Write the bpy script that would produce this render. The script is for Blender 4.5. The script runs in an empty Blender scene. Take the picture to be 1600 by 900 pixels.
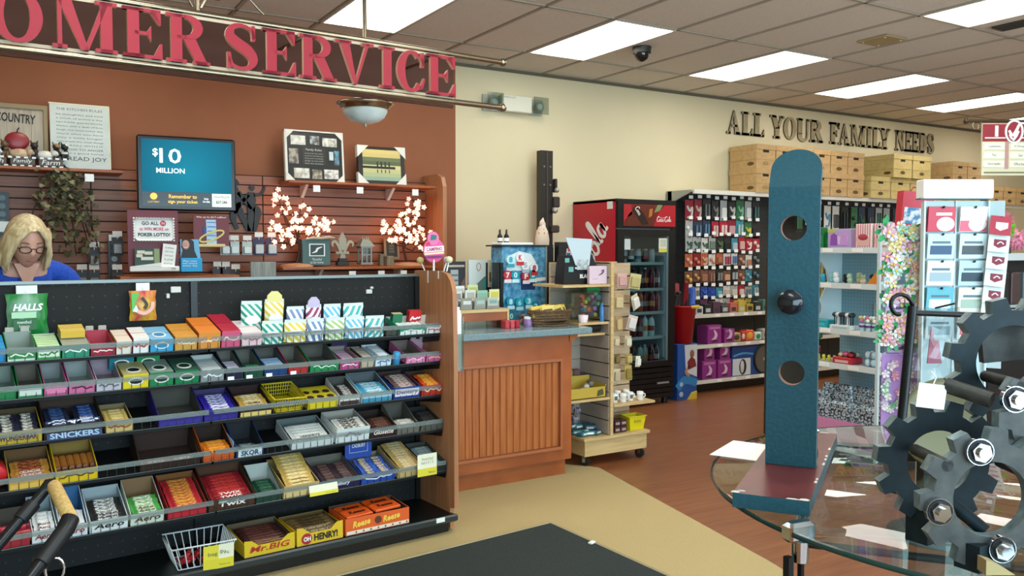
import bpy, math, random
from mathutils import Vector, Matrix, Euler

rnd = random.Random(11)
PI = math.pi
scene = bpy.context.scene
col = scene.collection

# ---------------------------------------------------------------- camera, world, light, exposure
cam_data = bpy.data.cameras.new('camera')
cam = bpy.data.objects.new('camera', cam_data)
col.objects.link(cam)
cam.location = (0, 0, 1.5)
cam.rotation_euler = (PI / 2 - math.atan(60 / 1313), 0, -math.radians(31.35))
cam_data.sensor_width = 36
cam_data.lens = 1313 / 1600 * 36
cam_data.clip_start = 0.05
scene.camera = cam

world = bpy.data.worlds.new('world')
scene.world = world
world.use_nodes = True
world.node_tree.nodes['Background'].inputs[0].default_value = (0.60, 0.80, 1.0, 1)
world.node_tree.nodes['Background'].inputs[1].default_value = 1.0

vs = scene.view_settings
vs.view_transform = 'Standard'
vs.look = 'None'
vs.gamma = 1
vs.use_curve_mapping = False
vs.exposure = 0.32

def daylight(name, loc, rot, sx, sy, power, color):
    l = bpy.data.lights.new(name, 'AREA')
    l.shape = 'RECTANGLE'; l.size = sx; l.size_y = sy; l.energy = power; l.color = color
    o = bpy.data.objects.new(name, l); col.objects.link(o)
    o.location = loc; o.rotation_euler = rot
    return o
# daylight entering by the shop windows behind the camera (window_1, in wall_front)
daylight('window_daylight', (2.2, -2.05, 1.55), (-PI / 2 + PI, 0, 0), 7.6, 2.2, 330, (0.62, 0.86, 1.0))
PANEL_EMIT = 7.5

# ---------------------------------------------------------------- materials
def lin(c):
    c /= 255.0
    return c / 12.92 if c <= 0.04045 else ((c + 0.055) / 1.055) ** 2.4
def rgb(h):
    return (lin(int(h[0:2], 16)), lin(int(h[2:4], 16)), lin(int(h[4:6], 16)), 1)

_m = {}
def mat(h, rough=0.55, metal=0.0, emit=0.0, alpha=1.0, spec=0.5):
    k = (h, rough, metal, emit, alpha, spec)
    if k in _m: return _m[k]
    m = bpy.data.materials.new('plain_' + h)
    m.use_nodes = True
    b = m.node_tree.nodes['Principled BSDF']
    b.inputs['Base Color'].default_value = rgb(h)
    b.inputs['Roughness'].default_value = rough
    b.inputs['Metallic'].default_value = metal
    b.inputs['Specular IOR Level'].default_value = spec
    if emit:
        b.inputs['Emission Color'].default_value = rgb(h)
        b.inputs['Emission Strength'].default_value = emit
    if alpha < 1:
        b.inputs['Alpha'].default_value = alpha
    _m[k] = m
    return m

def noise_mat(name, h1, h2, scale=(8, 8, 8), rough=0.6, bump=0.0, detail=4, lo=0.35, hi=0.65, spec=0.5, metal=0.0):
    m = bpy.data.materials.new(name); m.use_nodes = True
    nt = m.node_tree; b = nt.nodes['Principled BSDF']
    tc = nt.nodes.new('ShaderNodeTexCoord'); mp = nt.nodes.new('ShaderNodeMapping')
    mp.inputs['Scale'].default_value = scale
    n = nt.nodes.new('ShaderNodeTexNoise'); n.inputs['Scale'].default_value = 1.0; n.inputs['Detail'].default_value = detail
    r = nt.nodes.new('ShaderNodeValToRGB')
    r.color_ramp.elements[0].position = lo; r.color_ramp.elements[0].color = rgb(h1)
    r.color_ramp.elements[1].position = hi; r.color_ramp.elements[1].color = rgb(h2)
    nt.links.new(tc.outputs['Object'], mp.inputs[0]); nt.links.new(mp.outputs[0], n.inputs[0])
    nt.links.new(n.outputs[0], r.inputs[0]); nt.links.new(r.outputs[0], b.inputs['Base Color'])
    b.inputs['Roughness'].default_value = rough
    b.inputs['Specular IOR Level'].default_value = spec
    b.inputs['Metallic'].default_value = metal
    if bump:
        bp = nt.nodes.new('ShaderNodeBump'); bp.inputs['Strength'].default_value = bump; bp.inputs['Distance'].default_value = 0.004
        nt.links.new(n.outputs[0], bp.inputs['Height']); nt.links.new(bp.outputs[0], b.inputs['Normal'])
    return m

def stripe_mat(h1, h2, freq=60, rot=0.6, axis='XZ', rough=0.45, share=0.5):
    """flat printed stripes"""
    k = ('st', h1, h2, freq, rot, axis, share)
    if k in _m: return _m[k]
    m = bpy.data.materials.new('print_' + h1); m.use_nodes = True
    nt = m.node_tree; b = nt.nodes['Principled BSDF']
    tc = nt.nodes.new('ShaderNodeTexCoord'); mp = nt.nodes.new('ShaderNodeMapping')
    mp.inputs['Rotation'].default_value = (0, rot, 0) if axis == 'XZ' else (0, 0, rot)
    sp = nt.nodes.new('ShaderNodeSeparateXYZ')
    mu = nt.nodes.new('ShaderNodeMath'); mu.operation = 'MULTIPLY'; mu.inputs[1].default_value = freq
    fr = nt.nodes.new('ShaderNodeMath'); fr.operation = 'FRACT'
    gt = nt.nodes.new('ShaderNodeMath'); gt.operation = 'GREATER_THAN'; gt.inputs[1].default_value = share
    mx = nt.nodes.new('ShaderNodeMix'); mx.data_type = 'RGBA'
    mx.inputs[6].default_value = rgb(h1); mx.inputs[7].default_value = rgb(h2)
    nt.links.new(tc.outputs['Object'], mp.inputs[0]); nt.links.new(mp.outputs[0], sp.inputs[0])
    nt.links.new(sp.outputs[0], mu.inputs[0]); nt.links.new(mu.outputs[0], fr.inputs[0]); nt.links.new(fr.outputs[0], gt.inputs[0])
    nt.links.new(gt.outputs[0], mx.inputs[0]); nt.links.new(mx.outputs[2], b.inputs['Base Color'])
    b.inputs['Roughness'].default_value = rough
    _m[k] = m
    return m

def peg_mat(name, h, hole, pitch=0.0254, r=0.12, axes=(0, 2), rough=0.4):
    m = bpy.data.materials.new(name); m.use_nodes = True
    nt = m.node_tree; b = nt.nodes['Principled BSDF']
    tc = nt.nodes.new('ShaderNodeTexCoord'); sp = nt.nodes.new('ShaderNodeSeparateXYZ')
    nt.links.new(tc.outputs['Object'], sp.inputs[0])
    sq = []
    for a in axes:
        d = nt.nodes.new('ShaderNodeMath'); d.operation = 'DIVIDE'; d.inputs[1].default_value = pitch
        f = nt.nodes.new('ShaderNodeMath'); f.operation = 'FRACT'
        s = nt.nodes.new('ShaderNodeMath'); s.operation = 'SUBTRACT'; s.inputs[1].default_value = 0.5
        p = nt.nodes.new('ShaderNodeMath'); p.operation = 'POWER'; p.inputs[1].default_value = 2
        nt.links.new(sp.outputs[a], d.inputs[0]); nt.links.new(d.outputs[0], f.inputs[0]); nt.links.new(f.outputs[0], s.inputs[0]); nt.links.new(s.outputs[0], p.inputs[0])
        sq.append(p)
    ad = nt.nodes.new('ShaderNodeMath'); ad.operation = 'ADD'
    nt.links.new(sq[0].outputs[0], ad.inputs[0]); nt.links.new(sq[1].outputs[0], ad.inputs[1])
    lt = nt.nodes.new('ShaderNodeMath'); lt.operation = 'LESS_THAN'; lt.inputs[1].default_value = r * r
    nt.links.new(ad.outputs[0], lt.inputs[0])
    mx = nt.nodes.new('ShaderNodeMix'); mx.data_type = 'RGBA'; mx.inputs[6].default_value = rgb(h); mx.inputs[7].default_value = rgb(hole)
    nt.links.new(lt.outputs[0], mx.inputs[0]); nt.links.new(mx.outputs[2], b.inputs['Base Color'])
    b.inputs['Roughness'].default_value = rough
    return m

def glass_mat(name, h, rough=0.0, mixing=0.12, ior=1.45):
    """thin clear sheet: mostly lets light through, mirrors a little"""
    m = bpy.data.materials.new(name); m.use_nodes = True
    nt = m.node_tree; nt.nodes.clear()
    out = nt.nodes.new('ShaderNodeOutputMaterial')
    tr = nt.nodes.new('ShaderNodeBsdfTransparent'); tr.inputs[0].default_value = rgb(h)
    gl = nt.nodes.new('ShaderNodeBsdfGlossy'); gl.inputs['Roughness'].default_value = rough
    fr = nt.nodes.new('ShaderNodeFresnel'); ge = nt.nodes.new('ShaderNodeNewGeometry')
    io = nt.nodes.new('ShaderNodeMath'); io.operation = 'MULTIPLY_ADD'; io.inputs[1].default_value = 1 / ior - ior; io.inputs[2].default_value = ior
    nt.links.new(ge.outputs['Backfacing'], io.inputs[0]); nt.links.new(io.outputs[0], fr.inputs[0])
    ad = nt.nodes.new('ShaderNodeMath'); ad.operation = 'ADD'; ad.inputs[1].default_value = mixing
    mx = nt.nodes.new('ShaderNodeMixShader')
    nt.links.new(fr.outputs[0], ad.inputs[0]); nt.links.new(ad.outputs[0], mx.inputs[0])
    nt.links.new(tr.outputs[0], mx.inputs[1]); nt.links.new(gl.outputs[0], mx.inputs[2]); nt.links.new(mx.outputs[0], out.inputs[0])
    return m

M_black = mat('0c0c0d', 0.38)
M_blackmetal = mat('15181a', 0.35, 0.4)
M_white = mat('e8e8e4', 0.5)
M_paper = mat('f2f2ee', 0.8)
M_nickel = mat('9c8e78', 0.28, 1.0)
M_chrome = mat('c8ccd0', 0.12, 1.0)
M_oak = noise_mat('cherry_wood', '874218', 'a85a28', (3, 60, 3), 0.42, 0.05)
M_oakx = noise_mat('cherry_wood_grain_upright', '96501e', 'b0662e', (60, 60, 3), 0.42, 0.05)
M_oakend = noise_mat('end_panel_wood', 'a06a44', 'b27a54', (40, 40, 2.5), 0.42, 0.04)
M_maple = noise_mat('maple_wood', 'bfa06a', 'cfb27e', (6, 60, 60), 0.5, 0.03)
M_mapleg = noise_mat('maple_panel', 'b49a78', 'c2a988', (6, 6, 40), 0.55, 0.02)
M_card = noise_mat('kraft_board', 'b08d5c', 'bd9a68', (20, 20, 20), 0.8)
M_glass = glass_mat('clear_glass', 'e6f2ee', 0.0, 0.06)
M_acrylic = glass_mat('clear_acrylic', 'dfe8e6', 0.08, 0.10)

# ---------------------------------------------------------------- geometry builder
class G:
    def __init__(s):
        s.v = []; s.f = []; s.mi = []; s.sm = []; s.m = Matrix.Identity(4)
    def _add(s, pts, faces, mi=0, smooth=False):
        o = len(s.v)
        s.v += [tuple(s.m @ Vector(p)) for p in pts]
        for f in faces:
            s.f.append([o + i for i in f]); s.mi.append(mi); s.sm.append(smooth)
        return s
    def box(s, x0, y0, z0, x1, y1, z1, mi=0):
        p = [(x0, y0, z0), (x1, y0, z0), (x1, y1, z0), (x0, y1, z0), (x0, y0, z1), (x1, y0, z1), (x1, y1, z1), (x0, y1, z1)]
        return s._add(p, [(0, 3, 2, 1), (4, 5, 6, 7), (0, 1, 5, 4), (1, 2, 6, 5), (2, 3, 7, 6), (3, 0, 4, 7)], mi)
    def boxm(s, x0, y0, z0, x1, y1, z1, front, top, side):
        p = [(x0, y0, z0), (x1, y0, z0), (x1, y1, z0), (x0, y1, z0), (x0, y0, z1), (x1, y0, z1), (x1, y1, z1), (x0, y1, z1)]
        s._add(p, [(0, 1, 5, 4)], front); s._add(p, [(4, 5, 6, 7)], top)
        return s._add(p, [(0, 3, 2, 1), (1, 2, 6, 5), (2, 3, 7, 6), (3, 0, 4, 7)], side)
    def rbox(s, x0, y0, z0, x1, y1, z1, r=0.01, mi=0):
        """box with its upright edges and its top and bottom edges chamfered"""
        pts = []; faces = []
        rings = [(z0, r), (z0 + r, 0), (z1 - r, 0), (z1, r)]
        for z, i in rings:
            a0, b0, a1, b1 = x0 + i, y0 + i, x1 - i, y1 - i
            c = r * 0.7
            pts += [(a0 + c, b0, z), (a1 - c, b0, z), (a1, b0 + c, z), (a1, b1 - c, z), (a1 - c, b1, z), (a0 + c, b1, z), (a0, b1 - c, z), (a0, b0 + c, z)]
        for k in range(3):
            for j in range(8):
                faces.append((k * 8 + j, k * 8 + (j + 1) % 8, k * 8 + 8 + (j + 1) % 8, k * 8 + 8 + j))
        faces.append(tuple(range(7, -1, -1))); faces.append(tuple(range(24, 32)))
        return s._add(pts, faces, mi)
    def prism(s, poly, d0, d1, plane='xz', mi=0, side=None):
        """polygon (counter-clockwise seen from the front) swept between d0 (front) and d1"""
        n = len(poly)
        if plane == 'xz': P = [(a, d0, b) for a, b in poly] + [(a, d1, b) for a, b in poly]
        elif plane == 'yz': P = [(d0, a, b) for a, b in poly] + [(d1, a, b) for a, b in poly]
        else: P = [(a, b, d0) for a, b in poly] + [(a, b, d1) for a, b in poly]
        s._add(P, [tuple(range(n)), tuple(range(2 * n - 1, n - 1, -1))], mi)
        return s._add(P, [((i + 1) % n, i, n + i, n + (i + 1) % n) for i in range(n)], mi if side is None else side)
    def face(s, pts, mi=0):
        return s._add(pts, [tuple(range(len(pts)))], mi)
    def cyl(s, p0, p1, r0, r1=None, n=12, mi=0, caps=True, smooth=True):
        r1 = r0 if r1 is None else r1
        p0 = Vector(p0); p1 = Vector(p1); d = (p1 - p0).normalized()
        a = d.orthogonal().normalized(); b = d.cross(a)
        P = []
        for p, r in ((p0, r0), (p1, r1)):
            for i in range(n):
                t = 2 * PI * i / n
                P.append(tuple(p + a * math.cos(t) * r + b * math.sin(t) * r))
        s._add(P, [(i, (i + 1) % n, n + (i + 1) % n, n + i) for i in range(n)], mi, smooth)
        if caps: s._add(P, [tuple(range(n - 1, -1, -1)), tuple(range(n, 2 * n))], mi)
        return s
    def lathe(s, prof, c=(0, 0, 0), n=20, mi=0, axis='z', smooth=True, caps=True):
        P = []
        for r, h in prof:
            for i in range(n):
                t = 2 * PI * i / n
                a, b = r * math.cos(t), r * math.sin(t)
                q = (a, b, h) if axis == 'z' else ((a, h, -b) if axis == 'y' else (h, a, b))
                P.append((c[0] + q[0], c[1] + q[1], c[2] + q[2]))
        F = []
        for k in range(len(prof) - 1):
            for i in range(n):
                F.append((k * n + i, k * n + (i + 1) % n, (k + 1) * n + (i + 1) % n, (k + 1) * n + i))
        s._add(P, F, mi, smooth)
        if not caps: return s
        e = len(prof) - 1
        cf = []
        if prof[0][0] > 1e-4: cf.append(tuple(range(n - 1, -1, -1)))
        if prof[-1][0] > 1e-4: cf.append(tuple(range(e * n, e * n + n)))
        return s._add(P, cf, mi) if cf else s
    def tube(s, path, r, n=8, mi=0, closed=False, caps=True):
        pts = [Vector(p) for p in path]; m = len(pts)
        rs = r if isinstance(r, (list, tuple)) else [r] * m
        P = []; up = None
        for k, p in enumerate(pts):
            if closed: t = pts[(k + 1) % m] - pts[k - 1]
            else: t = pts[min(k + 1, m - 1)] - pts[max(k - 1, 0)]
            t.normalize()
            if up is None: up = t.orthogonal().normalized()
            up = (up - t * up.dot(t))
            if up.length < 1e-5: up = t.orthogonal()
            up.normalize(); w = t.cross(up)
            for i in range(n):
                a = 2 * PI * i / n
                P.append(tuple(p + (up * math.cos(a) + w * math.sin(a)) * rs[k]))
        F = []
        for k in range(m if closed else m - 1):
            q = (k + 1) % m
            for i in range(n):
                F.append((k * n + i, k * n + (i + 1) % n, q * n + (i + 1) % n, q * n + i))
        s._add(P, F, mi, True)
        if caps and not closed: s._add(P, [tuple(range(n - 1, -1, -1)), tuple(range((m - 1) * n, m * n))], mi)
        return s
    def ball(s, c, r, nu=12, nv=8, mi=0):
        r = r if isinstance(r, (tuple, list)) else (r, r, r)
        P = []; F = []
        for j in range(nv + 1):
            ph = PI * j / nv - PI / 2
            for i in range(nu):
                t = 2 * PI * i / nu
                P.append((c[0] + r[0] * math.cos(ph) * math.cos(t), c[1] + r[1] * math.cos(ph) * math.sin(t), c[2] + r[2] * math.sin(ph)))
        for j in range(nv):
            for i in range(nu):
                F.append((j * nu + i, j * nu + (i + 1) % nu, (j + 1) * nu + (i + 1) % nu, (j + 1) * nu + i))
        return s._add(P, F, mi, True)
    def ribbon(s, pts, w, d0, d1, closed=False, sub=4, mi=0, side=None):
        """flat stroke along pts (x,z) of width w (one number or one per point), swept from y=d0 to d1"""
        w = w if isinstance(w, (list, tuple)) else [w] * len(pts)
        m = len(pts); C = []
        rng = m if closed else m - 1
        for k in range(rng):
            i0, i1, i2, i3 = (k - 1, k, k + 1, k + 2)
            if closed: i0 %= m; i2 %= m; i3 %= m
            else: i0 = max(i0, 0); i3 = min(i3, m - 1)
            for j in range(sub):
                t = j / sub
                def cr(a, b, c, d): return 0.5 * (2 * b + (c - a) * t + (2 * a - 5 * b + 4 * c - d) * t * t + (3 * b - a - 3 * c + d) * t ** 3)
                C.append((cr(pts[i0][0], pts[i1][0], pts[i2][0], pts[i3][0]), cr(pts[i0][1], pts[i1][1], pts[i2][1], pts[i3][1]), w[i1] + (w[i2] - w[i1]) * t))
        if not closed: C.append((pts[-1][0], pts[-1][1], w[-1]))
        n = len(C); L = []; Rr = []
        for k in range(n):
            a = C[k - 1] if (closed or k) else C[0]; b = C[(k + 1) % n] if (closed or k < n - 1) else C[-1]
            tx, tz = b[0] - a[0], b[1] - a[1]; q = math.hypot(tx, tz) or 1
            nx, nz = -tz / q, tx / q; h = C[k][2] / 2
            L.append((C[k][0] + nx * h, C[k][1] + nz * h)); Rr.append((C[k][0] - nx * h, C[k][1] - nz * h))
        side = mi if side is None else side
        P = [(a, d0, b) for a, b in L] + [(a, d0, b) for a, b in Rr] + [(a, d1, b) for a, b in L] + [(a, d1, b) for a, b in Rr]
        F0 = []; FS = []
        for k in range(n if closed else n - 1):
            q = (k + 1) % n
            F0 += [(n + k, n + q, q, k), (2 * n + k, 2 * n + q, 3 * n + q, 3 * n + k)]
            FS += [(k, q, 2 * n + q, 2 * n + k), (n + q, n + k, 3 * n + k, 3 * n + q)]
        if not closed: FS += [(n, 0, 2 * n, 3 * n), (n - 1, 2 * n - 1, 4 * n - 1, 3 * n - 1)]
        s._add(P, F0, mi); return s._add(P, FS, side)
    def mesh(s, name, mats):
        me = bpy.data.meshes.new(name)
        me.from_pydata(s.v, [], s.f)
        for m in mats: me.materials.append(m)
        me.polygons.foreach_set('material_index', s.mi)
        me.polygons.foreach_set('use_smooth', s.sm)
        me.update()
        return me

def link(name, data, parent=None, mw=None):
    o = bpy.data.objects.new(name, data)
    col.objects.link(o)
    if parent is not None: o.parent = parent
    if mw is not None: o.matrix_basis = mw
    return o
def put(name, g, mats, parent=None, mw=None):
    if not isinstance(mats, (list, tuple)): mats = [mats]
    return link(name, g.mesh(name, mats), parent, mw)
def tag(o, label, cat, group=None):
    o['label'] = label; o['category'] = cat
    if group: o['group'] = group
    return o
def thing(name, label, cat, loc=(0, 0, 0), rz=0.0, group=None, mw=None):
    o = link(name, None)
    o.empty_display_size = 0.05
    if mw is not None: o.matrix_basis = mw
    else:
        o.location = loc; o.rotation_euler = (0, 0, rz)
    return tag(o, label, cat, group)
def structure(name, g, mats, parent=None):
    o = put(name, g, mats, parent)
    if parent is None: o['kind'] = 'structure'
    return o
def T(x, y, z, rz=0.0, rx=0.0, ry=0.0):
    return Matrix.Translation((x, y, z)) @ Euler((rx, ry, rz)).to_matrix().to_4x4()
def clone(o, mw=None, label=None, group=None):
    r = o.copy(); col.objects.link(r)
    if mw is not None: r.matrix_basis = mw
    if label: r['label'] = label
    if group: r['group'] = group
    for ch in o.children:
        c = ch.copy(); col.objects.link(c); c.parent = r
        for g2 in ch.children:
            d = g2.copy(); col.objects.link(d); d.parent = c
    return r

ORDN = ['first', 'second', 'third', 'fourth', 'fifth', 'sixth', 'seventh', 'eighth', 'ninth', 'tenth', 'eleventh', 'twelfth']
_fit = []
def text(body, parent, x, y, z, width, height, m, rx=PI / 2, rz=0.0, name='lettering', shear=0.0, bold=0.0, tilt=0.0, depth=0.0):
    """lettering centred at x, y, z in the parent's frame, facing -y, fitted to width and height"""
    cu = bpy.data.curves.new(name, 'FONT')
    cu.body = body; cu.size = 1.0; cu.align_x = 'CENTER'; cu.align_y = 'CENTER'; cu.resolution_u = 2
    cu.shear = shear; cu.offset = bold; cu.extrude = depth; cu.space_line = 0.9
    cu.materials.append(m)
    o = link(name, cu, parent)
    o.matrix_basis = Matrix.Translation((x, y, z)) @ Euler((rx, 0, rz)).to_matrix().to_4x4() @ Matrix.Rotation(tilt, 4, 'Z')
    _fit.append((o, width, height))
    return o
def fit_texts():
    """turn the lettering into plain meshes of the wanted size"""
    dg = bpy.context.evaluated_depsgraph_get()
    for o, w, h in _fit:
        me = bpy.data.meshes.new_from_object(o.evaluated_get(dg))
        xs = [v.co.x for v in me.vertices] or [0, 1]; ys = [v.co.y for v in me.vertices] or [0, 1]
        sx = w / max(max(xs) - min(xs), 1e-4); sy = h / max(max(ys) - min(ys), 1e-4)
        cx = (max(xs) + min(xs)) / 2; cy = (max(ys) + min(ys)) / 2
        me.transform(Matrix.Diagonal((sx, sy, 1, 1)) @ Matrix.Translation((-cx, -cy, 0)))
        cu = o.data; nm = o.name; p = o.parent; mw = o.matrix_basis.copy()
        bpy.data.objects.remove(o); bpy.data.curves.remove(cu)
        n = link('lettering', me, p, mw)

# ---------------------------------------------------------------- big serif capitals (unit height, drawn in x-z)
def glyph(g, ch, x0, w, h, z0, d0, d1, S=0.22, t=0.07, mi=0, side=1):
    """one heavy serif capital in a cell x0..x0+w, z0..z0+h; S and t are stem and hairline widths relative to h"""
    s = S * h; th = t * h; sf = 0.09 * h
    X = lambda a: x0 + a * w
    Z = lambda a: z0 + a * h
    def rect(a, b, c, d): g.prism([(a, b), (c, b), (c, d), (a, d)], d0, d1, 'xz', mi, side)
    def quad(*p): g.prism(list(p), d0, d1, 'xz', mi, side)
    def stem(x, wd=None, z_0=0.0, z_1=1.0, foot=True, head=True):
        wd = s if wd is None else wd
        rect(x, Z(z_0), x + wd, Z(z_1))
        if foot: rect(x - sf, Z(z_0), x + wd + sf, Z(z_0) + th)
        if head: rect(x - sf, Z(z_1) - th, x + wd + sf, Z(z_1))
    def ring(cx, cz, rx, rz, a0, a1, n=14, closed=False, fat=s):
        P = []; W = []
        for i in range(n if closed else n + 1):
            a = math.radians(a0 + (a1 - a0) * i / n)
            P.append((cx + rx * math.cos(a), cz + rz * math.sin(a)))
            W.append(th + (fat - th) * abs(math.cos(a)) ** 1.5)
        g.ribbon(P, W, d0, d1, closed, 2, mi, side)
    cz = Z(0.5)
    if ch == 'O': ring(X(.5), cz, w / 2 - s / 2, h / 2 - th / 2, 0, 360, 20, True)
    elif ch == 'C':
        ring(X(.52), cz, w * .5 - s / 2, h / 2 - th / 2, 52, 318, 18)
        quad((X(.84), Z(.62)), (X(.95), Z(.62)), (X(.95), Z(.98)), (X(.88), Z(.98)))
        quad((X(.72), Z(.93)), (X(.94), Z(.62)), (X(.94), Z(.80)), (X(.80), Z(.97)))
        quad((X(.90), Z(.10)), (X(.98), Z(.34)), (X(.93), Z(.36)), (X(.78), Z(.08)))
    elif ch == 'D':
        stem(X(0) + sf)
        ring(X(.40), cz, w * .6 - s / 2, h / 2 - th / 2, -90, 90, 12)
        rect(X(0) + sf, Z(1) - th, X(.42), Z(1)); rect(X(0) + sf, Z(0), X(.42), Z(0) + th)
    elif ch == 'S':
        P = [(.86, .70), (.80, .88), (.52, .965), (.24, .90), (.16, .73), (.34, .58), (.66, .44), (.84, .26), (.74, .09), (.46, .035), (.20, .12), (.13, .32)]
        W = [th * 1.2, th, th, s * .55, s * .95, s * 1.15, s * 1.15, s * .95, s * .5, th, th, th * 1.2]
        g.ribbon([(X(a), Z(b)) for a, b in P], W, d0, d1, False, 3, mi, side)
        rect(X(.80), Z(.66), X(.90), Z(.98)); rect(X(.08), Z(.02), X(.18), Z(.36))
    elif ch in 'EFL':
        stem(X(0) + sf)
        if ch in 'EF':
            rect(X(0), Z(1) - th, X(.96), Z(1)); quad((X(.80), Z(1)), (X(.70), Z(1) - th), (X(.92), Z(.70)), (X(.97), Z(.70))); quad((X(.70), Z(1)-th), (X(.97), Z(.70)), (X(.97), Z(1)), (X(.75), Z(1)))
            rect(X(.3), Z(.5) - th / 2, X(.66), Z(.5) + th / 2); quad((X(.60), Z(.5)), (X(.72), Z(.34)), (X(.72), Z(.66)), (X(.60), Z(.52)))
        if ch in 'EL':
            rect(X(0), Z(0), X(.96), Z(0) + th); quad((X(.74), Z(0)), (X(1.0), Z(0)), (X(1.0), Z(.32)), (X(.95), Z(.32)))
    elif ch == 'I': stem(X(.5) - s / 2)
    elif ch == 'T':
        stem(X(.5) - s / 2, head=False); rect(X(.02), Z(1) - th, X(.98), Z(1))
        quad((X(.02), Z(.7)), (X(.08), Z(.7)), (X(.26), Z(1)), (X(.02), Z(1))); quad((X(.92), Z(.7)), (X(.98), Z(.7)), (X(.98), Z(1)), (X(.74), Z(1)))
    elif ch in 'RP':
        stem(X(0) + sf)
        ring(X(.42), Z(.75), w * .42 - s * .4, h * .25 - th / 2, -90, 90, 10, fat=s * .9)
        rect(X(.1), Z(1) - th, X(.44), Z(1)); rect(X(.25), Z(.5), X(.46), Z(.5) + th)
        if ch == 'R':
            quad((X(.38), Z(.52)), (X(.70), Z(0)), (X(.70) + s * 1.05, Z(0)), (X(.38) + s * 1.15, Z(.53)))
            rect(X(.62), Z(0), X(1.02), Z(0) + th)
    elif ch == 'M':
        stem(X(0) + sf, th * 1.1); stem(X(1) - sf - s, s)
        quad((X(.06), Z(1)), (X(.5) - s * .35, Z(0)), (X(.5) + s * .25, Z(0)), (X(.06) + s * 1.15, Z(1)))
        quad((X(.5) - s * .15, Z(0)), (X(.5) + s * .22, Z(0)), (X(.97) - s * .5, Z(1)), (X(.97) - s, Z(1)))
    elif ch == 'N':
        stem(X(0) + sf, th * 1.2); stem(X(1) - sf - th * 1.2, th * 1.2, foot=False)
        quad((X(0), Z(1)), (X(1) - sf - th * 1.4, Z(0)), (X(1) - sf, Z(0)), (X(0) + s * 1.3, Z(1)))
    elif ch == 'V' or ch == 'A':
        f = (lambda b: b) if ch == 'V' else (lambda b: 1 - b)
        def q2(*p):
            p = [(X(a), Z(f(b))) for a, b in p]
            quad(*(p if ch == 'V' else p[::-1]))
        k = s / w; kt = th / w
        if ch == 'V':
            q2((.48, 0), (.56, 0), (.08 + k * 1.15, 1), (.08, 1)); q2((.50, 0), (.56, 0), (.92, 1), (.92 - kt * 1.2, 1))
            rect(X(-.02), Z(1) - th, X(.18) + s, Z(1)); rect(X(.72), Z(1) - th, X(1.04), Z(1))
        else:
            q2((.44, 0), (.52, 0), (.92, 1), (.92 - k * 1.15, 1)); q2((.44, 0), (.50, 0), (.08 + kt * 1.2, 1), (.08, 1))
            rect(X(-.02), Z(0), X(.26), Z(0) + th); rect(X(.60), Z(0), X(1.02), Z(0) + th); rect(X(.24), Z(.3), X(.7), Z(.3) + th)
    elif ch == 'Y':
        rect(X(.5) - s / 2, Z(0), X(.5) + s / 2, Z(.48)); rect(X(.5) - s / 2 - sf, Z(0), X(.5) + s / 2 + sf, Z(0) + th)
        quad((X(.5) - s / 2, Z(.4)), (X(.5) + s / 2, Z(.45)), (X(.06) + s * 1.1, Z(1)), (X(.06), Z(1)))
        quad((X(.5), Z(.45)), (X(.5) + s / 2, Z(.42)), (X(.92), Z(1)), (X(.92) - th * 1.3, Z(1)))
        rect(X(-.02), Z(1) - th, X(.14) + s, Z(1)); rect(X(.70), Z(1) - th, X(1.04), Z(1))
    elif ch == 'U':
        rect(X(.06), Z(.3), X(.06) + s, Z(1)); rect(X(0), Z(1) - th, X(.12) + s, Z(1))
        rect(X(.9) - th * 1.2, Z(.3), X(.9), Z(1)); rect(X(.76), Z(1) - th, X(1), Z(1))
        P = [(X(.06) + s / 2, Z(.34)), (X(.06) + s * .55, Z(.16)), (X(.48), Z(.03)), (X(.78), Z(.12)), (X(.9) - th * .6, Z(.34))]
        g.ribbon(P, [s, s, th * 1.4, th * 1.1, th * 1.2], d0, d1, False, 4, mi, side)

SCRIPT = [  # joined-up "Coca Cola" drawn as strokes, unit height of the capitals
    ([(.62, .80), (.50, .98), (.28, .88), (.10, .55), (.08, .22), (.24, .02), (.46, .10), (.62, .32)], .10),
    ([(.80, .46), (.66, .40), (.62, .16), (.76, .04), (.90, .20), (.86, .42), (.74, .40)], .08),
    ([(1.20, .40), (1.08, .46), (.98, .26), (1.06, .06), (1.22, .14)], .08),
    ([(1.52, .42), (1.36, .44), (1.28, .20), (1.38, .05), (1.52, .20), (1.55, .44), (1.54, .12), (1.64, .06)], .08),
    ([(1.72, .30), (1.84, .32)], .08),
    ([(2.50, .82), (2.36, .98), (2.14, .86), (1.98, .52), (1.98, .20), (2.14, .02), (2.36, .12), (2.50, .34)], .10),
    ([(2.70, .46), (2.56, .40), (2.52, .16), (2.66, .04), (2.80, .20), (2.76, .42), (2.64, .40)], .08),
    ([(2.88, .10), (3.02, .50), (3.10, .90), (3.02, .96), (2.96, .60), (2.96, .14), (3.06, .06)], .08),
    ([(3.36, .42), (3.20, .44), (3.12, .20), (3.22, .05), (3.36, .20), (3.39, .44), (3.38, .12), (3.50, .08)], .08),
    ([(.34, .90), (.80, .78), (1.5, .70), (2.0, .86)], .05),
]
def script_mark(g, x0, z0, scale, d0, d1, mi=0, part=None):
    for pts, w in (SCRIPT if part is None else SCRIPT[part]):
        g.ribbon([(x0 + a * scale, z0 + b * scale) for a, b in pts], w * scale * 1.25, d0, d1, False, 4, mi)

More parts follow.
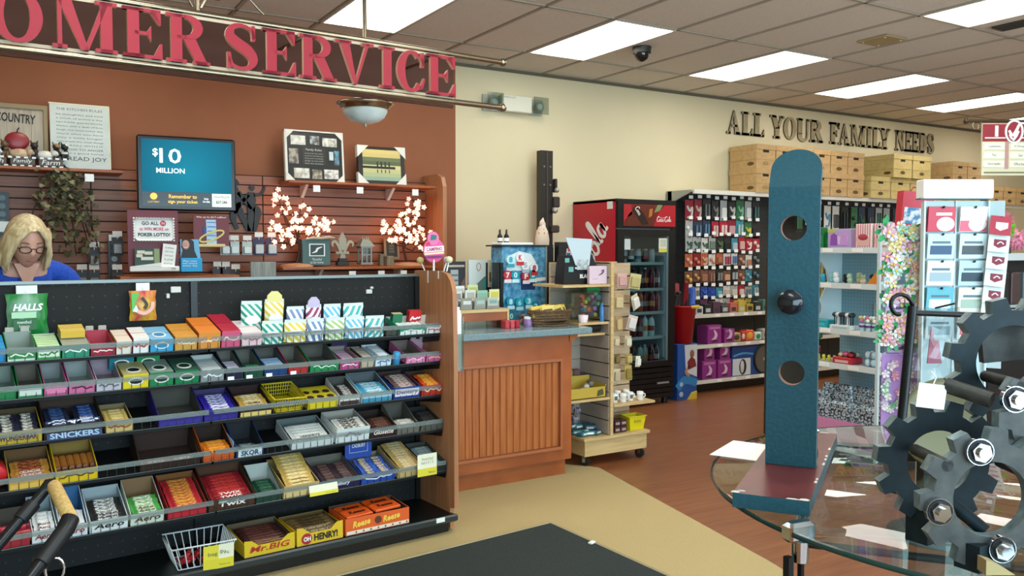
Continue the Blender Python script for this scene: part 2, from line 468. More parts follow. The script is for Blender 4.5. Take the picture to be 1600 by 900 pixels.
# ================================================================ the room
ZC = 3.2; YB = 6.86
XL, XR, YF = -3.2, 13.6, -2.1
M_floor = noise_mat('wood_look_floor', '744426', '925c38', (2.2, 26, 1), 0.34, 0.0, 5, 0.3, 0.72)
M_beige = noise_mat('beige_paint', 'd4c6a2', 'd7c9a6', (1.5, 1.5, 1.5), 0.85)
M_brown = noise_mat('brown_paint', '8c5334', '915737', (3, 3, 3), 0.8)
M_tile = noise_mat('ceiling_tile', 'd2c8ba', 'dcd2c4', (90, 90, 90), 0.95, 0.25, 3)
M_grid = mat('a89c8a', 0.8)
M_carpet = noise_mat('beige_carpet', 'a48f5f', 'b9a575', (260, 260, 260), 0.95, 0.35, 2)
M_matgrey = noise_mat('charcoal_mat', '17201f', '29322f', (240, 240, 240), 0.95, 0.4, 2)

structure('floor', G().box(XL, YF, -0.1, XR, YB, 0), M_floor)
wb = structure('wall_back', G().box(3.575, YB, 0, XR, YB + 0.1, ZC + .15), M_beige)
structure('brown_paint_area', G().box(XL, YB - 0.002, 0, 3.575, YB + 0.1, ZC + .15), M_brown, wb)
structure('wall_left', G().box(XL - 0.1, YF, 0, XL, YB, ZC + .15), M_beige)
structure('wall_right', G().box(XR, YF, 0, XR + 0.1, YB, ZC + .15), M_beige)
g = G()
g.box(XL, YF - 0.1, 0, XR, YF, 0.4).box(XL, YF - 0.1, 2.7, XR, YF, ZC + .15).box(XL, YF - 0.1, 0.4, -1.7, YF, 2.7).box(6.1, YF - 0.1, 0.4, XR, YF, 2.7)
structure('wall_front', g, M_beige)
g = G()
for x in (-1.7, 0.25, 2.2, 4.15, 6.04): g.box(x, YF - 0.08, 0.4, x + 0.06, YF - 0.02, 2.7)
g.box(-1.7, YF - 0.08, 0.4, 6.1, YF - 0.02, 0.46).box(-1.7, YF - 0.08, 2.64, 6.1, YF - 0.02, 2.7)
w1 = structure('window_1', g, mat('6d7072', 0.4, 0.6))
for x in (-1.64, 0.31, 2.26, 4.21): put('pane', G().box(x, YF - 0.055, 0.46, x + 1.89, YF - 0.049, 2.64), M_glass, w1)

structure('trim_1', G().box(3.57, YB - 0.012, ZC - 0.03, XR, YB, ZC).box(XL, YB - 0.012, ZC - 0.03, 3.57, YB, ZC), mat('6e6454', 0.9, spec=.1))
structure('baseboard_back', G().box(3.6, YB - 0.012, 0, XR, YB, 0.1), mat('4a2c1c', 0.5))

# ceiling: a slab with lay-in tiles (0.61 x 1.22 m) in a T-bar grid; ceiling lights fill some cells
ceil = structure('ceiling', G().box(XL, YF, ZC + 0.05, XR, YB, ZC + 0.15), mat('a89c8c', 0.9))
GX0, GY0, TX, TY = 2.085, 4.968, 0.611, 1.219
lights = set()
for k in range(-1, 6): lights.add((3 * k, 0))
for k in range(-1, 6): lights.add((3 * k, -2)); lights.add((3 * k, -4))
g = G()
nx0, nx1 = -8, 18
for i in range(nx0, nx1 + 2): g.box(GX0 + i * TX - 0.012, YF, ZC - 0.004, GX0 + i * TX + 0.012, YB, ZC + 0.02)
for j in range(-6, 3): g.box(XL, GY0 + j * TY - 0.012, ZC - 0.004, XR, GY0 + j * TY + 0.012, ZC + 0.019)
put('ceiling_grid', g, M_grid, ceil)
tile_me = {}
def tile_mesh(w, l):
    k = (round(w, 2), round(l, 2))
    if k not in tile_me:
        q = 0.008
        gg = G()
        gg._add([(0.012, 0.012, 0.012), (w - 0.012, 0.012, 0.012), (w - 0.012, l - 0.012, 0.012), (0.012, l - 0.012, 0.012),
                 (0.012 + q, 0.012 + q, 0.004), (w - 0.012 - q, 0.012 + q, 0.004), (w - 0.012 - q, l - 0.012 - q, 0.004), (0.012 + q, l - 0.012 - q, 0.004)],
                [(0, 1, 5, 4), (1, 2, 6, 5), (2, 3, 7, 6), (3, 0, 4, 7), (4, 5, 6, 7)], 0)
        tile_me[k] = gg.mesh('ceiling_tile', [M_tile])
    return tile_me[k]
vent_cell = (6, -1)
for i in range(nx0, nx1):
    for j in range(-6, 2):
        x0 = GX0 + i * TX; y0 = GY0 + j * TY
        y1 = min(y0 + TY, YB); x1 = min(x0 + TX, XR)
        if (i, j) in lights or y1 <= y0 + 0.1 or x0 < XL or x1 <= x0: continue
        if y0 < YF: continue
        link('ceiling_tile', tile_mesh(x1 - x0, y1 - y0), ceil, T(x0, y0, ZC))
M_panel = mat('fdfcf4', 0.5, 0, PANEL_EMIT)
LBL_ROW = {0: 'row along the back wall', -2: 'middle row of the shop', -4: 'row by the shop windows'}
ORD = ['first', 'second', 'third', 'fourth', 'fifth', 'sixth', 'seventh']
for (i, j) in sorted(lights):
    x0 = GX0 + i * TX; y0 = GY0 + j * TY
    if x0 < XL or x0 + TX > XR or y0 < YF: continue
    t = thing('ceiling_light', 'white fluorescent ceiling panel, %s from the customer-service end in the %s' % (ORD[i // 3 + 1], LBL_ROW[j]), 'ceiling light', (x0, y0, ZC), 0, 'ceiling light panels')
    g = G().box(0.004, 0.004, -0.008, TX - 0.004, 0.022, 0.03).box(0.004, TY - 0.022, -0.008, TX - 0.004, TY - 0.004, 0.03).box(0.004, 0.022, -0.008, 0.022, TY - 0.022, 0.03).box(TX - 0.022, 0.022, -0.008, TX - 0.004, TY - 0.022, 0.03)
    put('frame', g, mat('d8d2c4', 0.5), t)
    put('diffuser', G().box(0.022, 0.022, 0.002, TX - 0.022, TY - 0.022, 0.012), M_panel, t)

# square vent in a tile and the round camera dome
t = thing('ceiling_vent', 'square tan perforated speaker cover set in the ceiling tiles', 'vent', (6.155, 4.335, ZC))
put('cover', G().rbox(-0.14, -0.14, -0.012, 0.14, 0.14, 0.003, 0.006), mat('a89468', 0.7), t)
g = G()
for x, y in ((-.1, -.1), (.1, -.1), (.1, .1), (-.1, .1)): g.cyl((x, y, -0.016), (x, y, -0.010), 0.008, n=8)
put('screw', g, M_white, t)
t = thing('air_grille', 'dark louvred ceiling grille beside the light over the aisle', 'vent', (6.60, 3.12, ZC))
g = G().box(-0.09, -0.55, -0.01, 0.09, -0.53, 0.0).box(-0.09, 0.53, -0.01, 0.09, 0.55, 0.0)
put('frame', g, mat('8d8676', 0.6), t)
g = G()
for k in range(5): g.box(-0.085 + k * 0.037, -0.53, -0.012, -0.066 + k * 0.037, 0.53, 0.0)
put('louvre', g, mat('3c3a36', 0.6), t)
t = thing('security_camera', 'small dark dome camera under the ceiling near the back wall', 'camera', (4.657, 5.543, 3.200))
put('mount', G().cyl((0, 0, -0.05), (0, 0, 0.001), 0.075, 0.08, 18), mat('2b2724', 0.5), t)
put('dome', G().lathe([(0.062, -0.05), (0.06, -0.075), (0.045, -0.10), (0.02, -0.117), (0.001, -0.12)], n=16), mat('15110f', 0.08), t)
put('lens_ring', G().tube([(0.048 * math.cos(a) - 0.0, 0.048 * math.sin(a), -0.062) for a in [PI * k / 8 for k in range(9, 16)]], 0.012, 6), M_white, t)

# carpet strip and mat on the floor
def slab(name, poly, z0, z1, m, label, cat):
    o = put(name, G().prism(poly, z1, z0, 'xy'), m)
    return tag(o, label, cat)
slab('carpet_runner', [(-1.6, 2.35), (3.08, 2.60), (3.12, 2.755), (3.475, 4.56), (3.20, 4.92), (-1.6, 4.92)], 0.0, 0.008, M_carpet, 'beige carpet strip on the floor before the service counter', 'carpet')
slab('floor_mat', [(2.519, 3.735), (0.35, 3.53), (0.45, 1.9), (2.60, 2.0)], 0.008, 0.018, M_matgrey, 'charcoal entrance mat lying on the beige carpet', 'mat')
o = put('mat_edging', G().tube([(0.35, 3.535, 0.013), (2.523, 3.74, 0.013), (2.604, 2.0, 0.013)], 0.012, 6), mat('a39470', 0.8), bpy.data.objects['floor_mat'])
tag(put('paper_scrap', G().rbox(-0.02, -0.012, 0, 0.02, 0.012, 0.01, 0.003), M_white, None, T(2.519, 3.36, 0.018, 0.4)), 'tiny white scrap lying at the edge of the charcoal mat', 'litter')

# ================================================================ brown slat wall and its fixtures
SY = 6.78
M_slat = noise_mat('slat_wood', '864a2a', '985834', (3, 40, 60), 0.45, 0.02)
sw = structure('wall_slatwall', G().box(-1.6, SY + 0.012, 0.2, 3.235, YB, 2.09), mat('3a1c0e', 0.8))
for k in range(24):
    z = 0.262 + k * 0.0762
    for (a, b) in ((-1.6, -0.68), (-0.675, 0.62 - 0.05), (0.575, 1.80), (1.805, 3.235)):
        gg = G().box(a + 0.002, SY, z, b - 0.002, SY + 0.018, z + 0.0665)
        o = put('slat', gg, M_slat, sw)
def wall_shelf(x0, x1, z, y0, label, brackets, t=0.022):
    o = thing('wall_shelf', label, 'shelf', ((x0 + x1) / 2, SY, z))
    h = (x1 - x0) / 2
    put('board', G().rbox(-h, y0 - SY, -t, h, -0.001, 0, 0.004), M_oak, o)
    for b in brackets:
        put('bracket', G().prism([(-0.16, -t), (-0.001, -t), (-0.001, -0.12), (-0.03, -0.12)], b - 0.012, b + 0.012, 'yz'), mat('d8d4cc', 0.4), o)
    return o
def shelf_ticket(o, x, y, z): put('price_tag', G().box(x - 0.028, y - 0.004, z - 0.028, x + 0.028, y, z + 0.024), M_white, o)
s1 = wall_shelf(-1.0, 0.76, 2.056, 6.50, 'cherry shelf on the slat wall carrying the country signs', (-0.55, 0.58))
s2 = wall_shelf(1.93, 3.20, 2.042, 6.50, 'cherry shelf on the slat wall under two wrapped picture frames', (-0.45, 0.30))
s3 = wall_shelf(1.87, 3.20, 1.362, 6.48, 'long cherry shelf holding the lit blossom trees and lantern', (-0.3, 0.4))
for o, L in ((s1, (-0.42, 0.66)), (s2, (-0.42, 0.43, -0.06)), (s3, (-0.1, 0.15, 0.35))):
    for x in L: shelf_ticket(o, x, -0.30, -0.06)
s4 = wall_shelf(0.70, 1.50, 1.315, 6.30, 'short cherry shelf under the lottery posters', (-0.3, 0.3))
t = thing('wall_end_panel', 'upright cherry end panel closing the slat wall by the beige wall', 'panel', (3.255, SY, 0))
pr = [(0.07, 0.2), (0.07, 2.15), (-0.22, 2.15), (-0.30, 2.12), (-0.335, 2.04), (-0.335, 0.2)]
put('board', G().prism(pr, -0.018, 0.018, 'yz'), M_oakend, t)

# TV on a wall arm
t = thing('television', 'flat screen showing a ten million jackpot above the posters', 'television', (1.175, 6.44, 2.045), -0.06)
put('casing', G().rbox(-0.335, 0, -0.265, 0.335, 0.055, 0.268, 0.012), mat('141414', 0.3), t)
m = bpy.data.materials.new('screen_teal'); m.use_nodes = True
nt = m.node_tree; b = nt.nodes['Principled BSDF']; b.inputs['Roughness'].default_value = 0.6; b.inputs['Specular IOR Level'].default_value = 0.08
tc = nt.nodes.new('ShaderNodeTexCoord'); gr = nt.nodes.new('ShaderNodeTexGradient'); gr.gradient_type = 'SPHERICAL'
mp = nt.nodes.new('ShaderNodeMapping'); mp.inputs['Scale'].default_value = (2.2, 0, 2.2)
rp = nt.nodes.new('ShaderNodeValToRGB'); rp.color_ramp.elements[0].color = rgb('04546f'); rp.color_ramp.elements[1].color = rgb('1088a2')
nt.links.new(tc.outputs['Object'], mp.inputs[0]); nt.links.new(mp.outputs[0], gr.inputs[0]); nt.links.new(gr.outputs[0], rp.inputs[0])
nt.links.new(rp.outputs[0], b.inputs['Emission Color']); b.inputs['Emission Strength'].default_value = 0.9; b.inputs['Base Color'].default_value = (0.01, 0.03, 0.04, 1)
put('screen', G().box(-0.305, -0.004, -0.13, 0.305, 0.001, 0.24), m, t)
put('caption_bar', G().box(-0.305, -0.004, -0.235, 0.305, 0.001, -0.132), mat('07080a', 0.25), t)
put('info_box', G().box(0.165, -0.006, -0.232, 0.30, 0.0, -0.136), mat('cfdccf', 0.3, 0, 0.6), t)
Mt = mat('eaf4f2', 0.4, 0, 1.0); Mg = mat('e0b040', 0.4, 0, 0.8); Mk = mat('101010', 0.6)
text('$', t, -0.215, -0.006, 0.145, 0.035, 0.06, Mt, bold=0.02); text('10', t, -0.115, -0.006, 0.125, 0.145, 0.105, Mt, bold=0.01)
text('MILLION', t, -0.115, -0.006, 0.02, 0.19, 0.036, Mt, bold=0.01)
text('Remember to', t, -0.035, -0.006, -0.163, 0.19, 0.028, Mg, bold=0.02); text('sign your ticket', t, -0.035, -0.006, -0.203, 0.20, 0.030, Mg, bold=0.02)
text('ON $ MILLION', t, 0.232, -0.008, -0.16, 0.11, 0.016, Mk); text('$27,286', t, 0.232, -0.008, -0.198, 0.08, 0.024, Mk, bold=0.02)
text('On-line\ndraw tickets', t, 0.125, -0.006, -0.185, 0.05, 0.035, Mt)
put('coin_emblem', G().cyl((-0.23, -0.006, -0.165), (-0.23, 0, -0.165), 0.024, n=20), Mg, t)
text('LOTTERY', t, -0.23, -0.006, -0.205, 0.075, 0.012, Mg)
put('wall_arm', G().cyl((0, 0.05, 0), (0, 0.33, -0.02), 0.03).box(-0.1, 0.30, -0.1, 0.1, 0.338, 0.1), M_blackmetal, t)

# ---- signs and ornaments on the upper shelf
t = thing('country_sign', 'wooden plank sign with a red apple below the word country', 'sign', (0.129, 6.660, 2.127), 0)
for k in range(5): put('plank', G().box(-0.21 + k * 0.072, 0, 0, -0.14 + k * 0.072, 0.02, 0.33), noise_mat('sign_plank', 'a39684', 'b5a894', (40, 40, 4), 0.8) if k == 0 else bpy.data.materials['sign_plank'], t)
put('frame', G().box(-0.235, -0.012, 0.33, 0.175, 0.025, 0.36).box(0.15, -0.012, 0, 0.175, 0.025, 0.33).box(-0.235, -0.012, 0, -0.21, 0.025, 0.33), mat('8f7d5c', 0.7), t)
text('COUNTRY', t, -0.015, -0.003, 0.265, 0.235, 0.062, Mk, bold=0.02, tilt=-0.05)
put('apple', G().ball((-0.01, -0.004, 0.11), (0.075, 0.014, 0.062), 16, 8), mat('8e1f22', 0.35), t)
put('apple_stem', G().tube([(-0.01, -0.01, 0.165), (-0.006, -0.012, 0.185), (0.004, -0.012, 0.20)], 0.004, 6), Mk, t)
t = thing('verse_board', 'tall pale board of grey verses ending in spread joy, leaning on the shelf', 'sign', (0.500, 6.600, 2.053), 0, mw=T(*(0.500, 6.600, 2.053), 0, -0.10))
put('panel', G().rbox(-0.185, 0, 0, 0.185, 0.022, 0.46, 0.004), noise_mat('pale_board', 'b9bfb8', 'c6cbc4', (5, 5, 5), 0.8), t)
put('edge', G().box(-0.19, -0.002, 0.457, 0.19, 0.024, 0.466).box(0.184, -0.002, 0, 0.191, 0.024, 0.46), mat('d9cfae', 0.7), t)
Mgr = mat('77786f', 0.8)
for k, l in enumerate(['THE KITCHEN RULES', 'be thoughtful and kind', 'a pinch of praise a day', 'sprinkle generously', 'always with a dash of love', 'laugh out loud every day', 'share what you have', 'stay a little longer', 'appreciate the small things', 'JUST ROLL WITH IT', 'BE SLOW TO ANGER', 'create a good home']):
    text(l, t, 0.0, -0.002, 0.425 - k * 0.027 - (0.012 if k else 0), 0.29, 0.014 if k else 0.017, Mgr)
text('SPREAD JOY', t, 0.015, -0.002, 0.075, 0.30, 0.036, mat('5e5e58', 0.8))
t = thing('farm_figurine', 'row of farm animal figures on blocks lettered faith family farm', 'figurine', (0.181, 6.535, 2.050), 0)
put('base', G().box(-0.29, -0.025, 0, 0.235, 0.025, 0.012), mat('2a2522', 0.6), t)
for k in range(3):
    x = -0.2 + k * 0.165
    put('block', G().rbox(x - 0.072, -0.028, 0.012, x + 0.072, 0.02, 0.062, 0.004), mat('574f48', 0.7), t)
    text(['Faith', 'Family', 'Farm'][k], t, x, -0.030, 0.038, 0.11, 0.032, M_white, shear=0.25)
g = G()
for k in range(11):
    for zz, o_ in ((0.002, 0), (0.058, 0.5)): g.box(-0.28 + (k + o_) * 0.046, -0.031, zz, -0.257 + (k + o_) * 0.046, -0.027, zz + 0.012)
put('check_pattern', g, M_white, t)
def small_animal(parent, x, c1, c2, pose, s=1.0):
    g = G()
    if pose == 'lie':
        g.ball((x, 0, 0.062 + 0.03 * s), (0.062 * s, 0.025, 0.032 * s), 12, 8).ball((x + 0.06 * s, -0.01, 0.10), (0.026, 0.02, 0.024), 10, 6).ball((x + 0.075 * s, -0.02, 0.095), (0.012, 0.012, 0.01), 8, 6)
        g.cyl((x + 0.05 * s, 0, 0.12), (x + 0.043 * s, 0, 0.137), 0.009, 0.002, 6).cyl((x + 0.07 * s, 0, 0.12), (x + 0.077 * s, 0, 0.137), 0.009, 0.002, 6)
    else:
        g.ball((x, 0, 0.10), (0.026, 0.022, 0.042), 10, 8).ball((x, -0.012, 0.148), (0.024, 0.022, 0.022), 10, 8).ball((x, -0.032, 0.14), (0.011, 0.012, 0.009), 8, 6)
        g.cyl((x - 0.014, -0.005, 0.162), (x - 0.022, -0.005, 0.183), 0.008, 0.002, 6).cyl((x + 0.014, -0.005, 0.162), (x + 0.022, -0.005, 0.183), 0.008, 0.002, 6)
        g.cyl((x - 0.012, -0.02, 0.062), (x - 0.012, -0.016, 0.10), 0.009, 0.008, 6).cyl((x + 0.012, -0.02, 0.062), (x + 0.012, -0.016, 0.10), 0.009, 0.008, 6)
    n = len(g.f)
    for k, f in enumerate(g.f):
        c = [sum(g.v[i][a] for i in f) / len(f) for a in range(3)]
        if math.sin(c[0] * 90 + c[2] * 70) + math.sin(c[2] * 120 - c[1] * 60) > 0.7: g.mi[k] = 1
    put('animal', g, [mat(c1, 0.6), mat(c2, 0.6)], parent)
small_animal(t, -0.235, 'cfd3d0', '1a1a1a', 'lie'); small_animal(t, -0.135, '6b4d2e', '141210', 'sit'); small_animal(t, -0.05, 'c8a888', 'b89474', 'lie'); small_animal(t, 0.035, '1c1714', '2c2420', 'sit', 1.1); small_animal(t, 0.10, 'd8d2c6', 'c8c2b4', 'lie', 0.9); small_animal(t, 0.165, '2a221c', '8a6a44', 'sit'); small_animal(t, 0.215, '1a1816', 'c8c4bc', 'sit')

# ivy garland hanging from the shelf
t = thing('ivy_garland', 'dusty dark ivy vine hanging down the slat wall below the country sign', 'plant', (0.363, 6.600, 2.064))
g = G(); rr = random.Random(5)
stems = []
for k in range(12):
    a = rr.uniform(-0.20, 0.22); L = rr.uniform(0.3, 0.66); ph = rr.uniform(0, 6)
    P = [(0.03 * math.sin(ph) + a * (j / 6) ** 0.7 * 1.0, -0.02 - 0.05 * math.sin(j * 0.6), -L * j / 6 + 0.02) for j in range(7)]
    stems.append(P); g.tube(P, 0.004, 5)
put('stem', g, mat('3a2a18', 0.8), t)
g = G()
def ivy_leaf(g, p, s, yaw, pit, mi):
    m = Matrix.Translation(p) @ Euler((pit, rr.uniform(-.5, .5), yaw)).to_matrix().to_4x4()
    pts = [(0, 0, 0), (.5, .0, .15), (.95, 0, .35), (.55, 0, .5), (.5, 0, 1), (0, -.12, 1.45), (-.5, 0, 1), (-.55, 0, .5), (-.95, 0, .35), (-.5, 0, .15)]
    P = [tuple(m @ Vector((a * s, b * s, -c * s))) for a, b, c in pts]
    g._add(P, [(0, 1, 2, 3), (0, 3, 4, 5), (0, 5, 6, 7), (0, 7, 8, 9)], mi)
for P in stems:
    for j in range(1, 7):
        for q in range(4):
            p = Vector(P[j]) + Vector((rr.uniform(-.06, .06), rr.uniform(-.06, .0), rr.uniform(-.05, .05)))
            ivy_leaf(g, p, rr.uniform(0.017, 0.034), rr.uniform(-1.2, 1.2), rr.uniform(-.9, .5), rr.choice((0, 0, 1, 1, 2)))
for q in range(70):
    p = Vector((rr.gauss(0.0, 0.09), rr.uniform(-.10, -.02), rr.gauss(-0.26, 0.15)))
    ivy_leaf(g, p, rr.uniform(0.02, 0.036), rr.uniform(-1.2, 1.2), rr.uniform(-.9, .5), rr.choice((0, 1, 1, 2)))
o = put('foliage', g, [mat('3b3a22', 0.6), mat('5a5232', 0.6), mat('7d7450', 0.6)], t); o['kind'] = 'stuff'

# two wrapped picture frames
def corner_pads(g, w, h, s, y0, y1):
    for a, b in ((-1, 0), (1, 0), (-1, 1), (1, 1)):
        x = a * (w / 2 + 0.006); z = -0.004 if b == 0 else h + 0.006
        dz = s if b == 0 else -s
        poly = [(x, z), (x - a * s, z), (x, z + dz)]
        g.prism(poly, y0, y1, 'xz')
t = thing('collage_frame', 'black photo collage frame with white corner protectors on the shelf', 'picture frame', mw=T(*(2.188, 6.620, 2.045), 0, -0.10))
put('frame', G().rbox(-0.225, 0, 0, 0.225, 0.03, 0.40, 0.005), mat('17150f', 0.35), t)
put('edge_wrap', G().box(-0.245, -0.004, 0, -0.225, 0.035, 0.41).box(0.225, -0.004, 0, 0.24, 0.035, 0.41).box(-0.245, -0.004, 0.40, 0.24, 0.035, 0.412), mat('d8d3c6', 0.7), t)
g = G(); corner_pads(g, 0.46, 0.405, 0.075, -0.007, 0.02); put('corner_protector', g, mat('ddd8cc', 0.7), t)
ph = [(-.135, .33, .12, .075, 'b9b5a4'), (0.0, .335, .075, .07, 'b4c0bd'), (.125, .325, .12, .07, '9a9484'), (-.175, .20, .075, .12, 'a99c8c'), (.135, .215, .035, .07, 'b8c8c8'), (.18, .20, .04, .12, '4f9cb8'), (-.115, .065, .125, .08, 'a89f8e'), (.01, .06, .08, .075, 'b3a98c'), (.13, .065, .12, .075, '8e8684')]
for k, (x, z, w, h, c) in enumerate(ph):
    o = put('photo', G().box(x - w / 2, -0.004, z - h / 2, x + w / 2, 0.001, z + h / 2), noise_mat('photo_print_%d' % k, c, '5a5148' if k % 2 else 'e0dccf', (26, 26, 26), 0.4, 0, 3, 0.4, 0.6), t)
put('quote_panel', G().box(-0.105, -0.003, 0.135, 0.085, 0.001, 0.275), mat('26241d', 0.5), t)
text('Family Rules', t, -0.01, -0.005, 0.255, 0.13, 0.022, mat('d0ccbc', 0.6))
for k, l in enumerate(['always help each other', 'say please and thank you', 'keep your promises', 'laugh at yourself', 'love one another']): text(l, t, -0.01, -0.005, 0.226 - k * 0.02, 0.15, 0.011, mat('b8b4a4', 0.6))
t = thing('landscape_frame', 'dark framed print of people on a dock with white corner protectors', 'picture frame', mw=T(*(2.761, 6.620, 2.048), 0, -0.10))
put('frame', G().rbox(-0.21, 0, 0, 0.21, 0.035, 0.315, 0.005), mat('1b130e', 0.35), t)
pc = ['8ea58c', 'a9b183', 'c0bb80', 'cfc58a', '55603c', '6a6e48', 'cdb973', 'd8c070']
for k, c in enumerate(pc): put('picture_band', G().box(-0.17, -0.003, 0.03 + k * 0.0325, 0.17, 0.001, 0.03 + (k + 1) * 0.0325), mat(c, 0.5), t)
put('dock', G().box(-0.17, -0.0045, 0.13, 0.12, 0.001, 0.15), mat('17170f', 0.5), t)
for k in range(4): put('painted_person', G().ball((-0.04 + k * 0.035, -0.004, 0.185), (0.006, 0.002, 0.007), 8, 6).box(-0.047 + k * 0.035, -0.005, 0.148, -0.033 + k * 0.035, -0.002, 0.18), mat('2b2f28', 0.5), t)
for k in range(4): put('reflection', G().box(-0.045 + k * 0.035, -0.0045, 0.095, -0.036 + k * 0.035, -0.002, 0.122), mat('3b4436', 0.5), t)
g = G(); corner_pads(g, 0.42, 0.315, 0.10, -0.008, 0.038); put('corner_protector', g, mat('e0dbd0', 0.7), t)

# two lit blossom trees
M_blos = mat('ffc9a0', 0.6, 0, 2.2); M_blos2 = mat('ffab98', 0.6, 0, 1.5)
gb = G()
for k in range(5):
    a = 2 * PI * k / 5
    gb._add([(0, 0, 0), (0.017 * math.cos(a - .5), 0.006, 0.017 * math.sin(a - .5)), (0.024 * math.cos(a), 0.011, 0.024 * math.sin(a)), (0.017 * math.cos(a + .5), 0.006, 0.017 * math.sin(a + .5)), (0, -0.008, 0)], [(0, 1, 2, 3), (4, 1, 2, 3)], 0)
gb.ball((0, -0.008, 0), 0.008, 8, 6)
bl1 = gb.mesh('blossom', [M_blos]); bl2 = gb.mesh('blossom', [M_blos2])
def blossom_tree(loc, label, spread, seed):
    r2 = random.Random(seed)
    t = thing('blossom_tree', label, 'lamp', loc, 0, 'lit blossom trees')
    put('base', G().lathe([(0.13, 0), (0.13, 0.012), (0.10, 0.022), (0.02, 0.03), (0.001, 0.032)], n=18), mat('b9825c', 0.6), t)
    g = G()
    g.tube([(0, 0, 0.02), (spread[0] * .12 , 0, 0.16), (0.0, 0, 0.28), (-0.02, 0, 0.44)], [0.012, 0.010, 0.008, 0.006], 7)
    tips = []
    for (x, z, n) in spread[1]:
        z *= .88
        P = [(spread[0] * .08, 0, 0.15 + 0.1 * r2.random()), (x * .45, r2.uniform(-.03, .03), z * .55), (x * .8, r2.uniform(-.05, .05), z * .85), (x, r2.uniform(-.05, .05), z)]
        g.tube(P, [0.007, 0.006, 0.004, 0.003], 5); tips.append((P, n))
    put('branch', g, mat('3a1c12', 0.7), t)
    for P, n in tips:
        for k in range(n):
            q = r2.uniform(0.45, 1.0) * 3; j = min(int(q), 2); f = q - j
            p = Vector(P[j]).lerp(Vector(P[j + 1]), f) + Vector((r2.gauss(0, .035), r2.uniform(-.06, .02), r2.gauss(0, .035)))
            link('blossom', r2.choice((bl1, bl1, bl2)), t, T(p.x, p.y, p.z, r2.uniform(-.6, .6), r2.uniform(-.5, .5), r2.uniform(0, 6)))
    return t
blossom_tree((2.02, 6.62, 1.362), 'lit blossom tree with pink-white petals beside the silhouettes and teal box', (0.3, [(-0.17, .70, 9), (-0.19, .36, 10), (-0.10, .58, 8), (0.05, .60, 9), (0.20, .42, 10), (0.26, .40, 9), (0.13, .36, 9), (-0.08, .30, 8), (0.02, .40, 6)]), 3)
blossom_tree((2.98, 6.62, 1.362), 'lit blossom tree with pink-white petals against the wooden end panel', (-0.3, [(0.06, .66, 9), (-0.02, .58, 9), (-0.18, .42, 11), (-0.20, .36, 8), (0.0, .44, 10), (0.12, .38, 10), (0.12, .26, 7), (-0.06, .34, 8), (0.10, .60, 5)]), 8)

# ornaments on the long lower shelf
t = thing('teal_gift_box', 'teal grey box with a white framed leaf print on its front', 'box', (2.173, 6.580, 1.372))
put('box', G().rbox(-0.115, 0, 0, 0.115, 0.12, 0.21, 0.005), mat('4d6a68', 0.7), t)
put('label_frame', G().box(-0.062, -0.003, 0.075, 0.068, 0, 0.175), M_white, t); put('label_print', G().box(-0.052, -0.005, 0.083, 0.058, 0, 0.167), mat('2e4444', 0.6), t)
put('leaf_mark', G().ribbon([(-0.04, 0.10), (-0.005, 0.115), (0.005, 0.135), (0.045, 0.150)], [0.003, 0.016, 0.016, 0.003], -0.007, 0), M_white, t)
text('Thankful\nto be home', t, 0.0, -0.003, 0.038, 0.11, 0.042, M_white)
put('draped_ribbon', G().tube([(-0.09, -0.01, 0.212), (-0.03, -0.012, 0.222), (0.03, -0.012, 0.218), (0.10, -0.01, 0.228), (0.15, -0.01, 0.222)], [0.006, 0.012, 0.010, 0.012, 0.005], 7), mat('b8ab94', 0.7), t)
t = thing('fleur_de_lis', 'pale carved fleur-de-lis ornament standing on a dark stepped plinth', 'ornament', (2.384, 6.570, 1.370))
g = G()
g.prism([(0, .115), (.028, .16), (.032, .21), (0, .275), (-.032, .21), (-.028, .16)], -0.014, 0.014, 'xz')
for s_ in (-1, 1): g.ribbon([(s_ * .012, .10), (s_ * .035, .16), (s_ * .062, .195), (s_ * .088, .18), (s_ * .082, .155)], [.018, .024, .024, .018, .010], -0.012, 0.012)
g.box(-.045, -.016, .095, .045, .016, .112); g.prism([(-.018, .095), (.018, .095), (.03, .03), (-.03, .03)][::-1], -0.012, 0.012, 'xz')
for s_ in (-1, 1): g.ball((s_ * .045, 0, .10), .015, 8, 6)
put('carving', g, mat('a39c88', 0.7), t)
put('plinth', G().rbox(-.05, -.03, 0, .05, .03, .032, .004).rbox(-.035, -.022, .03, .035, .022, .06, .004), mat('28241f', 0.6), t)
t = thing('metal_lantern', 'small galvanised lantern with a pitched roof between ornament and candles', 'lantern', (2.573, 6.560, 1.379))
g = G()
for x, y in ((-.045, -.045), (.035, -.045), (-.045, .035), (.035, .035)): g.box(x, y, .012, x + .010, y + .010, .135)
g.box(-.052, -.052, 0, .052, .052, .014).box(-.052, -.052, .135, .052, .052, .147).box(-.045, -.047, .075, .045, -.042, .082).box(-.003, -.047, .014, .003, -.042, .135)
put('frame', g, mat('8e9188', 0.45, 0.7), t)
g = G()
P = [(-.066, -.066, .147), (.066, -.066, .147), (.066, .066, .147), (-.066, .066, .147), (-.028, -.028, .205), (.028, -.028, .205), (.028, .028, .205), (-.028, .028, .205)]
g._add(P, [(0, 1, 5, 4), (1, 2, 6, 5), (2, 3, 7, 6), (3, 0, 4, 7), (4, 5, 6, 7)], 0)
for k in range(4):
    x = -.024 + k * .016; g.cyl((x, -.02, .2), (x, -.02, .228), .006, .003, 6)
put('roof', g, mat('9a9d92', 0.4, 0.7), t)
put('pane', G().box(-.044, -.040, .014, .044, -.037, .135), M_acrylic, t)
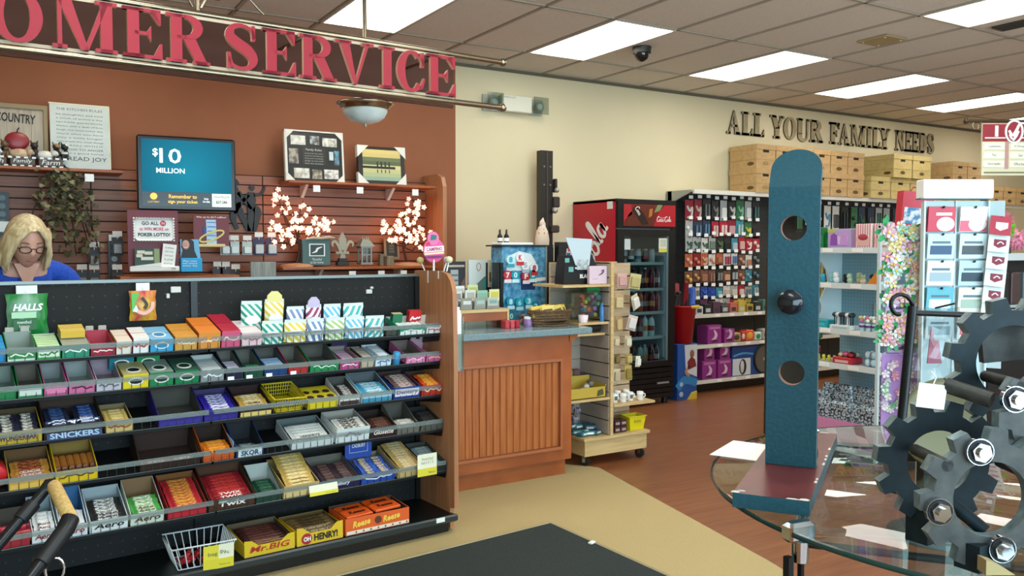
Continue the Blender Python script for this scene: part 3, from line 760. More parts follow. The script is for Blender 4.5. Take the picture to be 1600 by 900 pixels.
for (px, w, h, dx, nm, lb) in ((592, .05, .10, 0, 'block_candle', 'taller weathered wooden block candle behind the short one'), (598, .065, .085, .01, 'block_candle', 'short weathered wooden block candle before the dark framed picture')):
    t = thing(nm, lb, 'candle', (3.0 - (0.12 if px == 592 else 0.08) - 0.14, 6.60 if px == 592 else 6.54, 1.362))
    put('block', G().rbox(-w / 2, -w / 2, 0, w / 2, w / 2, h, .004), noise_mat('weathered_%d' % px, '8a7a62', '6d5f4c', (50, 50, 8), 0.85), t)
    put('wick', G().cyl((0, 0, h), (0, 0, h + .012), .002, n=6), Mk, t)
t = thing('small_dark_frame', 'small beige framed chalkboard picture between candles and lit tree', 'picture frame', mw=T(*(2.878, 6.700, 1.418), 0, -0.12))
put('frame', G().box(-.07, 0, 0, .07, .015, .02).box(-.07, 0, .155, .07, .015, .175).box(-.07, 0, .02, -.05, .015, .155).box(.05, 0, .02, .07, .015, .155), mat('8a7656', 0.6), t)
put('picture', G().box(-.05, .004, .02, .05, .012, .155), mat('24261f', 0.4), t)
text('HOME\nSWEET\nHOME', t, 0, .001, .09, .05, .07, mat('8c9080', 0.7))
t = thing('photo_box', 'grey woodgrain panel standing under the peg packs', 'panel', (1.706, 6.420, 1.277), 0)
put('panel', G().rbox(-.095, 0, 0, .095, .03, .13, .003), noise_mat('grey_grain', '7c807a', '9da09a', (70, 70, 4), 0.7), t)
put('tray', G().box(-.12, -.02, -.015, .16, .362, 0), mat('8d8a80', 0.6), t)
# couple in silhouette on the slats
def flat_figure(name, label, strokes, loc):
    g = G()
    for P, w in strokes: g.ribbon(P, w, -.006, .006, False, 3)
    g2 = tag(put(name, g, mat('15130f', 0.5), None, T(*loc)), label, 'wall ornament', 'silhouette pair'); return g2
man = [([(0, .34), (.012, .36), (.0, .385)], [.03, .05, .03]), ([(.0, .33), (.005, .26), (.01, .18)], [.04, .085, .07]), ([(.01, .2), (-.01, .10), (-.005, .06), (.02, 0)], [.065, .05, .035, .03]), ([(.01, .2), (.05, .12), (.08, .05), (.10, .0), (.12, .0)], [.06, .05, .04, .03, .02]), ([(.03, .29), (.08, .22), (.13, .16)], [.035, .03, .02])]
woman = [([(0, .33), (.008, .345), (.0, .365)], [.03, .045, .03]), ([(.0, .31), (.0, .25), (.0, .17), (-.01, .0)], [.045, .075, .055, .05]), ([(.02, .19), (.05, .15), (.02, 0)], [.05, .06, .03]), ([(-.02, .29), (-.08, .22), (-.13, .14)], [.03, .025, .02]), ([(.02, .29), (.08, .30), (.11, .36)], [.03, .025, .015])]
flat_figure('wall_silhouette', 'black metal silhouette of a man hung beside the television', man, (1.579, 6.765, 1.660))
flat_figure('wall_silhouette', 'black metal silhouette of a woman reaching out, hung on the slats', woman, (1.707, 6.765, 1.642))

# hooks with packs on the slat wall
def peg_pack(name, label, cat, loc, w, h, d, card, body, group, tagc='e6e2da', dark=None):
    t = thing(name, label, cat, loc, 0, group)
    put('card', G().box(-w / 2, -.002, -h, w / 2, 0, 0), mat(card, 0.5), t)
    put('blister', G().rbox(-w * .38, -d, -h * .92, w * .38, -.002, -h * .36, .006), mat(body, 0.25), t)
    put('hook', G().cyl((0, .0, -.012), (0, SY - loc[1], -.012), .003, n=6), M_chrome, t)
    put('price_tag', G().box(-.032, -.010, .008, .032, -.007, .045).cyl((0, -.008, -.012), (0, -.008, .01), .003, n=5), mat(tagc, 0.7), t)
    return t
for k, wp in enumerate(((1.472, 6.620, 1.563), (1.539, 6.620, 1.564), (1.635, 6.620, 1.564))):
    peg_pack('gadget_pack', 'pale grey electronics pack hung under the silhouettes, %s of three' % ORD[k], 'pack', wp, .075, .105, .03, 'b9c2bc', 'c6ccc8', 'pale gadget packs')
for k, wp in enumerate(((1.724, 6.620, 1.590), (1.823, 6.620, 1.590))):
    peg_pack('razor_pack', 'violet carded pack with silvery blister, %s along the hooks' % ORD[k], 'pack', wp, .085, .135, .035, '2e2450', 'a9a8a2', 'violet carded packs')
for k, wp in enumerate(((0.575, 6.660, 1.509), (0.572, 6.660, 1.350), (0.726, 6.660, 1.588), (0.721, 6.660, 1.348), (0.494, 6.660, 1.351), (1.421, 6.660, 1.363), (1.478, 6.660, 1.362), (1.554, 6.660, 1.342))):
    peg_pack('battery_pack', 'dark battery card hanging at the slat wall, %s' % ['upper one by the ivy', 'lower one by the ivy', 'upper one beside the posters', 'lower one beside the posters', 'one behind the cashier', 'one under the pale packs', 'second under the pale packs', 'third under the pale packs'][k], 'pack', wp, .075, .13, .03, '2a2a2c', '6e6a66', 'battery cards')
for k, (wp, h) in enumerate((((0.709, 6.700, 1.583), .34), ((0.023, 6.700, 1.891), .55))):
    t = thing('dark_strip_display', ['black strip of small round cells hung beside the posters', 'dark tall strip of bottles at the frame edge of the slat wall'][k], 'display strip', wp)
    put('strip', G().box(-.04, 0, -h, .04, .02, 0), mat('171717', 0.4), t)
    for j in range(int(h / .055)): put('cell', G().cyl((0, -.012, -.04 - j * .055), (0, 0, -.04 - j * .055), .020, n=12), mat('8b8e88' if k == 0 else '1f3a38', 0.3), t)
    put('ticket', G().box(-.035, -.014, -.02, .035, -.01, .025) if k == 0 else G().box(-.04, -.02, -.27, .055, -.012, -.2), M_white, t)

# lottery posters below the television
M_maroon = mat('6a1626', 0.45)
t = thing('poker_poster', 'maroon poster with a white marquee box announcing a card lottery', 'poster', mw=T(*(0.926, 6.360, 1.347), 0, -0.04))
put('board', G().box(-.165, 0, 0, .165, .012, .43), M_maroon, t)
g = G(); n = 0
put('marquee', G().rbox(-.125, -.006, .215, .135, 0, .375, .02), M_white, t)
def frame_dots(par, x0, x1, z0, z1, nx, nz, m, r):
    for k in range(nx):
        for z in (z0, z1): put('bulb', G().cyl((x0 + (x1 - x0) * k / (nx - 1), -.011, z), (x0 + (x1 - x0) * k / (nx - 1), -.004, z), r, n=8), m, par)
    for k in range(1, nz):
        for x in (x0, x1): put('bulb', G().cyl((x, -.011, z0 + (z1 - z0) * k / nz), (x, -.004, z0 + (z1 - z0) * k / nz), r, n=8), m, par)
frame_dots(t, -.125, .135, .218, .372, 15, 8, mat('f4e6e0', 0.4), .0065)
Mrd = mat('c8385a', 0.5)
text('GO ALL', t, -.02, -.008, .338, .11, .026, Mk, bold=.02); put('heart_disc', G().cyl((.065, -.009, .338), (.065, -.005, .338), .020, n=18), Mrd, t); text('IN', t, .065, -.011, .338, .02, .016, M_white)
text('to WIN MORE on', t, .005, -.008, .298, .19, .024, Mrd, bold=.02); text('POKER LOTTO!', t, .005, -.008, .258, .21, .026, Mk, bold=.03)
t = thing('ticket_card', 'dark green card with pale ticket labels leaning on the marquee poster', 'card', mw=T(*(0.886, 6.310, 1.358), 0, -0.06))
put('card', G().box(-.09, 0, 0, .075, .012, .15), mat('2c4a44', 0.5), t)
put('band', G().box(.035, -.003, .005, .07, 0, .148), mat('8c9a6c', 0.5), t)
for k, (x, z, w) in enumerate(((-.05, .125, .05), (-.06, .10, .04), (.0, .118, .05), (-.01, .08, .08))): put('ticket', G().box(x - w / 2, -.004, z - .011, x + w / 2, 0, z + .011), mat('d6d2be', 0.6), t)
t = thing('leaflet', 'narrow white leaflet standing upright in front of the marquee poster', 'leaflet', mw=T(*(1.006, 6.300, 1.374), 0, -0.05, 0.12))
put('sheet', G().box(-.045, 0, 0, .045, .003, .165), M_paper, t)
for k, l in enumerate(['Lotto', 'play today', 'your pick', '6 of 49', 'good luck']): text(l, t, 0, -.002, .14 - k * .028, .055, .012, Mk)
t = thing('white_ticket_holder', 'long white ticket holder lying below the leaning cards', 'holder', mw=T(*(0.909, 6.270, 1.349), 0, 0, 0.0))
put('tray', G().rbox(-.15, 0, 0, .17, .03, .035, .004), M_paper, t); put('sloping_edge', G().prism([(-.15, .035), (.05, .035), (.05, .06)], .0, .02, 'xz'), M_paper, t)
text('WIN', t, .13, -.002, .018, .03, .014, mat('444444', .6))
t = thing('blue_leaflet_stand', 'bright blue cardboard stand picturing a smiling woman in a dark top', 'leaflet stand', mw=T(*(1.170, 6.360, 1.339), 0, -0.05))
put('pocket', G().rbox(-.07, -.03, 0, .075, .02, .10, .004), mat('18a0d8', 0.5), t)
put('backboard', G().prism([(-.065, .1), (.07, .1), (.06, .235), (.02, .235), (-.065, .235)], 0, .012, 'xz'), mat('6fb0d4', 0.5), t)
text('Play now\nwin more\nevery day', t, -.01, -.033, .06, .10, .05, M_white)
put('portrait_body', G().prism([(-.065, .1), (.05, .1), (.03, .15), (-.01, .175), (-.05, .16)], -.004, 0, 'xz'), mat('1c1c26', 0.5), t)
put('portrait_hair', G().prism([(-.03, .12), (.03, .13), (.025, .22), (0, .24), (-.055, .235), (-.06, .18)], -.003, 0, 'xz'), mat('1a1416', 0.5), t)
put('portrait_face', G().ball((-.03, -.004, .195), (.026, .004, .034), 14, 8), mat('c49486', 0.6), t)
put('portrait_smile', G().ribbon([(-.042, .18), (-.03, .174), (-.018, .18)], .005, -.0095, -.006), M_white, t)
t = thing('wheel_poster', 'maroon poster with a pale ticket column ringed by a golden hoop', 'poster', mw=T(*(1.327, 6.400, 1.528), 0, -0.04))
put('board', G().box(-.125, 0, 0, .125, .012, .22), M_maroon, t)
put('shelf_strip', G().rbox(-.13, -.03, -.01, .09, .0, .012, .004), mat('d8c48c', 0.6), t)
put('ticket_column', G().prism([(-.035, .012), (.035, .012), (.032, .19), (-.038, .19)], -.005, 0, 'xz'), mat('a9c6dc', 0.5), t)
for k in range(5): put('ticket_line', G().box(-.03, -.007, .04 + k * .032, .03, -.004, .046 + k * .032), mat('4a76a8', 0.5), t)
put('hoop', G().ribbon([(.085 * math.cos(a) - .0, .07 + .03 * math.sin(a) + .03 * math.cos(a)) for a in [2 * PI * k / 14 for k in range(14)]], .012, -.010, -.006, True, 2), mat('d8c06a', 0.5), t)
put('side_star', G().prism([(-.06, .09), (-.04, .08), (-.035, .13), (-.06, .14)], -.006, 0, 'xz'), mat('283c88', .5), t)
text('Win up to $2.7 million!', t, 0, -.003, .207, .21, .016, mat('f0d0c0', .5), bold=.02)

# ================================================================ candy display (turned a little towards the shop)
KR = math.radians(4.65)
DM = Matrix.Translation((2.02, 3.90, 0)) @ Matrix.Rotation(KR, 4, 'Z')
TY_ = [.124, .125, .113, .10, .063, 0.0]           # front of each shelf
TZ_ = [1.052, .902, .724, .542, .325, .105]         # its height there
TILT = math.radians(14)
SECTIONS = ((-2.44, -1.225), (-1.215, -0.012))
M_peg = peg_mat('black_pegboard', '060707', '303232', 0.0254 * 2, 0.075, rough=.75)
disp = thing('candy_display', 'black tiered candy rack with a wooden end panel before the counter', 'display rack', mw=DM)
for a, b in SECTIONS: put('back_panel', G().box(a + .004, .362, .10, b - .004, .375, 1.362), M_peg, disp)
put('top_rail', G().box(-2.44, .352, 1.352, -.012, .385, 1.366), mat('6f7672', 0.35, 0.5), disp)
for x in (-1.22, -.02, -2.44):
    gg = G().box(x - .015, .345, .10, x + .015, .362, 1.35)
    put('upright', gg, mat('1a1c1d', 0.35, 0.3), disp)
pr = [(.40, .02), (.40, 1.385), (.12, 1.385), (.06, 1.372), (.02, 1.335), (.0, 1.28), (-.012, .9), (-.012, .14), (.03, .13), (.03, .02)]
put('end_panel', G().prism(pr, -.008, .018, 'yz'), M_oakend, disp)
put('base_deck', G().box(-2.44, .0, .075, .0, .375, .105), mat('0b0e10', 0.4, spec=.3), disp)
put('base_lip', G().rbox(-2.44, -.022, .070, .012, .0, .108, .008), mat('2c3234', 0.3), disp)
put('kick_plate', G().box(-2.44, .028, 0, -.02, .045, .078), M_black, disp)
for k in range(5):
    y0, z0 = TY_[k], TZ_[k]
    for a, b in SECTIONS:
        g = G()
        d = .352 - y0; dz = math.tan(TILT) * d
        P = [(a, y0, z0), (b, y0, z0), (b, .352, z0 + dz), (a, .352, z0 + dz)]
        P2 = [(x, y, z - .012) for x, y, z in P]
        g._add(P + P2, [(0, 1, 2, 3), (7, 6, 5, 4), (0, 4, 5, 1), (1, 5, 6, 2), (2, 6, 7, 3), (3, 7, 4, 0)], 0)
        sh = put('shelf', g, mat('0b0c0d', 0.6, spec=.3), disp)
        g = G()
        g.cyl((a, y0 - .004, z0 + .050), (b, y0 - .004, z0 + .050), .0035, n=6, caps=False).cyl((a, y0 - .004, z0 + .002), (b, y0 - .004, z0 + .002), .003, n=6, caps=False)
        n = 34
        for j in range(n + 1):
            x = a + (b - a) * j / n
            g.cyl((x, y0 - .004, z0), (x, y0 - .004, z0 + .050), .0016, n=4, caps=False)
        put('wire_grille', g, mat('4a5050', 0.3, 0.8), sh)
        put('price_strip', G().box(a + .006, y0 - .012, z0 + .036, b - .006, y0 - .009, z0 + .058), mat('8a9692', .35, 0, 0, .38, .3), sh)
    put('bracket', G().prism([(y0 + .0, z0 - .012), (.352, z0 + math.tan(TILT) * (.352 - y0) - .012), (.352, z0 - .07), (y0 + .01, z0 - .04)], -.014, -.009, 'yz'), mat('2a1a14', 0.5), disp)

def on_shelf(t, x, back=0.0, up=0.0, rz=0.0):
    """place on tier t at local x, back metres behind its front edge, tilted like the shelf"""
    tl = TILT if t < 5 else 0.0
    return DM @ Matrix.Translation((x, TY_[t] + .003 + back * math.cos(tl), TZ_[t] + .0012 + back * math.sin(tl) + up)) @ Euler((tl, 0, rz)).to_matrix().to_4x4()

_bar = {}
BLUR = {'mint', 'mints', 'gum', 'bar', 'honey', 'orange', 'cherry', 'egg', 'Wafer', 'ice', 'tic', 'EATMORE', 'JUICY', 'pink', 'aqua', 'almonds', 'caramel', 'bubble', 'dentyne', 'mentos', 'xs', 'XS', 'ALMOND', 'M', 'BIG'}
_plain_text = text
def text(body, parent, x, y, z, width, height, m, rx=PI / 2, **k):
    """small print that cannot be read in the photograph becomes an unreadable wavy line"""
    if body not in BLUR: return _plain_text(body, parent, x, y, z, width, height, m, rx=rx, **k)
    n = 9; r7 = random.Random(len(body) * 7 + int(width * 999))
    P = [(width * (i / n - .5), height * r7.uniform(-.32, .32)) for i in range(n + 1)]
    g = G().ribbon(P, height * .24, -.0004, 0, False, 2)
    return put('print_line', g, m, parent, Matrix.Translation((x, y, z)) @ Matrix.Rotation(rx - PI / 2, 4, 'X'))
_wr = {}
def wrap_mat(c0, c1):
    k = (c0, c1)
    if k not in _wr: _wr[k] = noise_mat('wrapper_' + c1, c1, c0, (75, 220, 60), .3, 0, 2, .48, .60)
    return _wr[k]
def bar_mesh(L, Wd, H, m0, m1, name):
    k = (round(L, 3), Wd, H, m0.name, m1.name)
    if k in _bar: return _bar[k]
    g = G(); xs = [(-L / 2, .9, .08, 0), (-L / 2 + .010, .9, .08, 0), (-L / 2 + .020, 1, 1, 0), (-L * .30, 1, 1, 1), (L * .30, 1, 1, 0), (L / 2 - .020, 1, 1, 0), (L / 2 - .010, .9, .08, 0), (L / 2, .9, .08, 0)]
    n = 8; P = []
    for x, sy, sz, _ in xs:
        for i in range(n):
            a = 2 * PI * (i + .5) / n
            cy = max(-.5, min(.5, .56 * math.cos(a))) * Wd * sy; cz = max(-.5, min(.5, .56 * math.sin(a))) * H * sz
            P.append((x, cy, cz + H / 2))
    for q in range(len(xs) - 1):
        g._add(P, [(q * n + i, q * n + (i + 1) % n, (q + 1) * n + (i + 1) % n, (q + 1) * n + i) for i in range(n)], 1 if q == 3 else 0)
    g._add(P, [tuple(range(n)), tuple(range(len(P) - n, len(P)))], 0)
    _bar[k] = g.mesh(name, [m0, m1]); return _bar[k]

def carton(t, x0, x1, d, hf, hb, out, inside, short, txt=None, tcol='f4f0e6', back=0.0, up=0.0, front2=None, flaps=False, notch=False, cat='carton', tsize=1.0, shear=0.0, panel=None, lid=None):
    """open display carton: low front, sides rising to a back flap; short says which one it is"""
    w = x1 - x0 - .004; q = .003
    o = thing('candy_carton', short, cat, mw=on_shelf(t, (x0 + x1) / 2, back, up))
    g = G(); h = w / 2
    g.box(-h, 0, 0, h, d, q, 1)
    if notch: g.prism([(-h, q), (h, q), (h, hf * 1.25), (h * .72, hf * 1.2), (h * .45, hf * .8), (-h * .45, hf * .8), (-h * .72, hf * 1.2), (-h, hf * 1.25)], 0, q, 'xz', 0)
    else: g.box(-h, 0, q, h, q, hf, 0)
    g.box(-h, d - q, q, h, d, hb, 1)
    for s_ in (-1, 1):
        x = s_ * h; xi = x - s_ * q
        poly = [(q, q), (d - q, q), (d - q, hb * .96), (q, hf)]
        g.prism(poly, min(x, xi), max(x, xi), 'yz', 0)
        # inner face in the board's own colour
        g.face([(xi - s_ * .0004, q, q), (xi - s_ * .0004, d - q, q), (xi - s_ * .0004, d - q, hb * .95), (xi - s_ * .0004, q, hf * .98)], 1)
    put('tray', g, [mat(out, 0.5), mat(inside, 0.75)], o)
    if flaps:
        for s_ in (-.55, .55): put('flap', G().rbox(s_ * h - .016, d - .004, hb - .002, s_ * h + .016, d, hb + .02, .003), mat('b9b6aa', 0.7), o)
    if front2: put('front_print', G().box(-h * .96, -.0012, hf * .08, h * .96, -.0002, hf * .5), mat(front2, 0.5), o)
    if panel: put('front_panel', G().rbox(-h * .9, -.0022, hf * .25, h * .9, -.0004, hf * .85, .0006), mat(panel, 0.5), o)
    if txt: text(txt, o, 0, -.0028, hf * .55, w * .8 * min(1, tsize), hf * .45, mat(tcol, 0.5), bold=.02, shear=shear)
    return o

n_bars = [0]
def bars(t, x0, x1, n, c0, c1, label, grp, y0=.02, dy=.024, z0=.03, dz=.0025, back=0.0, up=0.0, H=.014, Wd=.030, txt=None, tcol='ffffff', cols=1, name='chocolate_bar', jit=.08):
    """n bars lying across a carton, each its own object; the front one carries the lettering of the wrapper"""
    L = (x1 - x0 - .014) / cols
    me = bar_mesh(L, Wd, H, mat(c0, 0.3), wrap_mat(c0, c1), name)
    rr = random.Random(int(x0 * -1000) + t)
    for k in range(n):
        for c in range(cols):
            x = x0 + .007 + L * (c + .5)
            o = link(name, me, None, on_shelf(t, x, back, up) @ T(rr.uniform(-.002, .002), y0 + k * dy, z0 + k * dz, rr.uniform(-jit, jit) * .5, .25 + rr.uniform(-.1, .1), 0))
            tag(o, '%s, %s from front%s' % (label, ORDN[k], '' if cols == 1 else (' one half', ' other half')[c]) if n * cols > 1 else label, 'candy bar', grp)
            if txt and k < 2: text(txt, o, 0, -Wd * .05, H + .0012, L * .55, Wd * .5, mat(tcol, 0.4), rx=0, bold=.02)
            n_bars[0] += 1

def closed_box(t, x0, x1, d, h, front, top, side, short, txt=None, tcol='ffffff', back=0.0, up=0.0, fm=None, tm=None, oval=None, name='candy_box', tscale=.8):
    w = (x1 - x0 - .004) / 2
    o = thing(name, short, 'box', mw=on_shelf(t, (x0 + x1) / 2, back, up))
    g = G().boxm(-w, 0, 0, w, d, h, 0, 1, 2)
    put('box', g, [fm or mat(front, 0.45), tm or mat(top, 0.45), mat(side, 0.5)], o)
    put('lid_seam', G().box(-w, d * .46, h, w, d * .48, h + .0006), mat(side, 0.6), o)
    if oval:
        put('oval_mark', G().lathe([(.001, 0), (min(w * .62, h), 0)], n=20) if False else G().prism([(w * .62 * math.cos(2 * PI * k / 20), h * .52 + h * .26 * math.sin(2 * PI * k / 20)) for k in range(20)], -.0014, 0, 'xz'), mat('e8e8e0', 0.5), o)
        put('oval_centre', G().prism([(w * .48 * math.cos(2 * PI * k / 20), h * .52 + h * .17 * math.sin(2 * PI * k / 20)) for k in range(20)], -.0022, -.001, 'xz'), mat(oval, 0.5), o)
        g = G().prism([(w * .62 * math.cos(2 * PI * k / 20), d * .35 + d * .2 * math.sin(2 * PI * k / 20)) for k in range(20)], h + .0014, h, 'xy')
        put('top_oval', g, mat('e8e8e0', 0.5), o)
        put('top_oval_centre', G().prism([(w * .46 * math.cos(2 * PI * k / 20), d * .35 + d * .13 * math.sin(2 * PI * k / 20)) for k in range(20)], h + .0022, h + .001, 'xy'), mat(oval, 0.5), o)
    if txt: text(txt, o, 0, -.003, h * .55, w * 2 * tscale, h * .36, mat(tcol, 0.5), bold=.02)
    return o

def packs(t, x0, x1, nx, ny, w, d, h, c0, c1, label, grp, y0=.012, z0=.004, back=0.0, name='gum_pack', up=0.0, dz=0.0):
    g = G().boxm(-w / 2, 0, 0, w / 2, d, h, 0, 1, 0)
    me = g.mesh(name, [mat(c0, 0.35), mat(c1, 0.35)])
    for j in range(ny):
        for i in range(nx):
            x = x0 + (x1 - x0) * (i + .5) / nx
            o = link(name, me, None, on_shelf(t, x, back, up) @ T(0, y0 + j * (d + .003), z0 + j * dz, rnd.uniform(-.03, .03)))
            tag(o, '%s, %s from the front%s' % (label, ORDN[j], '' if nx == 1 else ', column ' + 'abcd'[i]) if nx * ny > 1 else label, 'gum', grp)

def mint_bag(t, x, w, h, d, m, short, back=0.0, up=0.0, lean=.12, head=None, txt=None, label_c='f2f2ee'):
    """soft standing bag with crimped top and a printed label"""
    o = thing('mint_bag', short, 'bag', mw=on_shelf(t, x, back, up) @ T(0, 0, 0, rnd.uniform(-.08, .08), -lean))
    g = G(); nz, nx = 7, 9; P = []
    for s_ in (-1, 1):
        for j in range(nz):
            v = j / (nz - 1)
            for i in range(nx):
                u = i / (nx - 1) * 2 - 1
                th = (1 - abs(u) ** 3) * (math.sin(PI * min(1, .12 + v * .95)) ** .6 if v < .98 else 0.02) * d / 2
                P.append((u * w / 2 * (1 - .06 * math.sin(PI * v)), d / 2 + s_ * th * (1 + .12 * math.sin(u * 9 + v * 7)), v * h))
    F = []
    for s_ in range(2):
        o0 = s_ * nz * nx
        for j in range(nz - 1):
            for i in range(nx - 1):
                q = (o0 + j * nx + i, o0 + j * nx + i + 1, o0 + (j + 1) * nx + i + 1, o0 + (j + 1) * nx + i)
                F.append(q if s_ == 0 else q[::-1])
    F.append(tuple(range(0, nx)) + tuple(range(nz * nx + nx - 1, nz * nx - 1, -1)))
    g._add(P, F, 0, True)
    put('pouch', g, m, o)
    put('crimp', G().box(-w * .47, d / 2 - .002, h - .004, w * .47, d / 2 + .002, h + .012), mat('d8e2e0', 0.5), o)
    lab = G().prism([(w * .36 * math.cos(2 * PI * k / 16), h * .5 + h * .13 * math.sin(2 * PI * k / 16)) for k in range(16)], -.003, .004, 'xz')
    put('front_label', lab, mat(label_c, 0.5), o)
    if head:
        put('header', G().prism([(-w * .4, h), (w * .4, h), (w * .36, h + .03), (w * .15, h + .05), (-.15 * w, h + .05), (-w * .36, h + .03)], d / 2 - .003, d / 2 + .003, 'xz'), mat(head, 0.5), o)
    if txt: text(txt, o, 0, -.004, h * .5, w * .55, h * .1, mat('2a3a6a', 0.5), bold=.02)
    return o

# ------------------------------------------------------------- first (top) shelf
S_tg = stripe_mat('e4efe9', '1f9a80', 42, .75); S_y = stripe_mat('f0ecd0', 'd8c040', 42, .75); S_b = stripe_mat('dfeef4', '58b0d0', 42, .6)
S_g = stripe_mat('e9efe2', '9ab86a', 44, .9); S_m = stripe_mat('efeeea', '6a84b0', 36, .4); S_p = stripe_mat('ece6ee', '8c2a58', 40, -.7); S_t = stripe_mat('e2f0ee', '3aa6a4', 36, -.6)
closed_box(0, -2.076, -2.005, .16, .062, '1f86c4', '2f9ad4', '1a5f94', 'bright blue mint box at the start of the top candy shelf')
carton(0, -2.003, -1.899, .17, .05, .07, '1f7a3c', '94a096', 'open green carton with two grey flaps below the green drop bag', 'mint', front2='cfe0d0', flaps=True, panel='2f8a4a')
o = carton(0, -1.899, -1.812, .17, .05, .055, '3a9a4a', 'c0d0b0', 'light green gum carton filled with pale green sticks', panel='d6e8d2', txt='mint', tcol='1f6a30')
packs(0, -1.894, -1.816, 4, 5, .020, .024, .05, '7ac050', 'd0e8b8', 'pale green stick pack in the light green carton', 'green stick packs')
closed_box(0, -1.809, -1.705, .15, .058, '2c8f70', '9a9a8c', '1f6a50', 'green-fronted lozenge box with a yellow box lying on it', 'mint', oval=None)
closed_box(0, -1.805, -1.710, .09, .03, 'd8b040', 'e0be58', 'b08a30', 'yellow box lying on the green lozenge box', back=.06, up=.064)
carton(0, -1.703, -1.607, .17, .042, .06, 'a8203a', 'b04050', 'low dark red carton between yellow topped and white boxes', 'dentyne', flaps=True)
closed_box(0, -1.605, -1.542, .15, .062, 'e6ddd0', 'e8d8c4', 'd89060', 'white box with an orange side next to the red carton', 'aqua', tcol='c07040')
closed_box(0, -1.539, -1.472, .15, .070, 'ecebe8', 'e8e4e0', 'c04a4a', 'white box with a red band next to the light blue box', 'mint', tcol='b02c34')
closed_box(0, -1.470, -1.372, .17, .060, '3aa0cc', '7ab8dc', '2a6a9c', 'light blue gum box with a pale oval mark', oval='2a86b8')
closed_box(0, -1.369, -1.271, .18, .066, 'd09a48', 'd8963a', 'a8742c', 'tan orange drop box beside the light blue box', 'honey', tcol='f2e4c0')
closed_box(0, -1.268, -1.169, .22, .078, 'e0903c', 'e4822c', 'b8621c', 'tall bright orange drop box', 'orange', tcol='f8ecd0')
closed_box(0, -1.166, -1.079, .25, .080, 'd0587c', 'b8243c', '8c1c30', 'red topped drop box with a pink front', 'cherry', tcol='f4d8dc')
closed_box(0, -1.076, -0.978, .18, .066, 'e2c4c8', 'e8dcdc', 'c47880', 'pink and white gum box beside the striped mint bags', 'pink', tcol='b04860')
for k, (a, b, m, sh) in enumerate(((-0.975, -0.870, S_tg, 'teal striped bag first in the front row'), (-0.867, -0.755, S_y, 'yellow striped bag in the front row'), (-0.752, -0.660, S_m, 'white and blue banded bag in the front row'), (-0.656, -0.555, S_g, 'green and white bag in the front row'), (-0.551, -0.447, S_b, 'light blue waved bag in the front row'), (-0.443, -0.335, S_t, 'teal banded bag last in the front row'))):
    mint_bag(0, (a + b) / 2, b - a - .002, .098, .045, m, 'white mint bag, ' + sh, .0, txt='mints')
for k, (a, b, h, m, hd, sh) in enumerate(((-1.047, -0.944, .15, S_tg, None, 'tall teal striped bag first in the rear row'), (-0.932, -0.832, .155, S_y, 'e8dc90', 'yellow bag with a rounded cream header in the rear row'), (-0.822, -0.729, .115, S_m, None, 'white speckled bag in the rear row'), (-0.722, -0.636, .12, S_p, 'c8bcd8', 'plum striped bag with a peaked lilac header in the rear row'), (-0.630, -0.534, .12, S_b, None, 'pale blue bag in the rear row'), (-0.524, -0.408, .12, S_t, None, 'pale teal bag last in the rear row'))):
    mint_bag(0, (a + b) / 2, b - a - .002, h, .05, m, 'white mint bag, ' + sh, .085, .02, head=hd)
o = thing('trinket_tray', 'small clear tray of brown sweets beside the striped mint bags', 'tray', mw=on_shelf(0, (-0.328 + -0.262) / 2, .01))
put('tray', G().box(-.03, 0, 0, .03, .12, .003).box(-.03, 0, 0, .03, .003, .03).box(-.03, .117, 0, .03, .12, .03).box(-.03, 0, 0, -.027, .12, .03).box(.027, 0, 0, .03, .12, .03), mat('4a4c46', 0.4), o)
for k in range(9): tag(put('sweet', G().ball((0, 0, 0), (.011, .009, .008), 8, 6), mat(rnd.choice(('6a4a34', '8a6a58', '3e2a20')), 0.4), None, on_shelf(0, (-0.328 + -0.262) / 2, .01) @ T(rnd.uniform(-.017, .017), rnd.uniform(.015, .1), .012 + .006 * (k % 2))), 'brown wrapped sweet lying in the small clear tray', 'sweet', 'brown sweets in the tray')
carton(0, -0.254, -0.102, .17, .045, .05, '2a8c68', 'd8e0da', 'green and white printed carton near the wooden end panel', 'tic', front2='dfe8e2')
carton(0, -0.094, 0.004, .17, .045, .05, 'e8e6e2', 'e0dcd8', 'white carton with red print against the wooden end panel', 'mint', 'c02c30')
closed_box(0, -0.247, -0.187, .03, .075, '2a7a58', 'd8c890', '1f5a40', 'small green upright pack behind the green and white carton', back=.10, up=.01)
closed_box(0, -0.156, -0.079, .03, .09, 'd0282e', 'b81c28', 'a01820', 'small red upright pack behind the white carton', back=.09, up=.01, txt='xs')
for k in range(5): tag(put('mint_pack', G().rbox(-.014, 0, 0, .014, .045, .016, .004), mat(('e8f0ea', 'd8ece4')[k % 2], 0.3), None, on_shelf(0, -0.243 + .03 * k + .012, .03, .03)), 'small clear mint pack in the green and white carton, %s along' % ORDN[k], 'gum', 'clear mint packs')

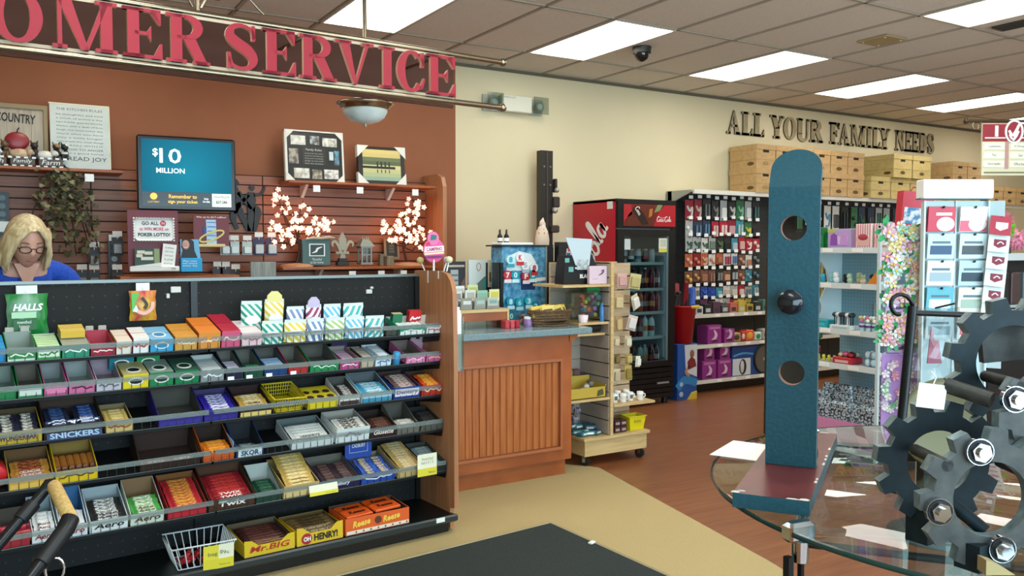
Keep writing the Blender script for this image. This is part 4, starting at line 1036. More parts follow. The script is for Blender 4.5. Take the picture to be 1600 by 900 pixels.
# ------------------------------------------------------------- second shelf
def empty_row(t, a, b, out, ins, short, txt=None, tcol='f0f0ea', hf=.05, hb=.082, **k): return carton(t, a, b, .19, hf, hb, out, ins, short, txt, tcol, **k)
empty_row(1, -2.071, -1.971, '1c7a44', '8a988e', 'nearly empty green carton first on the second shelf', panel='1c7a44')
empty_row(1, -1.969, -1.879, '217f45', '6e665a', 'green carton with a brown inside on the second shelf', panel='d0d8d0')
empty_row(1, -1.877, -1.789, 'c8578c', '8f9694', 'pink fronted carton with a grey inside on the second shelf', panel='d880a8')
empty_row(1, -1.787, -1.686, 'cf6a98', '98a09c', 'pink fronted carton with dark lettering on the second shelf', 'JUICY', '3a2030')
empty_row(1, -1.684, -1.585, 'c0bcc4', 'a08c98', 'silver fronted carton with a mauve inside on the second shelf', 'gum', '5a5a64')
closed_box(1, -1.582, -1.477, .15, .066, 'e2cc24', 'b8ac70', 'b89c18', 'bright yellow gum carton with a dark oval mark', oval='1c1c1c')
closed_box(1, -1.475, -1.374, .16, .066, '158048', '8a9a90', '0f5c34', 'green gum carton with a white oval beside the yellow one', oval='123a24')
closed_box(1, -1.371, -1.265, .16, .066, '0f7a48', '3a5a4c', '0c5030', 'green gum carton with a white oval beside the silver one', oval='123a24')
closed_box(1, -1.610, -1.506, .12, .06, '157a8c', '1c8a9c', '0f5868', 'teal gum carton standing behind the yellow one', oval='142c30', back=.14, up=.035)
closed_box(1, -1.498, -1.398, .12, .06, '128a50', '1c9a5c', '0c5c38', 'green gum carton standing behind the front row', oval='123a24', back=.14, up=.035)
carton(1, -1.259, -1.154, .18, .055, .065, '8a9090', 'b8c0bc', 'silver gum carton with a looped mark beside the green ones', 'gum', 'e8e8e8')
packs(1, -1.253, -1.160, 1, 4, .085, .03, .05, 'b8c4c2', 'd4dcda', 'silver gum pack in the silver carton', 'silver gum packs')
for (a, b, c, ins, pc, sh) in ((-1.148, -1.066, '1c1838', '6e6a64', ('2c2452', 'd0cce0'), 'dark violet'), (-1.063, -0.973, '0f4a34', '6a6a60', ('14604a', '2a8060'), 'dark green'), (-0.970, -0.855, '163c74', '5c5a54', ('2c6ab0', 'a8c8e8'), 'dark blue'), (-0.852, -0.750, 'b02c2c', '706c62', ('b83434', 'd8a0a0'), 'red')):
    carton(1, a, b, .19, .045, .085, c, ins, sh + ' carton with a grey back flap in the middle of the second shelf', 'ice', hf_ := 'e0e4e8') if False else carton(1, a, b, .19, .045, .085, c, ins, sh + ' carton with a grey back flap in the middle of the second shelf')
    if sh != 'red': packs(1, a + .008, b - .008, 1, 3 if sh != 'dark green' else 1, b - a - .03, .028, .045, pc[0], pc[1], sh + ' gum pack in its carton on the second shelf', sh + ' gum packs', y0=.02)
    put('price_ticket', G().box(a + .005, 0, 0, a + .034, .002, .016), M_white, disp, T(0, TY_[1] - .017, TZ_[1] + .004))
carton(1, -0.743, -0.593, .20, .05, .088, '1a8a4c', '5e5c54', 'green carton with a tall grey flap right of the red carton', 'mentos', 'd8ecd8')
carton(1, -0.587, -0.483, .18, .045, .06, 'c04888', '8a8078', 'magenta gum carton on the second shelf', 'gum')
packs(1, -0.580, -0.490, 1, 4, .062, .032, .042, 'a04880', 'd8b8c8', 'magenta gum pack in the magenta carton', 'magenta gum packs')
carton(1, -0.476, -0.401, .18, .045, .05, 'b8a890', '8a8078', 'beige gum carton on the second shelf')
packs(1, -0.469, -0.408, 1, 5, .045, .028, .05, '4a3a34', 'cbbfae', 'beige and brown gum pack in the beige carton', 'beige gum packs')
carton(1, -0.394, -0.303, .18, .05, .055, 'd0e0ec', 'c8d4dc', 'white and pale blue gum carton beside the small blue bottle', 'ice', '3a6aa0')
packs(1, -0.387, -0.310, 1, 4, .05, .032, .054, 'cfe0ee', 'eef4f8', 'white gum pack in the pale blue carton', 'white gum packs')
o = thing('gum_bottle', 'small blue gum bottle with a ribbed lid', 'bottle', mw=on_shelf(1, (-0.296 + -0.247) / 2, .01))
put('body', G().lathe([(.018, 0), (.021, .006), (.021, .045), (.017, .05)], n=14), mat('2c7aa8', 0.3), o); put('lid', G().lathe([(.019, .05), (.019, .066), (.016, .069), (.001, .069)], n=14), mat('3a98c4', 0.35), o)
carton(1, -0.217, -0.102, .20, .045, .06, 'd8689c', '74665e', 'pink gum carton with a brown inside near the end panel', 'bubble', 'f8e0ea', front2='e88ab4')
carton(1, -0.095, 0.008, .20, .045, .06, 'd05a98', 'c8a8b8', 'pink gum carton with yellow lettering touching the end panel', 'BIG', 'f0d880', flaps=True)
tag(put('backing_card', G().rbox(-.045, 0, 0, .045, .004, .09, .001), mat('33205a', 0.6), None, on_shelf(1, (-0.563 + -0.472) / 2, .17, .03)), 'plain purple card standing behind the magenta gum carton', 'card')

# ------------------------------------------------------------- third shelf
carton(2, -2.055, -1.887, .19, .055, .075, 'c0a030', '4a3c20', 'yellow carton of peanut caramel bars first on the third shelf', 'WUNDERBAR', '2a2c5a', front2='b89a28')
bars(2, -2.051, -1.892, 6, '2c2a3a', 'd8d4c4', 'dark bar with a pale band in the yellow peanut carton', 'dark bars in the yellow peanut carton', cols=2, z0=.04)
carton(2, -1.883, -1.663, .20, .062, .10, '2c1712', '3a2a20', 'dark brown carton of peanut bars with big outlined lettering', None)
o = bpy.context.scene.objects['candy_carton'] if False else None
bars(2, -1.878, -1.776, 6, '20283c', '3c5a8c', 'navy wrapped bar in the dark brown peanut carton, plain half', 'navy plain bars', z0=.05, txt='ALMOND')
bars(2, -1.771, -1.668, 6, '1c2438', '4a6ab0', 'navy wrapped bar in the dark brown peanut carton, lettered half', 'navy lettered bars', z0=.05, txt='Snickers')
o = tag(put('carton_header', G().rbox(-1.873, 0, 0, -1.670, .003, .046, .001), mat('1b2c5c', 0.5), None, DM @ T(0, TY_[2] + .002, TZ_[2] + .035, 0, -.5)), 'slanted blue lettered header above the dark brown peanut carton', 'header')
text('SNICKERS', o, (-1.873 + -1.670) / 2, -.002, .023, (-1.670 - -1.873) * .94, .036, mat('e4eef4', 0.5), bold=.05)
put('lower_print', G().box(-1.873, 0, 0, -1.670, .0008, .03), mat('1b2c5c', 0.5), o, T(0, -.006, -.038))
text('SNICKERS', o, (-1.873 + -1.670) / 2, -.009, -.022, (-1.670 - -1.873) * .9, .024, mat('8fb0c8', 0.5), bold=.03)
carton(2, -1.655, -1.545, .17, .05, .06, 'b59a5a', '7a6a48', 'low tan carton of wafer bars beside the dark brown one', 'bar', '8a4030', front2='c8b070')
bars(2, -1.651, -1.550, 5, 'd0b060', 'e0c888', 'golden wafer bar in the low tan carton', 'golden wafer bars', z0=.035, dz=.001)
carton(2, -1.444, -1.254, .21, .045, .11, '32287c', '4a4840', 'purple carton with a wide arched grey flap, almost empty', None, front2='3a3090')
bars(2, -1.436, -1.263, 1, '3a2a88', 'c8c0d8', 'last purple bar in the almost empty purple carton', 'last purple bars', cols=2, z0=.03)
carton(2, -1.251, -1.097, .20, .045, .075, '2c2278', '3c3460', 'purple carton full of fruit and nut bars', None, front2='352a8c')
bars(2, -1.246, -1.102, 6, '35289a', 'c8c8dc', 'purple bar with a pale band in the full purple carton', 'purple nut bars', z0=.04, txt='M')
carton(2, -1.091, -0.937, .20, .05, .075, '3a1418', '2c1412', 'maroon carton of caramel bars with cream sticks', None, front2='d8c070')
bars(2, -1.085, -0.943, 5, 'c8a050', 'e8d8a8', 'cream and gold caramel bar in the maroon carton', 'caramel bars', z0=.035, txt='CARAMILK', tcol='3a1418')
def basket(t, x0, x1, d, h, c, short):
    w = (x1 - x0) / 2
    o = thing('plastic_basket', short, 'basket', mw=on_shelf(t, (x0 + x1) / 2))
    m = mat(c, 0.4); g = G(); b = .82
    bot = [(-w * b, .012), (w * b, .012), (w * b, d * .95), (-w * b, d * .95)]; top = [(-w, 0), (w, 0), (w, d), (-w, d)]
    put('base', G().box(-w * b, .012, 0, w * b, d * .95, .004), m, o)
    put('rim', G().tube([(x, y, h) for x, y in top], .005, 6, closed=True), m, o)
    for k in range(4):
        a0, a1 = Vector((*bot[k], 0)), Vector((*bot[(k + 1) % 4], 0)); b0, b1 = Vector((*top[k], h)), Vector((*top[(k + 1) % 4], h))
        gg = G(); n = 12
        for j in range(n + 1):
            f = j / n; gg.tube([a0.lerp(a1, f), b0.lerp(b1, f)], .0022, 4, caps=False)
        for z in (.25, .5, .75): gg.tube([a0.lerp(b0, z), a1.lerp(b1, z)], .0022, 4, caps=False)
        put('lattice_side', gg, m, o)
    return o
basket(2, -0.928, -0.773, .20, .07, 'd0b81c', 'yellow plastic mesh basket holding two dark bars')
bars(2, -0.915, -0.786, 2, '3a2a3c', '8a7c78', 'dark bar lying in the yellow mesh basket', 'basket bars', y0=.06, z0=.012)
o = closed_box(2, -0.763, -0.604, .16, .05, 'd8c020', 'd8c428', 'a89414', 'yellow box with round holes in its top')
for k in range(6): put('hole_cup', G().cyl((-.055 + (k % 3) * .052, .03 + (k // 3) * .06, .048), (-.055 + (k % 3) * .052, .03 + (k // 3) * .06, .052), .018, n=12), mat('3a2414', 0.6), o)
carton(2, -0.597, -0.487, .19, .05, .08, 'd8d4cc', '50504a', 'white fronted carton of dark coconut bars', None, front2='4a3030')
bars(2, -0.590, -0.494, 5, '3c2c30', 'c8c4bc', 'dark coconut bar with white ends in the white fronted carton', 'dark coconut bars', z0=.035)
carton(2, -0.480, -0.307, .21, .05, .085, 'a8c8d4', '5a6468', 'pale blue carton of coconut bars', None, front2='3a8cac')
bars(2, -0.473, -0.314, 5, '4aa0c0', 'c8e4ec', 'sky blue coconut bar in the pale blue carton', 'sky blue bars', z0=.035, txt='mint', tcol='f4fafa')
carton(2, -0.300, -0.141, .22, .065, .07, '1c3c8c', '3a2a24', 'royal blue carton with a white name plate', 'Dentery', '6a2a60', panel='e0dce8')
bars(2, -0.289, -0.153, 6, '6a5450', 'd0b8b0', 'pinkish brown bar in the royal blue carton', 'pinkish bars', z0=.05)
carton(2, -0.133, 0.000, .20, .06, .065, 'b82a20', '4a3428', 'red carton of orange and yellow bars against the end panel', 'caramel', 'f0d8a0')
bars(2, -0.126, -0.008, 5, 'c84a1c', 'e8b040', 'orange bar with a yellow band in the red carton', 'orange yellow bars', z0=.05)

# ------------------------------------------------------------- fourth shelf
tag(put('candy_roll', G().lathe([(.001, -.05), (.045, -.045), (.048, 0), (.045, .05), (.001, .055)], n=18, axis='y'), mat('b81c28', 0.4), None, on_shelf(3, -2.056, .07, .05)), 'red round tub at the frame edge of the fourth shelf', 'tub')
carton(3, -2.011, -1.852, .20, .05, .085, 'c89a40', '6a4a28', 'golden carton of sponge toffee bars with maroon lettering', None, front2='d8b050')
bars(3, -2.006, -1.856, 5, 'b07a34', '7a2028', 'golden bar with a maroon band in the sponge toffee carton', 'sponge toffee bars', z0=.04, txt='CRUNCHIE', tcol='f0d8d0')
carton(3, -1.847, -1.688, .20, .055, .105, 'd8b418', '8a7030', 'tall yellow carton of upright brown bars', 'EATMORE', '5a4010')
for k in range(6):
    o = tag(link('chocolate_bar', bar_mesh(.12, .024, .016, mat('6a3a1c', .35), mat('a8682c', .35), 'chocolate_bar'), None, on_shelf(3, -1.838 + k * .0262 + .006, .02) @ T(0, .075, .042, PI / 2, 0, -.15)), 'brown bar lying lengthwise in the tall yellow carton, %s along' % ORDN[k], 'candy bar', 'brown bars in the yellow carton')
carton(3, -1.526, -1.272, .20, .035, .12, '2a1a12', '34221a', 'wide dark brown carton almost sold out', None)
bars(3, -1.516, -1.283, 2, 'a83a2c', 'd8c4b4', 'red and white bar left in the wide dark brown carton', 'last red and white bars', cols=2, z0=.01)
carton(3, -1.261, -1.121, .20, .045, .10, 'c05a28', '2e1c12', 'orange fronted carton of peanut butter sticks', None, front2='b84c20')
bars(3, -1.255, -1.127, 4, 'd8761c', 'e89a3c', 'orange stick in the orange fronted carton', 'orange sticks', z0=.035)
o = carton(3, -1.115, -0.984, .19, .05, .105, '183468', '20242a', 'navy carton with high sides and a pale name plate', None, notch=True)
put('name_plate', G().rbox(-.055, -.003, .004, .055, 0, .042, .001), mat('d8dcd8', 0.5), o); text('SKOR', o, 0, -.0045, .023, .085, .026, mat('2a4a7c', 0.5), bold=.04)
put('side_panel', G().box(-.074, .02, .03, -.0715, .13, .075), mat('8ab8d8', .5), o)
bars(3, -1.103, -0.996, 2, '4a5a5c', '8ca09c', 'grey green bar low in the navy carton', 'toffee bars', z0=.01, y0=.05)
carton(3, -0.851, -0.635, .22, .04, .065, 'c4ccca', '606a68', 'clear grey tray of white milk chocolate bars', None)
bars(3, -0.841, -0.645, 6, 'd8d8d0', 'e8e8e0', 'white wrapped milk chocolate bar in the grey tray', 'white milk chocolate bars', z0=.03, txt="HERSHEY'S", tcol='26221e')
carton(3, -0.625, -0.442, .20, .075, .085, 'd2d8d6', 'a8a498', 'plain white carton standing higher than its neighbours', 'almonds', '7a6a78', tsize=.6)
bars(3, -0.615, -0.452, 4, 'd6d2c8', '3a2e28', 'white bar with a brown band in the plain white carton', 'white almond bars', z0=.06, y0=.03)
carton(3, -0.435, -0.293, .20, .06, .065, '3a1418', '2a1a16', 'maroon carton with white script lettering', 'Glosette', 'f0e4d8', shear=.25)
bars(3, -0.427, -0.300, 4, '4a2a22', '6a4a3a', 'maroon box of raisins in the maroon carton', 'maroon raisin boxes', z0=.045)
carton(3, -0.286, -0.153, .20, .04, .10, '6a665c', '55534a', 'grey carton with a curled flap on the fourth shelf', None)
bars(3, -0.278, -0.161, 3, 'b8b4a8', 'd8d4c8', 'silver grey bar in the grey carton with the curled flap', 'silver grey bars', z0=.03)
carton(3, -0.146, -0.009, .19, .04, .055, '57534a', '2a2824', 'smoky carton of black bars against the end panel', None)
bars(3, -0.138, -0.017, 5, '1e1d1c', '3c3a38', 'black bar in the smoky carton', 'black bars', z0=.03)

# ------------------------------------------------------------- fifth shelf
carton(4, -2.068, -1.944, .20, .04, .07, '9a2030', '4a4038', 'red fronted carton behind the push handle', None)
for k in range(8): tag(put('candy_packet', G().rbox(-.03, -.012, 0, .03, .012, .045, .005), mat(('a82838', 'c03848')[k % 2], 0.35), None, on_shelf(4, -2.046 + (k % 4) * .035, .03 + .05 * (k // 4), .005) @ T(0, 0, 0, .1 * (k % 3), -.2)), 'red candy packet in the red fronted carton, %s in the %s row' % (ORDN[k % 4], ('front', 'rear')[k // 4]), 'candy packet', 'red candy packets')
def aero(a, b, out, ins, short, c0, c1, blab, grp, tcol, n=5, hb=.095):
    carton(4, a, b, .22, .055, hb, out, ins, short, 'Aero', tcol, shear=.2)
    bars(4, a + .003, b - .003, n, c0, c1, blab, grp, z0=.045, txt='Aero', tcol=tcol)
aero(-1.940, -1.847, 'd4d8d8', '90a0a4', 'white carton with maroon lettering behind the push handle', 'd8d8d6', 'ece8e4', 'white bar with maroon lettering behind the push handle', 'white maroon bars', '7a1c28')
aero(-1.843, -1.737, 'ccd6dc', '3a6a98', 'white carton with a raised blue flap', 'e0dcd8', 'd0d4d8', 'white bar with red letters under the blue flap', 'white red bars', 'a02828', 4, .12)
aero(-1.732, -1.583, 'd8dcdc', 'a4b0b4', 'white carton of bubbly bars with black lettering', '2c2a2a', 'dcdcd8', 'black and white bubbly bar in the white carton', 'black white bubbly bars', '1c1c20', 6)
aero(-1.576, -1.439, 'c8d4c4', '8a6a48', 'pale carton of green mint bubbly bars', '4ea04c', 'e4e6d0', 'green and cream mint bubbly bar in the pale carton', 'green mint bubbly bars', '54281c', 5, .11)
carton(4, -1.426, -1.258, .24, .055, .095, 'a01c28', '7a4a20', 'red carton of caramel wafers with golden bars', None, front2='b82430')
bars(4, -1.418, -1.266, 9, 'b02830', 'e0a040', 'red bar with a golden band in the red wafer carton', 'golden band bars', z0=.045, dy=.022)
carton(4, -1.252, -1.042, .24, .06, .11, '4a2c1e', '50301e', 'brown carton of twin cookie bars with white lettering', 'Twix', 'f0e8e0', tsize=.75)
bars(4, -1.244, -1.051, 8, '8a1c24', 'c83a34', 'dark red twin cookie bar in the brown carton', 'twin cookie bars', z0=.045, dy=.024, txt='TWIX', tcol='f4ece4')
carton(4, -1.036, -0.914, .20, .045, .10, '1c3c2c', 'b8beb8', 'dark green carton with a torn white back flap', None)
bars(4, -1.030, -0.921, 5, '123a28', '2c5c40', 'dark green mint bar in the dark green carton', 'dark green bars', z0=.03)
carton(4, -0.908, -0.730, .25, .065, .085, 'c8a868', '9a8048', 'tall tan carton with a sloping stack of tan bars', None, front2='d8bc80')
bars(4, -0.899, -0.740, 10, 'c8a458', 'e0c88c', 'tan wafer bar in the sloping stack', 'tan stacked bars', z0=.055, dz=.006, dy=.023, txt='Wafer', tcol='4a3418')
carton(4, -0.723, -0.514, .23, .055, .075, '241a44', '6a665c', 'dark violet carton of wrapped eggs', 'Cadbury', 'e4e0ec', shear=.2, tsize=.6)
bars(4, -0.714, -0.525, 6, '3a2a30', '6a5048', 'dark brown bar in the dark violet carton', 'dark brown violet bars', z0=.04, cols=2)
carton(4, -0.507, -0.318, .22, .055, .06, '2048a0', '7a7460', 'bright blue carton of gold wrapped bars', 'egg', 'e8e8f0')
bars(4, -0.497, -0.329, 6, '3a5cb0', 'c8b070', 'blue and gold bar in the bright blue carton', 'blue gold bars', z0=.04, cols=2)
o = thing('upright_card', 'royal blue upright card with a thin framed title behind the gold bars', 'card', mw=on_shelf(4, (-0.521 + -0.369) / 2, .16, .06) @ T(0, 0, 0, 0, -.2))
put('card', G().rbox(-.075, 0, 0, .075, .004, .12, .001), mat('2048a4', 0.5), o)
put('frame_line', G().box(-.052, -.001, .03, .052, 0, .032).box(-.052, -.001, .09, .052, 0, .092).box(-.052, -.001, .03, -.050, 0, .092).box(.05, -.001, .03, .052, 0, .092), mat('c8d0e0', .5), o)
text('CADBURY', o, 0, -.0015, .066, .075, .02, mat('e0e4ec', .5), bold=.02)
carton(4, -0.303, -0.153, .25, .055, .07, 'c0a468', '7a6a48', 'cream carton filled with a long run of tan bars', None)
bars(4, -0.296, -0.161, 11, 'b8985c', 'd8c498', 'tan bar in the long cream carton', 'long run tan bars', z0=.045, dy=.021)
carton(4, -0.141, -0.008, .24, .045, .06, '2a2a28', '4a4a42', 'dark tray of grey and teal bars against the end panel', None)
bars(4, -0.134, -0.016, 5, '7a8a8c', 'a8b4b4', 'grey green bar in the dark tray', 'grey green bars', z0=.03, y0=.09)
for k in range(4): tag(put('gum_cube', G().rbox(-.016, -.016, 0, .016, .016, .03, .004), mat(('d8a868', '2a8a8c', '2c7a84', '1c5a60')[k], 0.4), None, on_shelf(4, -0.122 + (k % 2) * .055 + .01, .02 + .032 * (k // 2), .02)), '%s cube pack at the front of the dark tray' % ('peach', 'bright teal', 'mid teal', 'deep teal')[k], 'gum', 'cube packs')

# ------------------------------------------------------------- base deck
def wire_basket():
    x0, x1 = -1.410, -1.101
    o = thing('wire_basket', 'white wire basket of red sweets on the base deck', 'basket', mw=DM @ T(-1.29, .0, .106, -.06))
    w0, w1, d0, d1, h = .105, .135, .15, .24, .105
    top = [(-w1, -.01), (w1, -.01), (w1, .23), (-w1, .23)]; bot = [(-w0, .02), (w0, .02), (w0, .19), (-w0, .19)]
    m = mat('d8e0e4', 0.35)
    put('rim', G().tube([(x, y, h) for x, y in top], .004, 8, closed=True), m, o)
    put('base_ring', G().tube([(x, y, .004) for x, y in bot], .003, 6, closed=True), m, o)
    for k in range(4):
        a0, a1 = Vector((*bot[k], .004)), Vector((*bot[(k + 1) % 4], .004)); b0, b1 = Vector((*top[k], h)), Vector((*top[(k + 1) % 4], h))
        n = 8 if k % 2 == 0 else 9
        for j in range(n): put('wire', G().tube([a0.lerp(a1, (j + .5) / n), b0.lerp(b1, (j + .5) / n)], .0024, 5, caps=False), m, o)
    g = G()
    for j in range(7): g.tube([(-w0 + .03 * j + .015, .02, .003), (-w0 + .03 * j + .015, .19, .003)], .002, 4, caps=False)
    put('base_mesh', g, m, o)
    tg = put('price_card', G().box(-.065, -.001, -.055, .065, .001, .055), stripe_mat('e9e6c8', 'e0d040', 0.001, 0), o, T(.055, -.024, .048, 0, .12))
    put('yellow_band', G().box(-.065, -.002, -.055, .065, -.0008, -.01), mat('d8c832', .6), o, T(.055, -.024, .048, 0, .12))
    text('Large\nbag 99c', o, .055, -.0285, .072, .09, .04, mat('55554a', .7)); text('Thank you', o, .08, -.022, .01, .05, .01, mat('6a5a10', .7))
    for k in range(14):
        tag(put('wrapped_sweet', G().ball((0, 0, 0), (.022, .015, .010), 9, 6).cyl((-.034, 0, 0), (-.020, 0, 0), .010, .003, 6).cyl((.020, 0, 0), (.034, 0, 0), .003, .010, 6), mat(('a81c24', '8a1820', 'c0303a', '3a2018')[k % 4], 0.35), None, DM @ T(-1.29 + rnd.uniform(-.07, .07), .04 + rnd.uniform(0, .13), .122 + .012 * (k // 7), rnd.uniform(0, 3), rnd.uniform(-.2, .2))), '%s wrapped sweet lying in the white wire basket' % ('red', 'dark red', 'bright red', 'brown')[k % 4], 'sweet', 'red sweets in the wire basket')
wire_basket()
carton(5, -1.115, -.875, .26, .062, .085, 'd0b018', '5a4a34', 'yellow carton with a curved front and red lettering on the base deck', 'Mr.BIG', 'b02018', notch=True, shear=.2)
bars(5, -1.11, -.88, 8, '3c201c', '6a3c34', 'dark brown bar in the yellow curved front carton', 'dark brown bars', z0=.035, dy=.027, dz=.003, txt='BIG', tcol='b88a50')
o = carton(5, -.868, -.632, .24, .07, .08, 'd8b020', '6a5228', 'yellow carton with a red disc beside the orange one', None, notch=True)
put('red_disc', G().cyl((-.068, -.004, .032), (-.068, 0, .032), .026, n=20), mat('a81c20', .5), o)
text('OH', o, -.068, -.006, .032, .036, .022, M_white, bold=.04); text('HENRY!', o, .028, -.003, .032, .12, .034, mat('1a1410', .5), bold=.04)
bars(5, -.862, -.638, 6, '6a5430', '3a2c1c', 'olive brown bar in the yellow carton with the red disc', 'olive brown bars', z0=.045, dy=.03, dz=.004, txt='HENRY!', tcol='d0b880')
o = carton(5, -.622, -.268, .20, .085, .10, 'd85a1c', '40322a', 'big orange peanut butter cup carton on the base deck', None)
put('cream_strip', G().box(-.17, -.002, .006, .172, -.0004, .022), mat('ded4c0', .5), o)
for k in range(8): put('cup_mark', G().cyl((-.12 + k * .04, -.003, .014), (-.12 + k * .04, -.0015, .014), .005, n=8), mat('8a4a2a', .5), o)
for s_ in (-1, 1): text('Reese', o, s_ * .082 - .01, -.003, .055, .095, .032, mat('f0c848', .5), bold=.03, shear=.25, tilt=.10)
put('cup_picture', G().cyl((0, -.004, .054), (0, 0, .054), .018, n=16), mat('5a2c18', .5), o)
for k in range(4):
    q = tag(put('peanut_cup_pack', G().rbox(-.075, -.04, 0, .075, .04, .016, .005), mat('dc561c', 0.35), None, on_shelf(5, -.53 + (k % 2) * .155, .07 + .075 * (k // 2), .075 + .008 * (k % 2)) @ T(0, 0, 0, .1, .15)), 'orange peanut butter cup pack in the big orange carton, %s %s' % (('front', 'rear')[k // 2], ('beside the yellow carton', 'at the empty deck end')[k % 2]), 'candy bar', 'orange cup packs')
    text('Reese', q, 0, 0, .0175, .09, .03, mat('3a1c10', .5), rx=0, bold=.03, shear=.2)

# bags and tickets on the black back panel
def hang_bag(x, z, w, h, m, short):
    o = thing('candy_bag', short, 'bag', mw=DM @ T(x, .325, z))
    g = G(); nz, nx = 9, 9; P = []
    for s_ in (-1, 1):
        for j in range(nz):
            v = j / (nz - 1)
            for i in range(nx):
                u = i / (nx - 1) * 2 - 1
                th = (1 - abs(u) ** 3) * math.sin(PI * (v * .94 + .03)) ** .5 * .028
                P.append((u * w / 2 * (1 - .05 * math.sin(PI * v) + .03 * math.sin(v * 14)), s_ * th * (1 + .18 * math.sin(u * 7 + v * 9)), -h + v * h))
    F = []
    for s_ in range(2):
        for j in range(nz - 1):
            for i in range(nx - 1):
                q = s_ * nz * nx + j * nx + i
                F.append((q, q + 1, q + nx + 1, q + nx))
    g._add(P, F, 0, True)
    put('pouch', g, m, o)
    put('header', G().box(-w * .25, -.006, -.005, w * .25, -.002, .035), mat('e4e4de', .6), o)
    put('hook', G().cyl((0, -.02, .01), (0, .037, .01), .003, n=6), M_chrome, o)
    return o
b1 = hang_bag(-1.907, 1.315, .155, .18, noise_mat('green_bag', '167a30', 'b4d0c8', (9, 9, 5), .3, 0, 3, .5, .8), 'green and silver cough drop bag on the black back panel')
text('HALLS', b1, 0, -.036, -.055, .11, .03, M_white, bold=.04, shear=.25); put('stripe', G().box(-.06, -.034, -.10, .03, -.026, -.075), mat('a8d0a8', .5), b1); put('dark_patch', G().box(-.055, -.034, -.15, .03, -.024, -.105), mat('145a2a', .5), b1)
text('menthol\nlemon', b1, -.015, -.036, -.125, .05, .03, M_white)
b2 = hang_bag(-1.451, 1.315, .115, .135, noise_mat('gummy_bag', 'd8b020', 'c03a4a', (22, 22, 14), .3, 0, 2, .35, .65), 'colourful gummy sweets bag on the black back panel')
put('green_corner', G().prism([(-.052, -.10), (-.02, -.01), (-.054, -.008)], -.030, -.026, 'xz'), mat('5ab04a', .5), b2); put('worm_print', G().ribbon([(-.03, -.09), (0, -.10), (.03, -.08), (.035, -.05)], .016, -.034, -.03), mat('e0a8a0', .5), b2); put('dark_print', G().ribbon([(-.01, -.03), (.01, -.06), (.0, -.08)], .012, -.034, -.028), mat('3a2418', .5), b2); put('white_print', G().prism([(-.05, -.09), (-.02, -.10), (-.035, -.06)], -.032, -.028, 'xz'), mat('d8e8d8', .5), b2)
for (x, z, w, h, sh) in ((-1.300, 1.30, .045, .028, 'grey ticket holder'), (-1.335, 1.275, .014, .022, ''), (-0.311, 1.265, .034, .022, ''), (-0.295, 1.29, .016, .012, '')):
    put('ticket_holder', G().rbox(x - w / 2, .350, z, x + w / 2, .362, z + h, .002), mat('c8cac4', .5), disp)
put('base_ticket', G().box(-.125, -.026, .085, -.075, -.022, .108), M_white, disp)
for (x, y, z, w, h, sh) in ((-.735 + .02, TY_[4] - .03, TZ_[4] + .0, .145, .05, 'tan stack'), (-.145, TY_[4] - .03, TZ_[4] - .0, .115, .115, 'end')):
    o = thing('price_card', 'cream and yellow handwritten price card %s' % ('under the tan wafer stack' if sh == 'tan stack' else 'hanging before the long cream carton'), 'price card', mw=DM @ T(x, y, z, 0, -.25 if h < .1 else .0))
    put('card', G().box(-w / 2, 0, 0, w / 2, .002, h), mat('e6e2c6', .7), o); put('yellow_band', G().box(-w / 2, -.001, 0, w / 2, 0, h * .35), mat('d8c838', .7), o)
    if h > .1: text('Assorted\nbars 2 / 3', o, 0, -.001, h * .7, w * .6, h * .3, mat('77776a', .7)); 
    text('Thank you', o, w * .22, -.002, h * .14, w * .35, h * .12, mat('6a5a10', .7))

# lollipops and the round sign stuck in the end panel
def on_disp(x, y, z): return DM @ T(x, y, z)
o = thing('round_sign', 'round pink and white lollipop sign on the wooden end panel', 'sign', mw=on_disp(.004, .21, 1.386))
put('stick', G().cyl((0, 0, -.01), (0, 0, .06), .006, n=8), M_white, o)
put('disc', G().cyl((0, -.003, .11), (0, .003, .11), .066, n=28), mat('d8508c', .4), o)
put('top_disc', G().cyl((-.004, -.0034, .175), (-.004, .0028, .175), .036, n=22), mat('d86aa0', .4), o)
put('white_band', G().prism([(-.062, .098), (.062, .106), (.060, .135), (-.056, .128)], -.006, 0, 'xz'), M_white, o)
text('CAMPINO', o, 0, -.008, .117, .10, .02, mat('b8326a', .4), bold=.03, tilt=.06)
put('cream_band', G().prism([(-.060, .085), (.062, .093), (.062, .102), (-.062, .094)], -.0055, 0, 'xz'), mat('e8d8a8', .4), o)
put('dark_band', G().prism([(-.05, .066), (.05, .070), (.057, .084), (-.059, .078)], -.0055, 0, 'xz'), mat('7a2a6a', .4), o)
put('green_leaf', G().prism([(-.022, .165), (.012, .168), (.018, .192), (-.016, .195)], -.0055, -.002, 'xz'), mat('2a6a68', .4), o)
put('berry_print', G().prism([(-.05, .135), (-.02, .137), (-.03, .158), (-.045, .15)], -.0055, 0, 'xz'), mat('c02848', .4), o)
for k, (x, y, lean, c, sh) in enumerate(((-.05, .30, -.45, 'c8b878', 'yellowish lollipop leaning off the wooden end panel'), (.012, .12, .35, 'd8c0d4', 'pale lilac lollipop behind the round sign'), (.014, .09, .25, 'd8d4b0', 'cream lollipop near the front of the end panel'))):
    x = min(x, .012)
    o = thing('lollipop', sh, 'lollipop', mw=on_disp(x if k else .0, y, 1.384) @ T(0, 0, 0, 0, 0, lean))
    put('stick', G().cyl((0, 0, 0), (0, 0, .055), .004, n=6), M_white, o); put('ball', G().ball((0, 0, .064), (.020, .020, .019), 12, 8), mat(c, .25), o)
for y, l in ((.25, .06), (.14, .035)): put('paper_strip', G().box(-.0105, y - .004, 1.38 - l, -.0085, y + .004, 1.386), M_white, disp)

